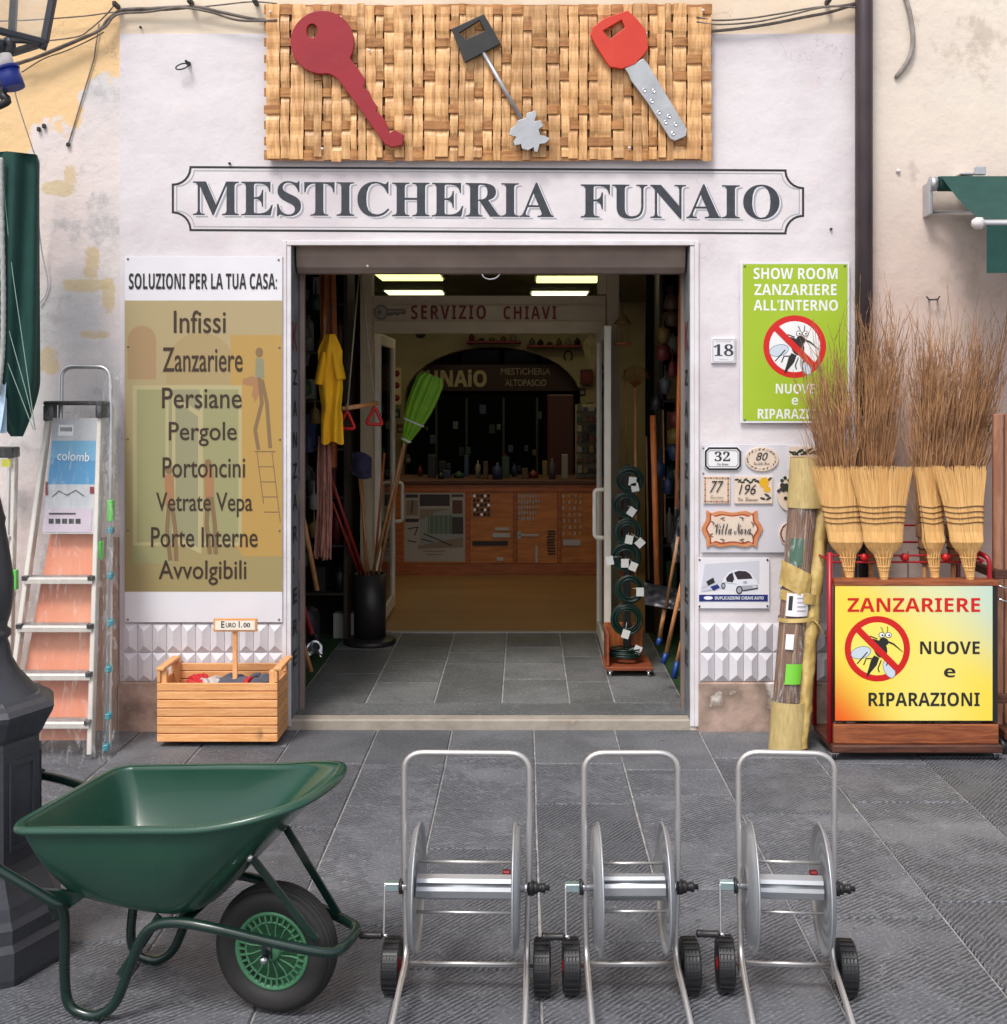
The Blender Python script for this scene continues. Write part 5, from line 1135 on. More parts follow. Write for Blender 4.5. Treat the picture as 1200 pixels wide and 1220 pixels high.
# ================================================================== STRAW BROOMS
def broom(label, bot, top, hw, y, rz, tpy=558):
    t = thing('straw_broom', label, 'broom', P(bot, 690, y), group='straw brooms on the trolley')
    d = y + D; k = d / F; bx = XP(bot, y); txx = XP(top, y)
    ax = lambda z: bx + (txx - bx) * (z - ZP(690, y)) / (ZP(558, y) - ZP(690, y))
    prof = [(690, 3.4), (683, 4.2), (674, 6.2), (667, 7.4), (662, 8.6), (658, 12.5), (652, 17.5), (643, 21.8), (626, 25.2), (606, 27.5), (584, 32), (558, 38)]
    sc_ = hw / 38; cz, sz = math.cos(rz), math.sin(rz); r = random.Random(int(bot))
    def W(py):
        for (a, wa), (b, wb) in zip(prof[:-1], prof[1:]):
            if b <= py <= a: f = (a - py) / (a - b);  return (wa + (wb - wa) * f) * k
        return prof[-1][1] * k
    def T(py): return (.012 if py > 664 else .012 + .028 * min(1, (664 - py) / 20)) if py > 640 else .034 - (640 - py) / 82 * .006
    def pt(u, w_, py):
        z = ZP(py, y); x = u * W(py) * (sc_ if py < 664 else 1); return Vector((ax(z) + x * cz - w_ * sz, y + x * sz + w_ * cz, z))
    core = MB(); pys = [690, 680, 672, 664, 657, 650, 640, 628, 612, 600, 585, 572]
    core.grid(lambda u, v: pt(.9 * math.cos(u * 6.2832), .85 * T(pys[min(11, int(v * 11 + .5))]) * math.sin(u * 6.2832), pys[min(11, int(v * 11 + .5))]), 20, 11)
    core.build('straw_core', straw, t)
    bs = MB()
    for i in range(340):
        fr = r.random() < .8
        u = r.uniform(-1, 1); a = math.acos(max(-1, min(1, u))); lay = -math.sin(a) if fr else math.sin(a) * r.uniform(.2, 1)
        if fr: lay *= r.uniform(.82, 1.06)
        tp = tpy + r.uniform(-3, 5) + (1 - abs(u)) * -1; pts = []
        du = r.uniform(-.035, .035)
        for py in (668, 663, 660, 656.5, 652, 645, 633, 618, 604, 585, tp):
            ex = 1 + (.10 if 644 < py < 661 else 0)
            pts.append(pt(u * ex + (du + r.uniform(-.012, .012)) * max(0, (620 - py) / 60), lay * T(py) * ex, py))
        bs.tube(pts, [.0021] * 7 + [.0018] * 2 + [.0015, .001], 4, cap=False, sm=False)
    bs.build('bristles', straw, t, normals=False)
    band = mat('brown_twine', s(120, 84, 52), rough=.7)
    for py in (603, 609.5, 616, 622):
        MB().tube([pt(1.03 * math.cos(a), 1.12 * T(py) * math.sin(a), py + .9 * math.cos(a * 3)) for a in (2 * math.pi * i / 28 for i in range(28))], .0026, 5, closed=True).build('stitching', band, t)
    nk = MB()
    for i in range(14):
        a = 2 * math.pi * i / 14; pts = [pt(math.cos(a) * 1.02, .012 * math.sin(a) * (1.15), 690), pt(math.cos(a) * 1.05, .014 * math.sin(a), 676), pt(math.cos(a) * 1.1, .018 * math.sin(a), 666), pt(math.cos(a) * 1.0, .024 * math.sin(a), 659), pt(math.cos(a) * .95, T(652) * math.sin(a), 652)]
        nk.tube(pts, .0042, 5, cap=False)
    nk.build('bound_neck', straw, t, normals=False)
    for py in (687, 679, 675, 664): MB().tube([pt(1.25 * math.cos(a), .0185 * math.sin(a) * (1 if py > 670 else 1.2), py) for a in (2 * math.pi * i / 16 for i in range(16))], .0022, 5, closed=True).build('binding_wire', straw, t)
    MB().tube([pt(0, 0, 682), pt(0, 0, 690) + Vector((0, 0, -.55))], .0115, 8).build('handle', handle_wood, t)
broom('leftmost straw broom on the sign trolley, overlapped by the widest one', 1012.5, 1000, 34, -.37, .0)
broom('widest straw broom, second from the left on the sign trolley', 1053.5, 1050, 38, -.42, .0)
broom('narrow straw broom seen partly edge-on, third from the left', 1114, 1108, 24, -.37, .5)
broom('rightmost straw broom on the sign trolley, leaning left', 1156, 1144, 33, -.42, .1)

# ================================================================== TWIG BESOMS
def besom(label, bx, fx, py_top, y, spread, seed, n_=230):
    r = random.Random(seed); t = thing('twig_besom', label, 'besom', (XP(bx, y), y, .08), group='twig besoms behind the straw brooms')
    mb = MB(); zt_ = ZP(py_top, y); z0 = ZP(640, y); x0 = XP(bx, y); hgt = zt_ - z0; lean = XP(fx, y) - x0
    def grow(p, dv_, L_, rad, depth):
        n = 7 if depth == 0 else 4; pts = [p.copy()]; q = p.copy(); v = dv_.copy()
        for i in range(n):
            v = v * .6 + dv_ * .4 + Vector((r.gauss(0, .075), r.gauss(0, .05), r.gauss(0, .03))); v.z = max(v.z, .25)
            v.normalize(); q = q + v * (L_ / n); q.y = min(q.y, -.02); pts.append(q.copy())
            if depth < 2 and i > 0 and r.random() < (.60 if depth == 0 else .30): grow(q, (v + Vector((r.gauss(0, .20), r.gauss(0, .2), r.uniform(0, .1)))).normalized(), L_ * r.uniform(.13, .28) * (1 - i / n * .3), rad * .62, depth + 1)
        mb.tube(pts, [rad * (1 - .75 * i / n) for i in range(n + 1)], 3, cap=False, sm=False)
    for i in range(n_):
        u = r.uniform(-1, 1) if r.random() < .92 else r.gauss(0, .7); w_ = r.gauss(0, .5)
        p = Vector((x0 + u * .026, y + w_ * .03, z0)); tgt = Vector((x0 + lean + u * spread * 2.0, y + w_ * spread * .6, zt_ + r.gauss(-.07, .07) - abs(u) * .10))
        v = (tgt - p); grow(p, v.normalized(), v.length * r.uniform(.70, 1.02), r.uniform(.0022, .0040), 0)
    tag(mb.build('twigs', twig_m, t, normals=False), kind='stuff')
    MB().tube([(x0, y, z0 - .12), (x0, y, z0 + .06)], [.022, .036], 12).build('bound_butt', twig_m, t)
    MB().tube([(x0, y, .08), (x0, y, z0 - .06)], .012, 8).build('handle', handle_wood, t)
    for z in (z0 - .05, z0 + .0): MB().tube([(x0 + .031 * math.cos(a), y + .031 * math.sin(a), z) for a in (2 * math.pi * i / 16 for i in range(16))], .003, 5, closed=True).build('binding_wire', nail_m, t)
besom('leftmost twig besom, its twigs crossing the green showroom sign', 1006, 984, 400, -.27, .048, 1, 190)
besom('twig besom second from the left, in front of the drainpipe', 1038, 1050, 366, -.24, .040, 2, 190)
besom('twig besom second from the right, upright before the cream wall', 1102, 1114, 374, -.27, .045, 3, 190)
besom('rightmost twig besom, fanning out over the right edge of the picture', 1136, 1172, 380, -.24, .048, 4, 190)

# ================================================================== WRAPPED BUNDLE
t = thing('wrapped_bundle', 'tall brown cane roll bound in yellow film and clear film, leaning beside the sign trolley', 'cane roll', G(938, 893))
def by(py): return -.33 + (893 - py) / 350 * .20
def bc(py): return 932.5 + (893 - py) / 350 * 30
def BP(px, py, o=0): return P(px, py, by(py) + o)
def brad(py): return (15.5 + (893 - py) / 350 * 2.5) * (by(py) + D) / F
cane = mat('brown_cane', s(140, 102, 78), s(96, 68, 54), 14, stretch=(3, 3, .4), rough=.55, c3=s(170, 130, 102)); cane2 = mat('pale_cane', s(180, 150, 120), s(120, 90, 70), 10, stretch=(3, 3, .3), rough=.5)
sleeve = mat('olive_sleeve', s(200, 178, 122), s(176, 152, 98), 20, stretch=(6, 6, .4), rough=.5, bump=.002, bscale=30); yfilm = mat('yellow_film', s(216, 188, 118), s(180, 148, 84), 12, rough=.25, coat=.4, bump=.006, bscale=22)
for i in range(34):
    a = 2 * math.pi * i / 34; pts = []
    for py in (888, 800, 700, 600, 548):
        c_ = BP(bc(py), py); rr = brad(py) - .006; pts.append(c_ + Vector((rr * math.cos(a + .0006 * (888 - py)), rr * math.sin(a + .0006 * (888 - py)), 0)))
    MB().tube(pts, .0078, 6).build('cane', cane if i % 5 else cane2, t)
def sleevef(name, p0, p1, m, ex=.003, amp=.003, a0=0, a1=6.2832, nv=12, slant=0, cs=0):
    def f(u, v):
        a = a0 + u * (a1 - a0); py = p0 + v * (p1 - p0) + slant * math.cos(a); c_ = BP(bc(py) + cs, py); rr = brad(py) + ex + amp * noise.noise((math.cos(a) * 3, math.sin(a) * 3, py * .05))
        return c_ + Vector((rr * math.cos(a) * (1 + cs * .042), rr * math.sin(a), 0))
    return MB().grid(f, 40, nv).build(name, m, t, normals=False)
sleevef('top_sleeve', 545, 604, sleeve, .010, amp=.004, cs=4); sleevef('bottom_sleeve', 834, 892, sleeve, .010, cs=5); sleevef('clear_wrap', 604, 834, film_mat('clear_wrap_film', None, .5, 14), .006, .004, nv=40)
sleevef('yellow_band', 716, 704, yfilm, .012, .002, slant=3, cs=5); sleevef('yellow_band', 738, 733, yfilm, .012, .002, slant=-2, cs=5)
sleevef('yellow_flap', 676, 706, yfilm, .014, .006, a0=math.pi * .98, a1=math.pi * 1.72, slant=10)
sleevef('green_core_wrap', 640, 672, mat('dark_green_wrap', s(40, 92, 66), rough=.4), .004, .002, a0=math.pi * 1.22, a1=math.pi * 1.5)
def stick(name, a, b, p0, p1, m, rnd_=0):
    def f(u, v):
        ang = math.pi * 1.5 + (a + u * (b - a)); py = p0 + v * (p1 - p0); c_ = BP(bc(py), py); rr = brad(py) + .0135; return c_ + Vector((rr * math.cos(ang), rr * math.sin(ang), 0))
    return MB().grid(f, 10, 4).build(name, m, t, normals=False)
l1 = stick('white_label', -.75, .62, 704, 731, white_board); stick('label_print', -.62, -.38, 707, 724, black_print); 
for k in range(4): 
    o = stick('label_print', -.15 + .02 * k, .45, 708.5 + k * 5, 710 + k * 5, grey_letter)
for o in [q for q in t.children if q.name.startswith('label_print')]:
    for v in o.data.vertices: v.co.y -= .0012
stick('white_label', -.60, -.12, 752, 770, white_board); stick('green_sticker', -.45, .55, 787, 811, mat('green_sticker', s(120, 204, 60), rough=.4))
def roll(u, v):
    a = u * 6.2832; py = 556 + v * 334; cx = bc(py) + 23 - v * 3; c_ = BP(cx, py, -.02); rr = (9.2 + 2.2 * noise.noise((a * .7, py * .03, 2)) + 1.6 * noise.noise((math.cos(a) * 2, py * .10, 7))) * (by(py) + D) / F
    return c_ + Vector((rr * math.cos(a), rr * math.sin(a), 0))
MB().grid(roll, 26, 90).build('crumpled_yellow_tube', yfilm, t, normals=False)
MB().tube(cr([BP(966, 738, -.05), BP(974, 742, -.07), BP(980, 752, -.07), BP(984, 760, -.06)], 4), .005, 6, fl=(1, .3)).build('tie_end', yfilm, t)

# ================================================================== RACK AT THE RIGHT EDGE
t = thing('pole_rack', 'dark wooden rack with tall brown stakes cut off by the right edge', 'rack', (XP(1200, -.3), -.3, 0))
st_w = wood_mat('stake_wood', s(176, 126, 98), s(150, 100, 76), grain=(14, 14, 1.2), scale=4, var=.1)
for (a, y, w_) in ((1188.5, -.28, .042), (1203, -.26, .05), (1222, -.28, .045)): MB().box(XP(a, y) - w_ / 2, XP(a, y) + w_ / 2, y - .012, y + .012, .07, ZP(493, y), c=.004).build('stake', st_w, t)
for py in (683, 830): z = ZP(py, -.33); MB().box(XP(1181, -.33), 3.0, -.37, -.345, z - .02, z + .02, c=.003).box(XP(1181, -.33), XP(1181, -.33) + .03, -.344, -.12, z - .02, z + .02, c=.003).build('rack_rail', dark_wood, t)
MB().box(XP(1190, -.33), 3.0, -.40, -.1, .07, .11, c=.004).build('rack_base', dark_wood, t)
for x in (XP(1194, -.36), 2.9): MB().lathe([(0, -.016), (.028, -.016), (.034, -.008), (.034, .008), (.028, .016), (0, .016)], (x, -.36, .035), (1, 0, 0), 18).build('wheel', black_plastic, t)
for (px, py) in ((1197, 700), (1197, 716)): q = P(px, py, -.38); MB().tube([q + Vector((-.03, 0, .01)), q, q + Vector((.05, 0, -.01))], .004, 6).build('metal_hook', chrome, t)

# ================================================================== AWNING
t = thing('awning', 'dark green canvas awning on a metal arm at the right edge', 'awning', (1.95, 0, 2.4))
x0 = XP(1118, -.08); xe = 4.2; zr = ZP(219, -.08); xb0, ybar, zbar = XP(1166, -.56), -.56, ZP(266, -.56)
MB().tube([(x0, -.08, zr), (xe, -.08, zr)], .035, 14).build('fabric_roll', green_fabric, t)
MB().grid(lambda u, v: (x0 + u * (xe - x0) + .01 * v, -.08 - .035 + v * (ybar + .08 + .03), zr + .03 + v * (zbar + .012 - zr - .03) - .015 * math.sin(v * 3.14)), 20, 12).build('canopy', green_fabric, t, normals=False)
MB().grid(lambda u, v: (xb0 + .03 + u * (xe - xb0), ybar - .012 - .012 * math.sin(u * 26) * v, zbar - .01 - v * .205), 60, 8).build('valance', green_fabric, t, normals=False)
MB().tube([(xb0, ybar, zbar), (xe, ybar, zbar)], .016, 10).build('front_bar', alu, t)
MB().lathe([(0, -.03), (.016, -.026), (.026, -.01), (.026, .014), (0, .018)], (xb0, ybar, zbar), (1, 0, 0), 14).build('end_cap', white_paint, t)
MB().box(x0 - .044, x0 - .026, -.085, .008, zr - .145, zr + .01, c=.004).lathe([(0, -.03), (.034, -.03), (.034, .0), (0, .0)], (x0 - .01, -.08, zr), (1, 0, 0), 14).build('wall_bracket', galv, t)
MB().tube(fillet([(x0 - .03, -.05, zr - .13), (x0 + .30, -.30, zr - .17), (x0 + .12, ybar, zbar - .01)], .02), .012, 8).build('folding_arm', alu, t)
MB().box(x0 + .10, x0 + .17, -.10, .008, zr + .04, zr + .05, c=.003).box(x0 + .16, x0 + .21, -.12, -.10, zr + .035, zr + .075, c=.004).build('top_clamp', galv, t)
tag(t, None)
# ================================================================== WHEELBARROW
WB = thing('wheelbarrow', 'dark green wheelbarrow with a deep empty tray, parked in the left foreground', 'wheelbarrow', (-.645, 3.06 - D, 0), math.radians(-12))
def inv(px, py, Y):
    ca, sa = math.cos(math.radians(12)), math.sin(math.radians(12)); k = (px - CX) / F
    X = (k * (3.06 + ca * Y) + .645 - sa * Y) / (ca + sa * k); dd = 3.06 - sa * X + ca * Y
    return Vector((X, Y, H - (py - HY) * dd / F))
# tray: closed loops from rim to floor
def rim_loop(k):   # k=0 rim, 1 bottom
    top = [(-.602, 0), (-.602, -.12), (-.600, -.195), (-.588, -.228), (-.565, -.243), (-.54, -.245), (-.40, -.245), (-.25, -.245), (-.10, -.24), (.0, -.222), (.07, -.19), (.118, -.145), (.140, -.07), (.146, 0)]
    bot = [(-.525, 0), (-.525, -.07), (-.523, -.115), (-.518, -.135), (-.505, -.15), (-.47, -.16), (-.38, -.168), (-.31, -.165), (-.25, -.158), (-.205, -.145), (-.175, -.12), (-.16, -.085), (-.152, -.04), (-.150, 0)]
    out = []
    for i, (a, b) in enumerate(zip(top, bot)):
        zt_ = .515 + .04 * max(0, min(1, (a[0] + .6) / .5)) + .052 * max(0, (a[0] + .10) / .25) ** 1.2
        zb_ = .330 - .040 * ((b[0] + .525) / .375)
        kk = k; bulge = math.sin(kk * math.pi) * .012
        out.append(Vector((a[0] + (b[0] - a[0]) * kk ** 1.0, a[1] + (b[1] - a[1]) * kk ** 1.25 - bulge * (1 if abs(a[1]) > .1 else 0), zt_ + (zb_ - zt_) * kk)))
    full = out + [Vector((p.x, -p.y, p.z)) for p in out[-2:0:-1]]
    return cr(full, 4, True)
def loft(loops, mb, off=0):
    n_ = len(loops[0]); vs = [p for l in loops for p in l]; fs = []
    for i in range(len(loops) - 1):
        for j in range(n_): fs.append((i * n_ + j, i * n_ + (j + 1) % n_, (i + 1) * n_ + (j + 1) % n_, (i + 1) * n_ + j))
    mb.add(vs, fs, 0, True)
mb = MB(); ks = [0, .06, .2, .4, .6, .78, .88, .94, .98, 1.0]; loops = [rim_loop(k) for k in ks]
last = loops[-1]; cen = sum(last, Vector()) / len(last)
loops2 = loops[:-1] + [[p * 1.0 for p in last]]
def sc_loop(l, f, dz=0): return [cen + (p - cen) * f + Vector((0, 0, dz)) for p in l]
inner = loops[:-2] + [[p + Vector((0, 0, -.002)) for p in sc_loop(last, .99)]] + [sc_loop(last, .93, -.010), sc_loop(last, .80, -.016), sc_loop(last, .4, -.018), sc_loop(last, .02, -.018)]
loft(inner, mb); tray = mb.build('tray', green_tray, WB, local=True, normals=False)
sol = tray.modifiers.new('s', 'SOLIDIFY'); sol.thickness = .004; sol.offset = 0
rl = loops[0]; cc = sum(rl, Vector()) / len(rl)
mb = MB(); prof = [(0, .002), (.010, .004), (.020, .002), (.026, -.006), (.026, -.013), (.022, -.014), (.021, -.008), (.008, -.003)]
lo = []
for (o_, dz) in prof:
    l = []
    for j, p in enumerate(rl):
        tn = (rl[(j + 1) % len(rl)] - rl[j - 1]); nn = Vector((tn.y, -tn.x, 0)).normalized()
        if nn.dot(p - cc) < 0: nn = -nn
        l.append(p + nn * (o_ * .8 - .002) + Vector((0, 0, dz)))
    lo.append(l)
loft(lo + [lo[0]], mb); mb.build('tray_rim', green_tray, tray, local=True)
for (bx_, by_) in ((-.45, -.09), (-.45, .09), (-.24, -.08), (-.24, .08)): MB().lathe([(0, 0), (.012, 0), (.010, .004), (0, .006)], (bx_, by_, .303 if bx_ < -.3 else .281), (0, 0, 1), 12).build('tray_bolt', galv, WB, local=True)
# frame tube, one bent pipe
near = [Vector((-.99, -.27, .475)), Vector((-.80, -.27, .455)), inv(-14, 1028, -.255), inv(0, 1037, -.25), inv(60, 1073, -.21), inv(76, 1088, -.185), inv(77, 1165, -.16), inv(82, 1196, -.155), inv(98, 1210, -.152), inv(118, 1212, -.15), inv(137, 1195, -.15), inv(152, 1160, -.15), inv(167, 1122, -.15), inv(184, 1103, -.15), inv(212, 1099, -.15), inv(255, 1106, -.145), inv(330, 1124, -.115), inv(388, 1135, -.085)]
for p in near: p.z = max(p.z, .016)
fr = near + [Vector((near[-1].x + .030, -.055, near[-1].z)), Vector((near[-1].x + .036, 0, near[-1].z))]
full = fr + [Vector((p.x, -p.y, p.z)) for p in fr[-2::-1]]
MB().tube(cr(full, 5), .0132, 12).build('frame_tube', green_tube, WB, local=True)
for sgn in (-1, 1):
    MB().tube([Vector((-1.0, .27 * sgn, .476)), Vector((-.87, .27 * sgn, .464))], .019, 12).build('grip', black_plastic, WB, local=True)
    q0 = inv(301, 1023, -.105); q1 = inv(377, 1120, -.075); q0.y *= -sgn; q1.y *= -sgn
    MB().bar(q0, q1, .022, .006, up=(0, 1, 0), c=.001).build('brace', green_tube, WB, local=True)
    b0 = Vector((0, sgn * .062, .165)); b1 = Vector((.02, sgn * .105, near[-2].z + .005)); MB().bar(b0, b1, .03, .005, up=(0, 1, 0), c=.001).build('axle_bracket', green_tube, WB, local=True)
    MB().bar(inv(143, 1163, -.15) * 1 if sgn < 0 else Vector((lambda v: (v.x, -v.y, v.z))(inv(143, 1163, -.15))), Vector((-.26, sgn * .13, .275)), .022, .006, up=(0, 1, 0), c=.001).build('leg_brace', green_tube, WB, local=True)
    v = Vector((-.50, sgn * .155, .335)); MB().add([(-.56, sgn * .19, .34), (-.44, sgn * .16, .327), (-.53, sgn * .182, .262), (-.56, sgn * .176, .34), (-.44, sgn * .146, .327), (-.53, sgn * .168, .262)], [(0, 1, 2), (5, 4, 3), (0, 1, 4, 3), (1, 2, 5, 4), (2, 0, 3, 5)]).build('gusset', green_tube, WB, local=True)
    MB().lathe([(.0, -.004), (.010, -.003), (.009, .004), (0, .006)], (q0.x - .004, q0.y + sgn * .012, q0.z + .006), (0, sgn, 0), 10).build('bolt', chrome, WB, local=True)
c0 = inv(330, 1125, -.1)
MB().bar((-.19, -.15, .272), (-.19, .15, .272), .03, .004, c=.001).build('cross_member', green_tube, WB, local=True)
# wheel
wh = thing('wheel', None, 'x', (0, 0, .165)); del wh['category']; wh.parent = WB
prof = []
for i in range(37):
    a = math.pi * (-.02 + 1.04 * i / 36); pass
R0, wT = .165, .043
tp = [(.100, -.030), (.108, -.037), (.122, -.0425), (.138, -.0425), (.150, -.038)]
n_t = 28
for i in range(n_t + 1):
    f = i / n_t; y_ = -.035 + .07 * f; rr = R0 - .0135 * (abs(y_) / .035) ** 2.4 - (.0022 if i % 4 in (2, 3) else 0); tp.append((rr, y_))
tp += [(.150, .038), (.138, .0425), (.122, .0425), (.108, .037), (.100, .030)]
tyre = MB().lathe(tp + [tp[0]], (0, 0, 0), (0, 1, 0), 64).build('tyre', rubber, wh, local=True)
rim_g = mat('wheel_green', s(72, 128, 92), rough=.4)
mb = MB().lathe([(.101, -.030), (.101, -.034), (.096, -.036), (.088, -.030), (.088, .030), (.096, .036), (.101, .034), (.101, .030), (.101, -.030)], (0, 0, 0), (0, 1, 0), 56)
mb.lathe([(.070, -.030), (.073, -.034), (.076, -.030), (.076, .030), (.073, .034), (.070, .030), (.070, -.030)], (0, 0, 0), (0, 1, 0), 48)
mb.lathe([(.0, -.040), (.020, -.040), (.024, -.034), (.030, -.020), (.030, .020), (.020, .040), (0, .040)], (0, 0, 0), (0, 1, 0), 24)
for k in range(32):
    a = 2 * math.pi * k / 32
    for y_ in (-.032, .032): mb.bar((.073 * math.cos(a), y_, .073 * math.sin(a)), (.091 * math.cos(a), y_, .091 * math.sin(a)), .005, .006, up=(0, 1, 0))
for k in range(16):
    a = 2 * math.pi * k / 16
    pts = [(.026, a), (.040, a + .14), (.056, a + .22), (.073, a + .22)]
    for sg in (-1, 1): mb.tube([(r_ * math.cos(b_), sg * (.028 + i * .001), r_ * math.sin(b_)) for i, (r_, b_) in enumerate(pts)], .0030, 4, cap=False)
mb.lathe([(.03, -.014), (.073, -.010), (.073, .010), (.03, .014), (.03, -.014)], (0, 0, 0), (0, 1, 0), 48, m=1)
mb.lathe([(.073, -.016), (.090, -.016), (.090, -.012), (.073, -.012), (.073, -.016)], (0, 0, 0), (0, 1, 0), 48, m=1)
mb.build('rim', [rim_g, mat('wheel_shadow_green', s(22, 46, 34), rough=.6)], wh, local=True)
MB().tube([(0, -.075, 0), (0, .075, 0)], .006, 8).lathe([(0, -.09), (.006, -.089), (.0105, -.084), (.0105, -.074), (0, -.074)], (0, 0, 0), (0, 1, 0), 12).build('axle_bolt', chrome, wh, local=True)

# ================================================================== HOSE REEL CARTS
def reel_cart(name, label, x, d0, wdt, rz, gap, spool_rot, valve=True):
    t = thing(name, label, 'hose cart', (x, d0 - D, 0), rz, 'hose reel carts in a row on the pavement'); hw = wdt / 2
    B_ = lambda mb, nm, m, par=None: mb.build(nm, m, par or t, local=True)
    top = .645; zA = .288
    fp = [(-hw - .004, -.62, .012), (-hw, -.03, .095), (-hw + .0, 0, .12), (-hw - .006, .0, .36), (-hw - .006, .0, top), (hw + .006, .0, top), (hw + .006, .0, .36), (hw, 0, .12), (hw, -.03, .095), (hw + .004, -.62, .012)]
    B_(MB().tube(fillet(fp, [0, .03, .05, .1, .055, .055, .1, .05, .03, 0], 7), .0080, 12), 'frame_tube', tube_m)
    B_(MB().tube([(-hw + .004, -.004, .086), (hw - .004, -.004, .086)], .0055, 8), 'cross_bar', tube_m)
    B_(MB().tube([(-hw - .045, .02, .070), (hw + .045, .02, .070)], .005, 8), 'axle', tube_m)
    for sg in (-1, 1):
        w_ = thing('wheel', None, 'x', (sg * (hw + .040), .02, .070)); del w_['category']; w_.parent = t
        pr = [(.052, -.020), (.064, -.023), (.0695, -.020)] + [(.0695 - (.0022 if (i % 3) == 1 else 0), -.018 + .036 * i / 12) for i in range(13)] + [(.0695, .020), (.064, .023), (.052, .020)]
        q = MB().lathe(pr + [pr[0]], (0, 0, 0), (1, 0, 0), 36)
        for k in range(24): a = 2 * math.pi * k / 24; q.bar((-.019, .069 * math.cos(a), .069 * math.sin(a)), (.019, .069 * math.cos(a), .069 * math.sin(a)), .006, .005, up=(0, math.cos(a), math.sin(a)))
        q.build('tyre', black_plastic, w_, local=True)
        q = MB().lathe([(.052, -.019), (.052, .019)], (0, 0, 0), (1, 0, 0), 28).lathe([(0, -.01), (.052, -.008), (.052, .008), (0, .01)], (0, 0, 0), (1, 0, 0), 28)
        q.build('wheel_disc', black_plastic, w_, local=True)
        MB().lathe([(0, -.024), (.017, -.022), (.022, -.012), (.022, .012), (.017, .022), (0, .024)], (0, 0, 0), (1, 0, 0), 18).build('hub_cap', red_plastic if sg < 0 else black_plastic, w_, local=True)
        B_(MB().box(sg * (hw + .002) - .003, sg * (hw + .002) + .003, -.012, .035, .050, .105, c=.001), 'wheel_bracket', tube_m)
    # spool: two pressed discs and the bars between them
    sp = thing('spool', None, 'x', (0, 0, zA)); del sp['category']; sp.parent = t
    g2 = gap / 2; Rr = .165
    for sg in (-1, 1):
        pf = [(.0, .006), (.030, .006), (.040, .012), (.052, .012), (.060, .003), (.082, .003), (.088, .007), (.094, .003), (.112, .003), (.118, .007), (.124, .003), (.142, .003), (.148, .006), (.155, -.002), (Rr - .003, -.006), (Rr, -.004), (Rr, -.001), (Rr - .004, -.002), (.156, .001), (.148, .009), (.0, .009)]
        MB().lathe([(r_, sg * (g2 + h_ * .9)) for r_, h_ in [(r9, h9 * 1.25) for r9, h9 in pf]], (0, 0, 0), (1, 0, 0), 64).build('disc', galv, sp, local=True)
    for k in range(4):
        a = spool_rot + k * math.pi / 2; c_, s_ = math.cos(a), math.sin(a); q = MB()
        R_ = Matrix.Rotation(a, 4, 'X'); m_b = [(-.014, .021), (-.018, .025), (-.010, .032), (.010, .032), (.018, .025), (.014, .021)]
        n6 = len(m_b); vs = [R_ @ Vector((xx, p[0], p[1])) for xx in (-g2, g2) for p in m_b] + [R_ @ Vector((xx, p[0] * .86, p[1] - .003)) for xx in (-g2, g2) for p in m_b]
        fs = [(i, i + 1, n6 + i + 1, n6 + i) for i in range(n6 - 1)] + [(2 * n6 + i, 2 * n6 + i + 1, 3 * n6 + i + 1, 3 * n6 + i) for i in range(n6 - 1)]
        q.add(vs, fs).build('drum_bar', galv, sp, local=True, normals=False)
    MB().tube([(-g2, 0, 0), (g2, 0, 0)], .020, 20).build('drum_core', galv, sp, local=True)
    for k in range(2):
        a = spool_rot + math.pi / 2 * .55 + k * math.pi; MB().tube([(-g2, .062 * math.cos(a), .062 * math.sin(a)), (g2, .062 * math.cos(a), .062 * math.sin(a))], .0045, 8).build('tie_rod', tube_m, sp, local=True)
    MB().tube([(-hw - .05, 0, 0), (-g2 - .008, 0, 0)], .010, 12).build('spindle', chrome, sp, local=True)
    MB().tube([(g2 + .008, 0, 0), (hw + .015, 0, 0)], .012, 12).build('spindle', chrome, sp, local=True)
    for sg in (-1, 1): B_(MB().tube([(sg * (hw + .006) - .004, 0, zA), (sg * (hw + .006) + .012 * sg, 0, zA)], .020, 14), 'bearing', black_plastic)
    MB().lathe([(0, 0), (.014, 0), (.016, .004), (.016, .012), (.011, .014), (.011, .022), (.013, .024), (.013, .032), (.007, .034), (.007, .044), (0, .045)], (hw + .016, 0, 0), (1, 0, 0), 16).build('hose_fitting', black_plastic, sp, local=True)
    if valve: MB().box(hw * .66 - .012, hw * .66 + .010, .030, .050, .018, .030, c=.004).build('red_valve', red_dark, sp, local=True)
    cx_ = -hw - .052
    MB().box(cx_ - .006, cx_ + .034, -.012, .012, -.010, .012, c=.002).build('crank_block', mat('zinc_bluish', (.50, .66, .68), rough=.3, metal=.8), sp, local=True)
    MB().tube(fillet([(cx_, -.005, .006), (cx_ - .004, -.01, .006), (cx_ - .004, -.03, -.115), (cx_ - .0, -.03, -.118)], .006), .0032, 8).build('crank_arm', tube_m, sp, local=True)
    MB().lathe([(0, 0), (.009, .001), (.0105, .004), (.009, .008), (.0095, .05), (.0105, .056), (.008, .060), (0, .061)], (cx_ - .008, -.03, -.118), (-1, 0, 0), 14).lathe([(0, 0), (.005, 0), (.005, .014), (0, .015)], (cx_ - .008, -.03, -.118), (1, 0, 0), 10, m=1).build('crank_handle', [black_plastic, chrome], sp, local=True)
    return t
reel_cart('hose_cart', 'widest empty hose reel cart, the left one beside the wheelbarrow', XP(556, 3.13 - D), 3.13, .322, math.radians(-1.5), .262, .25)
reel_cart('hose_cart', 'narrow empty hose reel cart in the middle of the row of three', XP(752, 3.13 - D), 3.13, .238, math.radians(.5), .178, .0, valve=False)
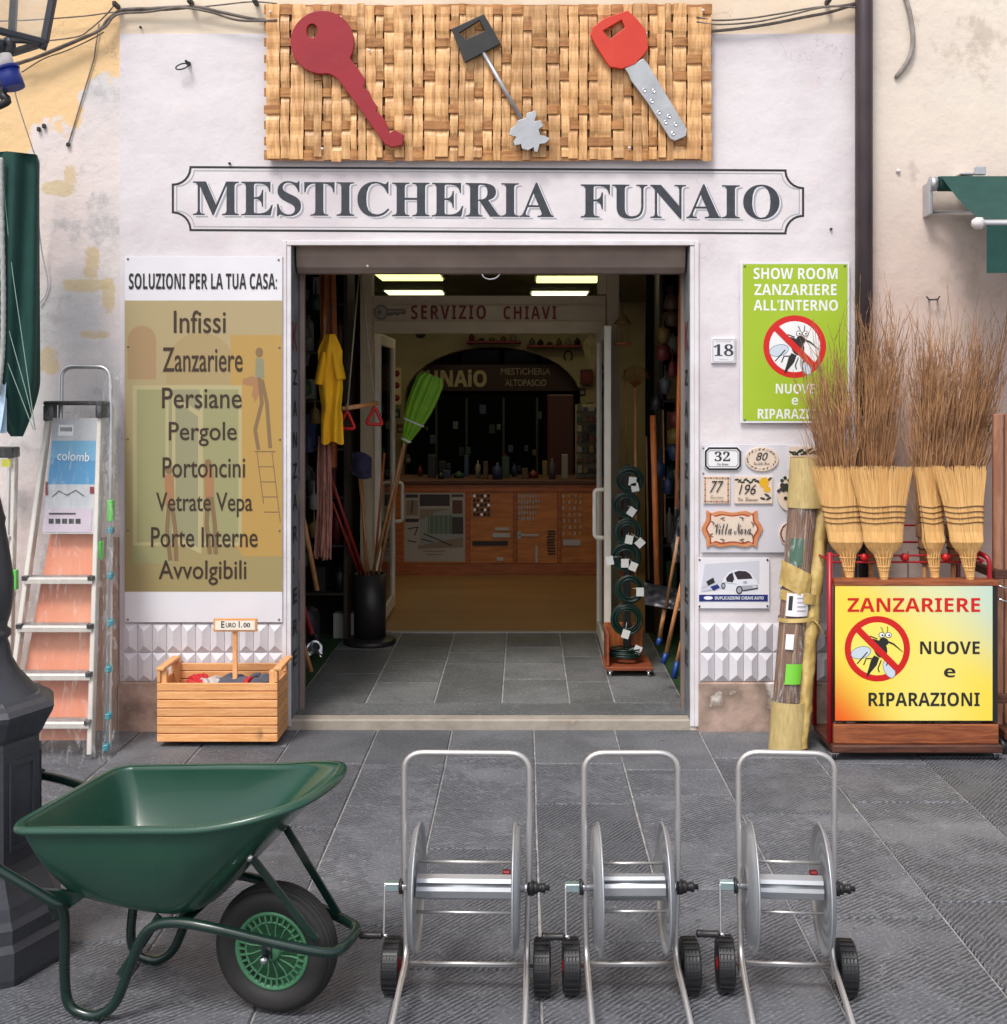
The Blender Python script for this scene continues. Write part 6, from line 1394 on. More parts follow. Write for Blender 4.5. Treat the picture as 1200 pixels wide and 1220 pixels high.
reel_cart('hose_cart', 'narrow empty hose reel cart at the right end of the row', XP(937, 3.13 - D), 3.13, .240, math.radians(-4), .188, .35)

# ================================================================== INSIDE THE DOORWAY
YSs = 2.04
# pegboard-like dark shelving on both sides with small goods
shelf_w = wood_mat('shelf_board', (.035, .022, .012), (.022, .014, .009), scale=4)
goods = [mat('goods_' + n_, c_, rough=.5) for n_, c_ in (('green', (.015, .05, .025)), ('red', (.12, .015, .012)), ('brown', (.07, .035, .015)), ('grey', (.07, .07, .075)), ('black', (.01, .01, .01)), ('yellow', (.16, .10, .02)), ('pale', (.22, .21, .18)), ('blue', (.02, .035, .09)))]
def shelf_unit(label, x0, x1, y0, y1, n_, seed, z0=.35, dz=.30, side='left'):
    t = thing('goods_shelf', label, 'shelf', ((x0 + x1) / 2, y1, .05)); r = random.Random(seed)
    for x in (x0, x1 - .025): MB().box(x, x + .025, y0, y1, .05, 2.4, c=.002).build('upright', shelf_w, t)
    for i in range(n_): MB().box(x0 + .026, x1 - .026, y0, y1, z0 + i * dz, z0 + i * dz + .018, c=.002).build('shelf_board', shelf_w, t)
    for i in range(n_):
        x = x0 + .05; cnt = 0
        while x < x1 - .08:
            w_ = r.uniform(.035, .085); h = r.uniform(.07, dz - .07); z = z0 + i * dz + .018; y = y0 + .05 + r.uniform(0, .04); m = r.choice(goods); cw_ = m.name[6:]; wh_ = '%s on the %s shelf up, %s from left, %s of doorway' % ('%s', ORD[i], ORD[cnt], side); cnt += 1
            if r.random() < .5:
                q = MB().lathe([(0, 0), (w_ / 2, 0), (w_ / 2, h * .75), (w_ / 2 * .8, h * .82), (w_ / 6, h * .88), (w_ / 6, h), (0, h)], (x + w_ / 2, y, z + .0005), (0, 0, 1), 12).build('bottle', m)
                tag(q, wh_ % (cw_ + ' bottle'), 'bottle', 'bottles on the dim shelves')
            else:
                q = MB().box(x, x + w_, y - w_ / 2, y + w_ / 2, z + .0005, z + h, c=.003).build('carton', m); tag(q, wh_ % (cw_ + ' carton'), 'carton', 'cartons on the dim shelves')
            x += w_ + r.uniform(.01, .05)
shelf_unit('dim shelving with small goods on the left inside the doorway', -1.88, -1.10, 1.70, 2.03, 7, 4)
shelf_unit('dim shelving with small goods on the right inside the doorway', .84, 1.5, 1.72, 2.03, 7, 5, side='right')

# hanging orange cloth and yellow tunic
oc_m = mat('orange_cloth', s(150, 84, 38), s(110, 58, 28), 10, rough=.85)
t = thing('hanging_cloth', 'long brownish orange cloth strip hanging behind the yellow shirt', 'cloth', P(389, 327, .75))
MB().grid(lambda u, v: P(380 + u * 20 - 2 * v + 4 * math.sin(v * 2), 322 + v * 235, .75 + .012 * math.sin(u * 14 + v * 2)), 24, 20).build('cloth_strip', oc_m, t, normals=False)
yel = mat('yellow_cloth', s(246, 186, 24), s(236, 168, 14), 8, rough=.8)
t = thing('yellow_shirt', 'yellow short-sleeved shirt hanging limp in the left of the doorway', 'shirt', P(393, 400, .62))
def shirt(side):
    def f(u, v):
        py = 398 + v * 130; w0 = 6 + 13 * min(1, v / .22) if v < .22 else 19 - 8 * (v - .22) / .5 if v < .72 else 13.4
        if v > .72: w0 = 13 + 1.5 * (v - .72)
        cx = 393.5 + 4 * max(0, v - .3); px = cx + (u - .5) * 2 * min(w0, 14.5)
        return P(px, py + 2 * math.sin(u * 9) * (v > .9), .62 + side * (.03 * math.sin(u * 3.1416) + .01) + .016 * math.sin(u * 11 + v * 4) * (.3 + v) + .012 * noise.noise((u * 3, v * 5, side)))
    return f
MB().grid(shirt(-1), 24, 26).build('shirt_front', yel, t, normals=False); MB().grid(shirt(1), 24, 26).build('shirt_back', yel, t, normals=False)
for (a, b) in (((386, 420), (379, 458)), ((400, 420), (406, 452))):
    c0_ = P(*a, .61); c1_ = P(*b, .60); MB().tube([c0_, (c0_ + c1_) / 2, c1_], [.034, .042, .044], 14, fl=(1, .5), cap=False).build('sleeve', yel, t)
MB().tube(cr([P(389, 398, .62), P(391, 385, .62), P(393, 370, .62), P(396, 366, .62), P(394, 361, .62)], 4), .004, 6).build('hanger_hook', nail_m, t)
# plait of pink mop strings
mop_m = mat('mop_string', s(176, 120, 104), s(140, 92, 80), 20, rough=.85)
t = thing('string_mop', 'pinkish string mop head hanging below the yellow shirt', 'mop', P(386, 528, .70)); mb = MB()
for i in range(46):
    a0 = rnd.uniform(377, 395); yy_ = .70 + rnd.uniform(-.03, .03); b0 = rnd.uniform(650, 668)
    mb.tube([P(386 + (a0 - 386) * .75, 520, yy_), P(a0, 560, yy_), P(a0 + rnd.uniform(-2, 2), 610, yy_), P(a0 + rnd.uniform(-3, 2) - 1.5, b0, yy_)], .0042, 5, cap=False)
mb.build('mop_strings', mop_m, t, normals=False); MB().tube([P(386, 522, .70), P(387, 335, .76)], .010, 8).build('mop_handle', handle_wood, t)
# trapeze swing
t = thing('trapeze_swing', 'child trapeze swing with a wooden bar and two red triangular grips on pale ropes', 'swing', P(430, 500, .85))
rope = mat('pale_rope', s(176, 164, 140), s(150, 138, 116), 60, rough=.8)
for (a, b, y) in (((428, 325), (414, 486), .80), ((430, 325), (446.5, 482), .95)): MB().tube([P(*a, .88), P(*b, y)], .0045, 6).build('rope', rope, t)
MB().tube([P(407, 487, .80), P(450, 480.5, .95)], .0135, 10).build('bar', handle_wood, t)
for (cx, cy, y) in ((413.5, 502, .79), (446.5, 497, .94)):
    MB().tube(fillet([P(cx, cy - 13, y), P(cx - 10.5, cy + 8, y), P(cx + 10, cy + 9, y)], .02, 5, closed=True), .0095, 8, closed=True).build('grip', red_plastic, t)
    MB().tube([P(cx, cy - 22, y), P(cx, cy - 13, y)], .004, 6).build('grip_rope', rope, t)
# purple cap bag
t = MB().grid(lambda u, v: P(419 + u * 24, 540 + v * 24 + 8 * math.sin(u * 3.1) * (v - .5) + u * 5, 1.5 - .05 * math.sin(u * 3.14) * math.sin(v * 3.14) + .01 * noise.noise((u * 6, v * 6, 0))), 14, 12).build('mop_refill', mat('purple_cloth', s(70, 62, 96), s(50, 46, 70), 20, rough=.8), None, normals=False); tag(t, 'dark purple cloth mop refill hanging beside the left screen post', 'mop head')
# black bucket stand with canes
yb_ = 1.72; bx = XP(441, yb_); zt_ = ZP(683, yb_)
t = thing('cane_bucket', 'tall black cylindrical bucket on a round foot, holding poles', 'bucket', (bx, yb_, .05)); bk = mat('bucket_plastic', s(48, 44, 42), s(36, 33, 32), 10, rough=.45)
MB().lathe([(0, .0), (.158, .0), (.162, .012), (.158, .028), (.145, .034), (.10, .042)], (bx, yb_, .05), (0, 0, 1), 36).build('foot', bk, t)
MB().lathe([(.098, .042), (.100, zt_ - .05), (.094, zt_ - .05), (.092, .06), (0, .06)], (bx, yb_, .05), (0, 0, 1), 36).build('barrel', bk, t)
def pole(name, label, cat_, a, b, ya, yb, r_, m, group=None):
    t = MB().tube([P(*a, ya), P(*b, yb)], r_, 10).build(name, m); tag(t, label, cat_, group); return t
red_pole = mat('red_pole', s(150, 40, 36), rough=.4)
pole('red_pole', 'upper of two red poles slanting into the black bucket', 'pole', (391, 560), (434, 686), 1.45, 1.70, .011, red_pole)
pole('red_pole', 'lower of two red poles slanting into the black bucket', 'pole', (396, 598), (429, 686), 1.48, 1.72, .009, red_pole)
pole('wooden_pole', 'pale wooden pole standing nearly upright in the back of the bucket', 'pole', (430, 545), (436, 686), 1.85, 1.78, .009, handle_wood)
pole('wooden_pole', 'thin wooden pole left of the screen post inside the bucket', 'pole', (428, 570), (440, 686), 1.80, 1.76, .007, handle_wood)
pole('wooden_pole', 'wooden pole leaning right beside the door handle out of the bucket', 'pole', (482, 532), (451, 684), 1.62, 1.70, .010, handle_wood)
pole('wooden_pole', 'dark wooden pole rising upright in front of the glass door leaf', 'pole', (458, 540), (446, 684), 1.66, 1.72, .008, orange_wood)
t = thing('green_broom', 'lime green folded plastic broom on a wooden pole standing in the bucket', 'broom', P(443, 684, 1.68))
lgm = mat('lime_plastic', s(124, 176, 30), s(104, 156, 24), 14, rough=.5)
MB().tube([P(444, 684, 1.68), P(482, 528, 1.50)], .010, 10).build('handle', handle_wood, t)
def gb(u, v):
    a = u * 6.2832; c0_ = P(483, 527, 1.50); c1_ = P(516, 447, 1.46); ax_ = (c1_ - c0_); w_ = (.022 + .062 * math.sin(min(1, v * 1.25) * 1.75)) if v < .9 else (.022 + .062 * math.sin(1.75)) * (1 - (v - .9) * 3.2)
    sd = ax_.cross(Vector((0, 1, 0))).normalized(); return c0_ + ax_ * v + sd * (w_ * math.cos(a) * (1 + .06 * math.cos(9 * a))) + Vector((0, 1, 0)) * (w_ * .45 * math.sin(a) * (1 + .15 * math.cos(11 * a)))
MB().grid(gb, 66, 20).build('broom_head', lgm, t, normals=False)
for v in (.03, .30):
    MB().tube([gb(i / 24, v) * 1.0 + (gb(i / 24, v) - gb(((i / 24) + .5) % 1, v)) * .03 for i in range(24)], .006, 6, closed=True).build('white_band', white_paint, t)
# left corner: handles leaning on the left jamb
pole('broom_handle', 'long wooden handle leaning at the left jamb, its lower end near the turf', 'handle', (353, 575), (378, 703), .45, .55, .013, handle_wood)
pole('broom_handle', 'short wooden handle behind the left jamb above the red head', 'handle', (352, 655), (360, 708), .35, .42, .011, handle_wood)
t = thing('hand_hoe', 'front wooden tool with two handles and a shiny metal blade at the left jamb', 'tool', G(372, 808, .05))
MB().tube([P(350, 728, .28), P(371, 800, .34)], .011, 10).build('handle', handle_wood, t); MB().tube([P(347, 735, .30), P(367, 796, .38)], .011, 10).build('handle', handle_wood, t)
MB().grid(lambda u, v: P(366 + 18 * u, 768 + 16 * v - 5 * math.sin(u * 3.1), .50 + .05 * math.sin(u * 3.14) * math.sin(v * 3.14)), 10, 10).build('blade', chrome, t, normals=False)
t = thing('red_dustpan', 'dark red dustpan head with black edge in the left corner of the doorway', 'dustpan', P(365, 765, .55))
MB().bar(P(358, 715, .5), P(372, 762, .55), .05, .02, c=.006).build('dustpan_body', red_dark, t); MB().bar(P(371, 755, .53), P(376, 778, .56), .07, .02, c=.006).build('rubber_lip', black_plastic, t)
t = MB().lathe([(0, 0), (.10, .0), (.12, .05), (.115, .25), (.10, .32), (.04, .35), (0, .35)], P(386, 765, 1.2) * 1.0, (0, 0, 1), 20).build('black_sack', mat('dark_sack', (.012, .013, .018), rough=.5, bump=.01, bscale=8)); t.scale = (.7, .7, .7); t.location = (-.45, .35, .015); tag(t, 'dark bulging sack on the turf left of the white box', 'sack')
q0, q1 = P(397, 752, 1.85), P(423, 731, 1.85)
t = MB().box(q0.x, q1.x, 1.85, 1.95, .053, q1.z, c=.003).build('white_box', mat('box_white', s(190, 188, 182), rough=.6)); tag(t, 'small white box on the turf behind the black bucket', 'box')

# right side: coils on a trolley stand
yc = .98; xc = XP(749, yc)
t = thing('coil_stand', 'small brown wooden trolley with an upright that carries coils of green wire', 'display stand', (xc, yc, .05))
bw2 = wood_mat('trolley_wood', s(150, 76, 44), s(116, 56, 32), scale=5)
MB().box(XP(721, yc - .12), XP(778, yc - .12), yc - .14, yc + .16, .085, .105, c=.003).build('trolley_base', bw2, t); MB().box(XP(722, yc), XP(769, yc), yc + .12, yc + .135, .106, .30, c=.003).build('trolley_back', orange_wood, t)
MB().box(XP(722, yc) - .004, XP(722, yc) + .010, yc - .13, yc + .119, .106, .28, c=.003).build('trolley_side', bw2, t)
MB().box(xc - .02, xc + .02, yc + .09, yc + .118, .106, 1.20, c=.003).build('upright', nail_m, t)
for x in (XP(727, yc - .12), XP(773, yc - .12)):
    for y in (yc - .12, yc + .14): MB().lathe([(0, -.008), (.015, -.008), (.015, .008), (0, .008)], (x, y, .066), (1, 0, 0), 12).box(x - .012, x + .012, y - .012, y + .012, .078, .0845).build('caster', chrome, t)
wire_m = mat('green_wire', s(24, 56, 46), s(16, 38, 34), 40, rough=.35); tag_m = mat('paper_tag', s(214, 214, 210), rough=.6)
def coil(label, px, py, rp, seed, flat=False, tags=((4, 8, .5),)):
    r = random.Random(seed); y = yc - .02; rr = rp * (y + D) / F; c_ = P(px, py, y); t = thing('wire_coil', label, 'wire coil', c_, group='coils of green garden wire')
    mb = MB()
    for k in range(13):
        ex = r.uniform(-.004, .004); dy = (k % 5 - 2) * .007; tl = r.uniform(-.12, .12); R2 = rr * (.62 + .42 * k / 13 + r.uniform(-.03, .03))
        pts = []
        for i in range(28):
            a = 2 * math.pi * i / 28
            p = Vector((R2 * math.cos(a), dy + tl * R2 * math.sin(a), R2 * math.sin(a))) if not flat else Vector((R2 * 1.25 * math.cos(a), R2 * 1.1 * math.sin(a), dy * 1.3 + tl * R2 * .4 * math.sin(a)))
            pts.append(p + Vector((ex, 0, ex)))
        mb.tube(pts, .0042, 6, closed=True)
    mb.build('wire_loops', wire_m, t, local=True)
    for (a, b, ro) in tags:
        v = Vector((a, 0, -b)) * ((y + D) / F); M = Matrix.Translation(v + Vector((0, -.035, 0))) @ Matrix.Rotation(ro, 4, 'Y')
        MB().box(-.021, .021, -.001, .001, -.024, .024, M=M).build('paper_tag', tag_m, t, local=True)
        MB().tube([v * .3 + Vector((0, -.02, .01)), v + Vector((0, -.034, .02))], .0012, 4).build('tag_string', tag_m, t, local=True)
coil('topmost green wire coil on the stand, with two tags', 750, 572, 15.5, 1, tags=((3, 1, .1), (6, 8, -.2)))
coil('second wire coil from the top of the stand, with a tilted tag', 746, 602, 15, 2, tags=((6, 7, .6),))
coil('third wire coil from the top, its tag turned diamond-wise', 748, 634, 16, 3, tags=((14, 12, .8), (1, 8, .2)))
coil('fourth wire coil from the top, with three pale tags', 746, 664, 16.5, 4, tags=((-2, 6, 0), (-20, 3, -.2), (8, 10, .4)))
coil('fifth wire coil from the top, above the largest one', 750, 702, 16, 5, tags=((12, 2, 0),))
coil('largest greyish wire coil hanging just above the trolley', 747, 738, 18, 6, tags=((-2, 16, .3),))
coil('wire coil lying flat on the trolley base', 745, 777, 15.5, 7, True, tags=((14, -4, .4),))
# tools at the right
gray_m = mat('tool_steel', (.09, .09, .10), rough=.45, metal=.6); blue_t = mat('blue_socket', s(24, 62, 130), rough=.4)
pole('tall_pole', 'tall orange-brown pole standing just inside the right jamb', 'pole', (812, 318), (806.5, 606), .42, .42, .012, orange_wood)
pole('tall_pole', 'thick orange-brown pole left of the tall one at the right of the doorway', 'pole', (778, 495), (783.5, 702), .95, 1.0, .0175, orange_wood)
def tool(label, a, b, c_, ya, yb, head=None):
    t = thing('garden_tool', label, 'tool', P(*c_, yb)); pa, pb, pc = P(*a, ya), P(*b, yb), P(*c_, yb); 
    MB().tube([pa, pb], .0115, 10).build('handle', handle_wood, t); MB().tube([pb, pc], [.014, .016], 10).build('blue_socket', blue_t, t); return t
tool('foremost wooden handle with a blue foot leaning on the right jamb', (819, 738), (807, 788), (803, 808), .32, .36)
tool('middle wooden handle with a blue foot at the right jamb', (815, 685), (794, 778), (790, 790), .40, .50)
tool('rear wooden handle leaning behind the coil stand at the right', (792, 726), (786, 760), (785, 768), .65, .7)
pole('broom_handle', 'slim handle slanting from the right jamb down behind the tools', 'handle', (808, 640), (794, 722), .50, .62, .009, handle_wood)
t = MB().grid(lambda u, v: P(768 + u * 44, 694 + v * 26 + 8 * u, .62 + .04 * math.sin(u * 3.1) * math.sin(v * 3.1) + .02 * noise.noise((u * 5, v * 5, 2))), 18, 12).build('shovel_blade', gray_m, None, normals=False); tag(t, 'dark grey shovel blade hanging head down beside the right jamb', 'shovel')
t = MB().grid(lambda u, v: P(802 + u * 16 + 3 * math.sin(v * 6), 560 + v * 110, .38 + .03 * math.sin(u * 3.1) + .02 * noise.noise((u * 3, v * 8, 2))), 10, 20).build('plastic_bag', film, None, normals=False); tag(t, 'crumpled clear plastic bag hanging round the tall pole at the right', 'bag')
# hanging lantern and dried things over the right part
t = thing('bird_feeder', 'small wooden bird feeder with a cone roof hanging before the right screen post', 'bird feeder', P(742, 411, 1.3)); fm = mat('feeder_wood', s(150, 116, 70), s(120, 90, 52), 12, rough=.7)
c_ = P(742, 386, 1.3); MB().lathe([(.055, -.0), (.05, .006), (.012, .055), (0, .06)], c_, (0, 0, 1), 18).build('roof', fm, t)
c2_ = P(742, 411, 1.3); MB().lathe([(0, 0), (.048, 0), (.052, .012), (0, .012)], c2_, (0, 0, 1), 18).build('tray', orange_wood, t)
for a in range(4): MB().tube([c_ + Vector((.035 * math.cos(a * 1.57), .035 * math.sin(a * 1.57), 0)), c2_ + Vector((.035 * math.cos(a * 1.57), .035 * math.sin(a * 1.57), 0))], .003, 5).build('feeder_post', fm, t)
MB().tube([c_ + Vector((0, 0, .05)), c_ + Vector((0, 0, .35))], .0015, 4).build('hanging_cord', nail_m, t)
t = thing('corn_dolly', 'pale bundle of dried corn husks hanging from the door top at the right', 'dried husks', P(704, 400, 1.95)); husk = mat('husk', s(190, 172, 110), s(160, 140, 80), 20, rough=.8); mb = MB()
for i in range(34): u = rnd.uniform(-1, 1); mb.tube([P(704, 398, 1.93), P(704 + u * 9, 412 + abs(u) * -2, 1.93 + rnd.uniform(-.03, .03)), P(705 + u * 5, rnd.uniform(425, 440), 1.93)], [.006, .009, .002], 5, cap=False)
mb.build('husks', husk, t, normals=False)
t = thing('fan_rake', 'straw-coloured fan rake hanging head up right of the screen post', 'rake', P(757, 480, 1.4)); mb = MB()
for i in range(15): a = math.pi * (.08 + .84 * i / 14); mb.tube([P(757, 462, 1.4), P(757 + 16 * math.cos(a), 452 - 17 * math.sin(a), 1.38), P(757 + 17 * math.cos(a), 457 - 19 * math.sin(a), 1.36)], .0022, 4)
mb.build('tines', oc_m, t); MB().tube([P(757, 462, 1.4), P(758, 700, 1.4)], .010, 8).build('handle', handle_wood, t)
for i, (a, b, c_) in enumerate(((770, 520, 690), (790, 480, 640), (744, 440, 560))):
    pole('leaning_handle', ['dim thin handle hanging behind the coils at the right', 'dim thin handle nearest the tall poles at the right', 'dim thin handle close to the right screen post'][i], 'handle', (a, b), (a + 3, c_), 1.5, 1.55, .006, handle_wood)
# goods hanging in the upper left gloom
for i in range(10):
    r = random.Random(70 + i); px_, py_ = r.uniform(358, 378), 350 + i * 34; t = MB().lathe([(0, 0), (r.uniform(.02, .05), .01), (r.uniform(.02, .05), .08), (.006, .10), (.003, .17), (0, .17)], P(px_, py_ + 20, 1.1), (0, 0, 1), 10).build('hanging_utensil', rnd.choice(goods)); tag(t, ORD[i] + ' dim utensil from the top in the gloom behind the left jamb', 'utensil', 'utensils hanging behind the left jamb')
for i in range(12):
    r = random.Random(170 + i); px_, py_ = r.uniform(782, 806), 350 + i * 20; t = MB().lathe([(0, 0), (r.uniform(.02, .05), .01), (r.uniform(.02, .05), .08), (.006, .10), (.003, .17), (0, .17)], P(px_, py_ + 20, 1.1), (0, 0, 1), 10).build('hanging_utensil', rnd.choice(goods)); tag(t, ORD[i] + ' dim utensil from the top in the gloom behind the right jamb', 'utensil', 'utensils hanging behind the right jamb')

# ================================================================== COUNTER AND BACK OF THE SHOP
YC = 4.5; cw = wood_mat('counter_wood', s(186, 106, 50), s(154, 80, 38), grain=(1.4, 12, 12), scale=4, var=.06, coat=.2); cb = wood_mat('counter_board', s(214, 134, 60), s(186, 110, 46), grain=(1.4, 1.4, 10), scale=3, var=.06, coat=.2)
t = thing('counter', 'brown wooden shop counter with display boards on its front', 'counter', (XP(590, YC), YC, .047))
x0, x1 = XP(462, YC), XP(750, YC); zt_ = ZP(572, YC)
MB().box(x0 - .03, x1, YC - .03, YC + .7, zt_ - .035, zt_, c=.005).build('counter_top', dark_wood, t)
MB().box(x0, x1, YC + .02, YC + .68, .05, zt_ - .036).build('carcass', dark_wood, t)
def frm(a, b, c, e, nm='rail'): MB().box(XP(a, YC), XP(b, YC), YC - .005, YC + .0195, ZP(e, YC), ZP(c, YC), c=.002).build(nm, cw, t)
frm(462, 750, 577.4, 586); frm(462, 750, 671.5, 687)
for a in (462, 555.5, 611.6, 664.4, 716): frm(a, a + (18 if a == 462 else 4.5), 586.3, 671.2, 'stile')
for (a, b) in ((480.3, 555.2), (560.3, 611.4), (616.4, 664.1), (669.1, 715.7)): MB().box(XP(a, YC), XP(b, YC), YC + .006, YC + .019, ZP(671, YC), ZP(586.5, YC)).build('board', cb, t)
po = thing('blinds_poster', 'grey poster with a glazed veranda picture on the left of the counter front', 'poster', P(518, 669, YC))
MB().box(XP(482, YC), XP(554, YC), YC + .002, YC + .0055, ZP(669, YC), ZP(587, YC)).build('poster_sheet', mat('poster_grey', s(176, 168, 160), rough=.5), po)
pp = [mat('poster_dark', s(60, 52, 56), rough=.5), mat('poster_sky', s(150, 156, 152), rough=.5), mat('poster_green', s(92, 116, 100), rough=.5), mat('poster_floor', s(140, 124, 108), rough=.5), mat('poster_red', s(96, 60, 56), rough=.5)]
d = Draw(YC + .0015, .0002); d.rect(500, 536, 589, 603, 0); d.rect(483, 498, 589, 593, 0); d.rect(538, 552, 589, 592, 0); d.rect(500, 552, 606, 648, 1); d.rect(510, 540, 614, 636, 2); d.poly([(498, 650), (552, 640), (552, 652), (498, 654)], 3); d.poly([(500, 620), (520, 610), (536, 606), (500, 607)], 3)
for i in range(6): d.line([(512 + i * 5.5, 610), (512 + i * 5.5, 640)], .8, 1)
d.line([(505, 636), (520, 642), (538, 650)], 1.6, 0); d.line([(502, 642), (516, 646)], 1.4, 0); d.rect(539, 551, 596, 612, 4); d.rect(539, 552, 616, 636, 0); d.rect(484, 498, 596, 614, 3); d.line([(492, 596), (490, 612)], 1.8, 0); d.rect(483, 499, 618, 622, 0); d.line([(486, 630), (498, 628), (494, 638)], 1.4, 0); d.line([(486, 644), (496, 646)], 1.4, 0); d.rect(504, 530, 656, 657.4, 3); d.rect(508, 526, 660, 661.4, 3)
d.build('poster_print', pp, po)
# key blanks and fittings on the boards
brass = mat('brass', (.55, .38, .14), rough=.35, metal=.9); pale_fit = mat('pale_fitting', s(190, 190, 190), rough=.4)
r = random.Random(9)
def fit(name, label, a, b, w_, h_, m, grp): o = MB().box(XP(a, YC), XP(a + w_, YC), YC - .006, YC + .0055, ZP(b + h_, YC), ZP(b, YC), c=.002).build(name, m); tag(o, label, 'fitting', grp); return o
for i in range(5):
    for j in range(8):
        if j < 8 - i * .6: fit('key_blank', 'silver key blank, %s in the %s row of the third counter board' % (ORD[j], ORD[i]), 617.5 + j * 3.4 + r.uniform(-.3, .3), 589 + i * 6.6, 1.8, 4.2 + r.uniform(-1, 1), pale_fit, 'key blanks on the third counter board')
for i in range(5):
    for j in range(5): fit('small_lock', 'tiny lock, %s in the %s row of the second counter board' % (ORD[j], ORD[i]), 564 + j * 4.2, 589 + i * 5.5, 3.0, 3.6, nail_m if (i + j) % 3 else chrome, 'small locks on the second counter board')
for i in range(9): fit('drill_bit', '%s dark bit from the top in the column on the third counter board' % ORD[i], 652 + r.uniform(-1, 1), 632 + i * 3.4, 9.5, 1.6, nail_m, 'dark bits on the third counter board')
for i in range(7):
    for j in range(4): fit('key_blank', 'dull key blank, %s in the %s row of the rightmost counter board' % (ORD[j], ORD[i]), 671 + j * 6.5 + r.uniform(-1, 1), 589 + i * 7.4, 2.2, 4, brass if (i + j) % 2 else pale_fit, 'key blanks on the rightmost counter board')
fit('door_pull', 'upper pale door pull on the second counter board', 590, 628.5, 17, 3.4, pale_fit, None); fit('door_pull', 'lower and longer pale door pull on the second counter board', 587, 635, 21, 5.5, pale_fit, None); fit('black_bar', 'long black bar low on the second counter board', 563, 644.5, 42, 5.5, nail_m, None)
fit('spatula', 'pale long-bladed tool across the third counter board', 618, 636.4, 24, 2.6, pale_fit, None); fit('square_plate', 'pale square plate beside the long-bladed tool on the third board', 616.6, 633, 4.6, 9, pale_fit, None); fit('bracket', 'small white bracket at the bottom of the second counter board', 592, 664, 8, 4, pale_fit, None); fit('gauge', 'greyish double plate on the rightmost counter board', 671, 643, 21, 7, pale_fit, None)
fit('hook_set', 'row of tiny pale hooks low on the third counter board', 638, 650, 3, 20, pale_fit, None)
# things on and behind the counter
t = thing('display_rack', 'pale wire rack with small packets at the right behind the counter', 'rack', P(698, 570, YC + .25)); z0_ = zt_ + .002
MB().box(XP(686, YC + .2), XP(716, YC + .2), YC + .28, YC + .30, z0_, ZP(482, YC + .25), c=.003).build('rack_back', mat('rack_cream', s(150, 138, 108), rough=.6), t)
for i in range(7): MB().box(XP(687, YC + .2), XP(715, YC + .2), YC + .20, YC + .279, z0_ + .04 + i * .09, z0_ + .046 + i * .09).build('rack_shelf', nail_m, t)
for i in range(7):
    for j in range(4): o = MB().box(XP(688 + j * 7, YC + .2), XP(693.5 + j * 7, YC + .2), YC + .21, YC + .25, z0_ + .0465 + i * .09, z0_ + .047 + i * .09 + r.uniform(.03, .07), c=.002).build('packet', r.choice(goods)); tag(o, 'tiny packet in the pale rack, %s from the left on the %s shelf up' % (ORD[j], ORD[i]), 'packet', 'packets in the pale rack')
for i in range(16):
    a = 500 + i * 11.5 + r.uniform(-3, 3); h = r.uniform(.05, .22); m_ = r.choice(goods); y = YC + r.uniform(.1, .5); w_ = r.uniform(.02, .05)
    if i % 2: o = MB().box(XP(a, y) - w_, XP(a, y) + w_, y, y + .06, zt_ + .001, zt_ + h, c=.004).build('counter_box', m_); tag(o, 'dim box on the counter, %s from the left of the boxes and jars' % ORD[i], 'box', 'boxes on the counter')
    else: o = MB().lathe([(0, 0), (w_, 0), (w_, h * .7), (w_ * .3, h * .85), (w_ * .3, h), (0, h)], (XP(a, y), y, zt_ + .001), (0, 0, 1), 12).build('counter_jar', m_); tag(o, 'dim jar on the counter, %s from the left of the boxes and jars' % ORD[i], 'jar', 'jars on the counter')
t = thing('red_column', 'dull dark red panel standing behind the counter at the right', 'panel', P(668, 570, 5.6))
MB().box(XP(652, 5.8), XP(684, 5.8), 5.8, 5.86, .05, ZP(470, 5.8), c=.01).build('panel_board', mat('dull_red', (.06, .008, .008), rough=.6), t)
# shop name band inside the arch
t = thing('inner_name_board', 'dark red name board with wooden letters inside the arch', 'sign board', P(587, 466, YB + .33))
yb2 = YB + .33; MB().box(XP(466, yb2), XP(697, yb2), yb2, yb2 + .03, ZP(466, yb2), ZP(434, yb2), c=.003).build('board', mat('maroon_board', (.055, .010, .010), rough=.5), t)
wl = mat('wood_letters', s(232, 206, 156), rough=.6); wl2 = mat('pale_letters', s(200, 178, 152), rough=.6)
tpx('lettering', BOLD('FUNAiO'), 496, 580, 440, 461, yb2 - .004, wl, t, offset=.02); tpx('lettering', 'MESTiCHERiA', 597, 656, 438.5, 446.5, yb2 - .004, wl2, t, offset=.012); tpx('lettering', 'ALTOPASCiO', 602, 651, 452, 460, yb2 - .004, wl2, t, offset=.012)
# traffic-light like board, shelf, horseshoe, clock
t = thing('round_hole_board', 'narrow cream board with three dark red discs on the left of the arch', 'wall board', P(473, 482, YB - .3)); q0, q1 = P(467, 482, YB - .3), P(478, 438, YB - .3)
MB().box(q0.x, q1.x, YB - .3, YB - .27, q0.z, q1.z, c=.004).build('board', wl, t)
for py in (445, 459, 474): MB().lathe([(0, 0), (.035, 0), (.035, .01), (0, .012)], P(472.5, py, YB - .301), (0, -1, 0), 18).build('disc', red_dark, t)
t = MB().box(XP(628, YB - .2), XP(694, YB - .2), YB - .24, YB - .001, ZP(414, YB - .2), ZP(411, YB - .2), c=.003).build('wall_shelf', red_dark); tag(t, 'right dark red shelf high on the yellow wall', 'shelf')
t = MB().box(XP(556, YB - .2), XP(621, YB - .2), YB - .24, YB - .001, ZP(409, YB - .2), ZP(406, YB - .2), c=.003).build('wall_shelf', red_dark); tag(t, 'left dark red shelf high on the yellow wall above the arch', 'shelf')
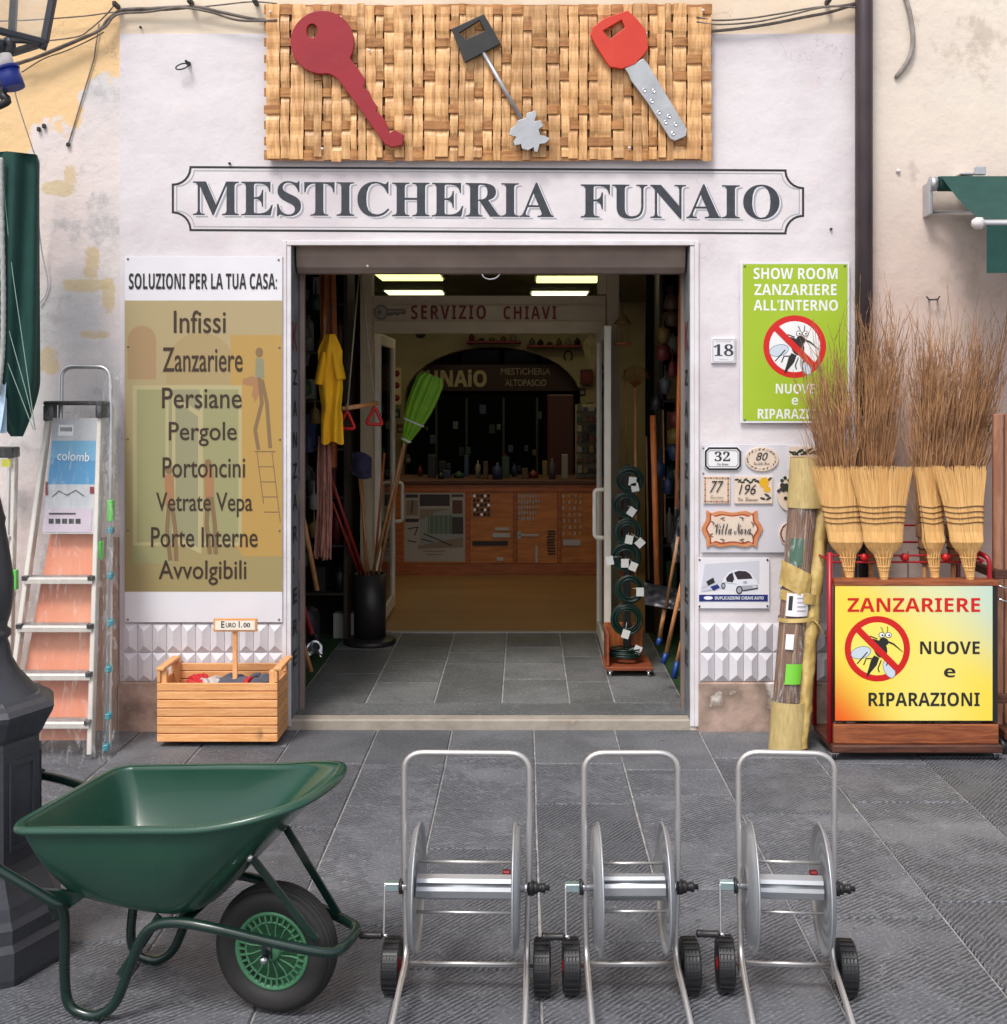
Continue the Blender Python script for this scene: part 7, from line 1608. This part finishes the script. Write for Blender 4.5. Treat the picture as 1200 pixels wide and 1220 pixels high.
for i, a in enumerate((634, 644, 655, 666, 677, 688, 562, 574, 586, 600, 612)):
    yk = YB - .14; z = ZP(411 if a > 625 else 406, YB - .2) + .002; h = r.uniform(.03, .085); o = MB().lathe([(0, 0), (.03, 0), (.034, h * .6), (.012, h * .8), (.015, h), (0, h)], (XP(a, yk), yk, z), (0, 0, 1), 12).build('ornament', r.choice(goods)); tag(o, 'small dark ornament, %s from the left on the %s high wall shelf' % ((ORD[i], 'right') if i < 6 else (ORD[i - 6], 'left')), 'ornament', 'ornaments on the high wall shelves')
c_ = P(677, 424, YB - .02); t = MB().tube([c_ + Vector((.045 * math.cos(a), 0, .055 * math.sin(a))) for a in (math.radians(-60 + 300 * i / 20) for i in range(21))], .009, 6).build('horseshoe', nail_m); tag(t, 'iron horseshoe on the yellow wall right of the arch', 'horseshoe')
t = MB().lathe([(0, 0), (.055, .0), (.05, .03), (.03, .05), (0, .055)], P(501, 397, YB - .6), (0, 0, -1), 18).build('ceiling_globe', nail_m); tag(t, 'small dark round camera below the header board at the left', 'camera')
t = thing('first_aid_box', 'small red box on the yellow wall right of the arch', 'box', P(698, 455, YB - .1)); q0 = P(692, 458, YB - .1); q1 = P(706, 440, YB - .1); MB().box(q0.x, q1.x, YB - .1, YB - .002, q0.z, q1.z, c=.004).build('box_body', goods[1], t); MB().box(q0.x + .02, q1.x - .02, YB - .105, YB - .1005, q0.z + .03, q1.z - .03, c=.001).build('box_door', red_dark, t)
for i in range(18):
    a = 500 + i * 8.5 + r.uniform(-2, 2); b = r.uniform(480, 560); y = r.uniform(5.3, 6.8); sz = r.uniform(.012, .035); o = MB().box(XP(a, y) - sz, XP(a, y) + sz, y, y + .04, ZP(b, y) - sz * 1.4, ZP(b, y) + sz * 1.4, c=.004).build('hanging_packet', r.choice([q for q in goods if q.name[6:] not in ('pale', 'yellow')])); tag(o, 'dim packet hanging behind the counter, %s from the left' % ORD[i], 'packet', 'packets hanging behind the counter')
t = thing('tool_wall', 'near-black sheet standing in for the darkness behind the counter', 'dark backing', (XP(580, 6.9), 6.9, .05)); MB().box(XP(488, 6.9), XP(690, 6.9), 6.9, 6.93, .05, ZP(470, 6.9), c=.005).build('board', mat('tool_board', (.004, .004, .005), rough=.95, spec=.05), t)  # near-black sheet paints in the darkness inside the arch
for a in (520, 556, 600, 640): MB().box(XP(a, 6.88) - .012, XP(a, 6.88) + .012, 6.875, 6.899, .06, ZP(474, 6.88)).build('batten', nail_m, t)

# stock hanging in the dim shop on both sides of the arch
for i in range(9):
    sd = 'left' if i < 4 else 'right'; a = (472 + (i % 4) * 5) if sd == 'left' else (694 + (i - 4) % 2 * 9); b = 492 + (i % 4) * 18 if sd == 'left' else 466 + (i - 4) * 18
    m_ = goods[i % 6]; o = MB().box(XP(a, 6.9) - .035, XP(a, 6.9) + .035, 6.9, 6.98, ZP(b, 6.9) - .055, ZP(b, 6.9) + .04, c=.006).build('hanging_packet', m_)
    MB().box(XP(a, 6.9) - .02, XP(a, 6.9) + .02, 6.896, 6.899, ZP(b, 6.9) - .03, ZP(b, 6.9) + .0, c=.0).build('packet_label', goods[6], o); tag(o, 'dim packet beside the arch on the %s, %s from the top' % (sd, ORD[i if sd == 'left' else i - 4]), 'packet', 'packets beside the arch')
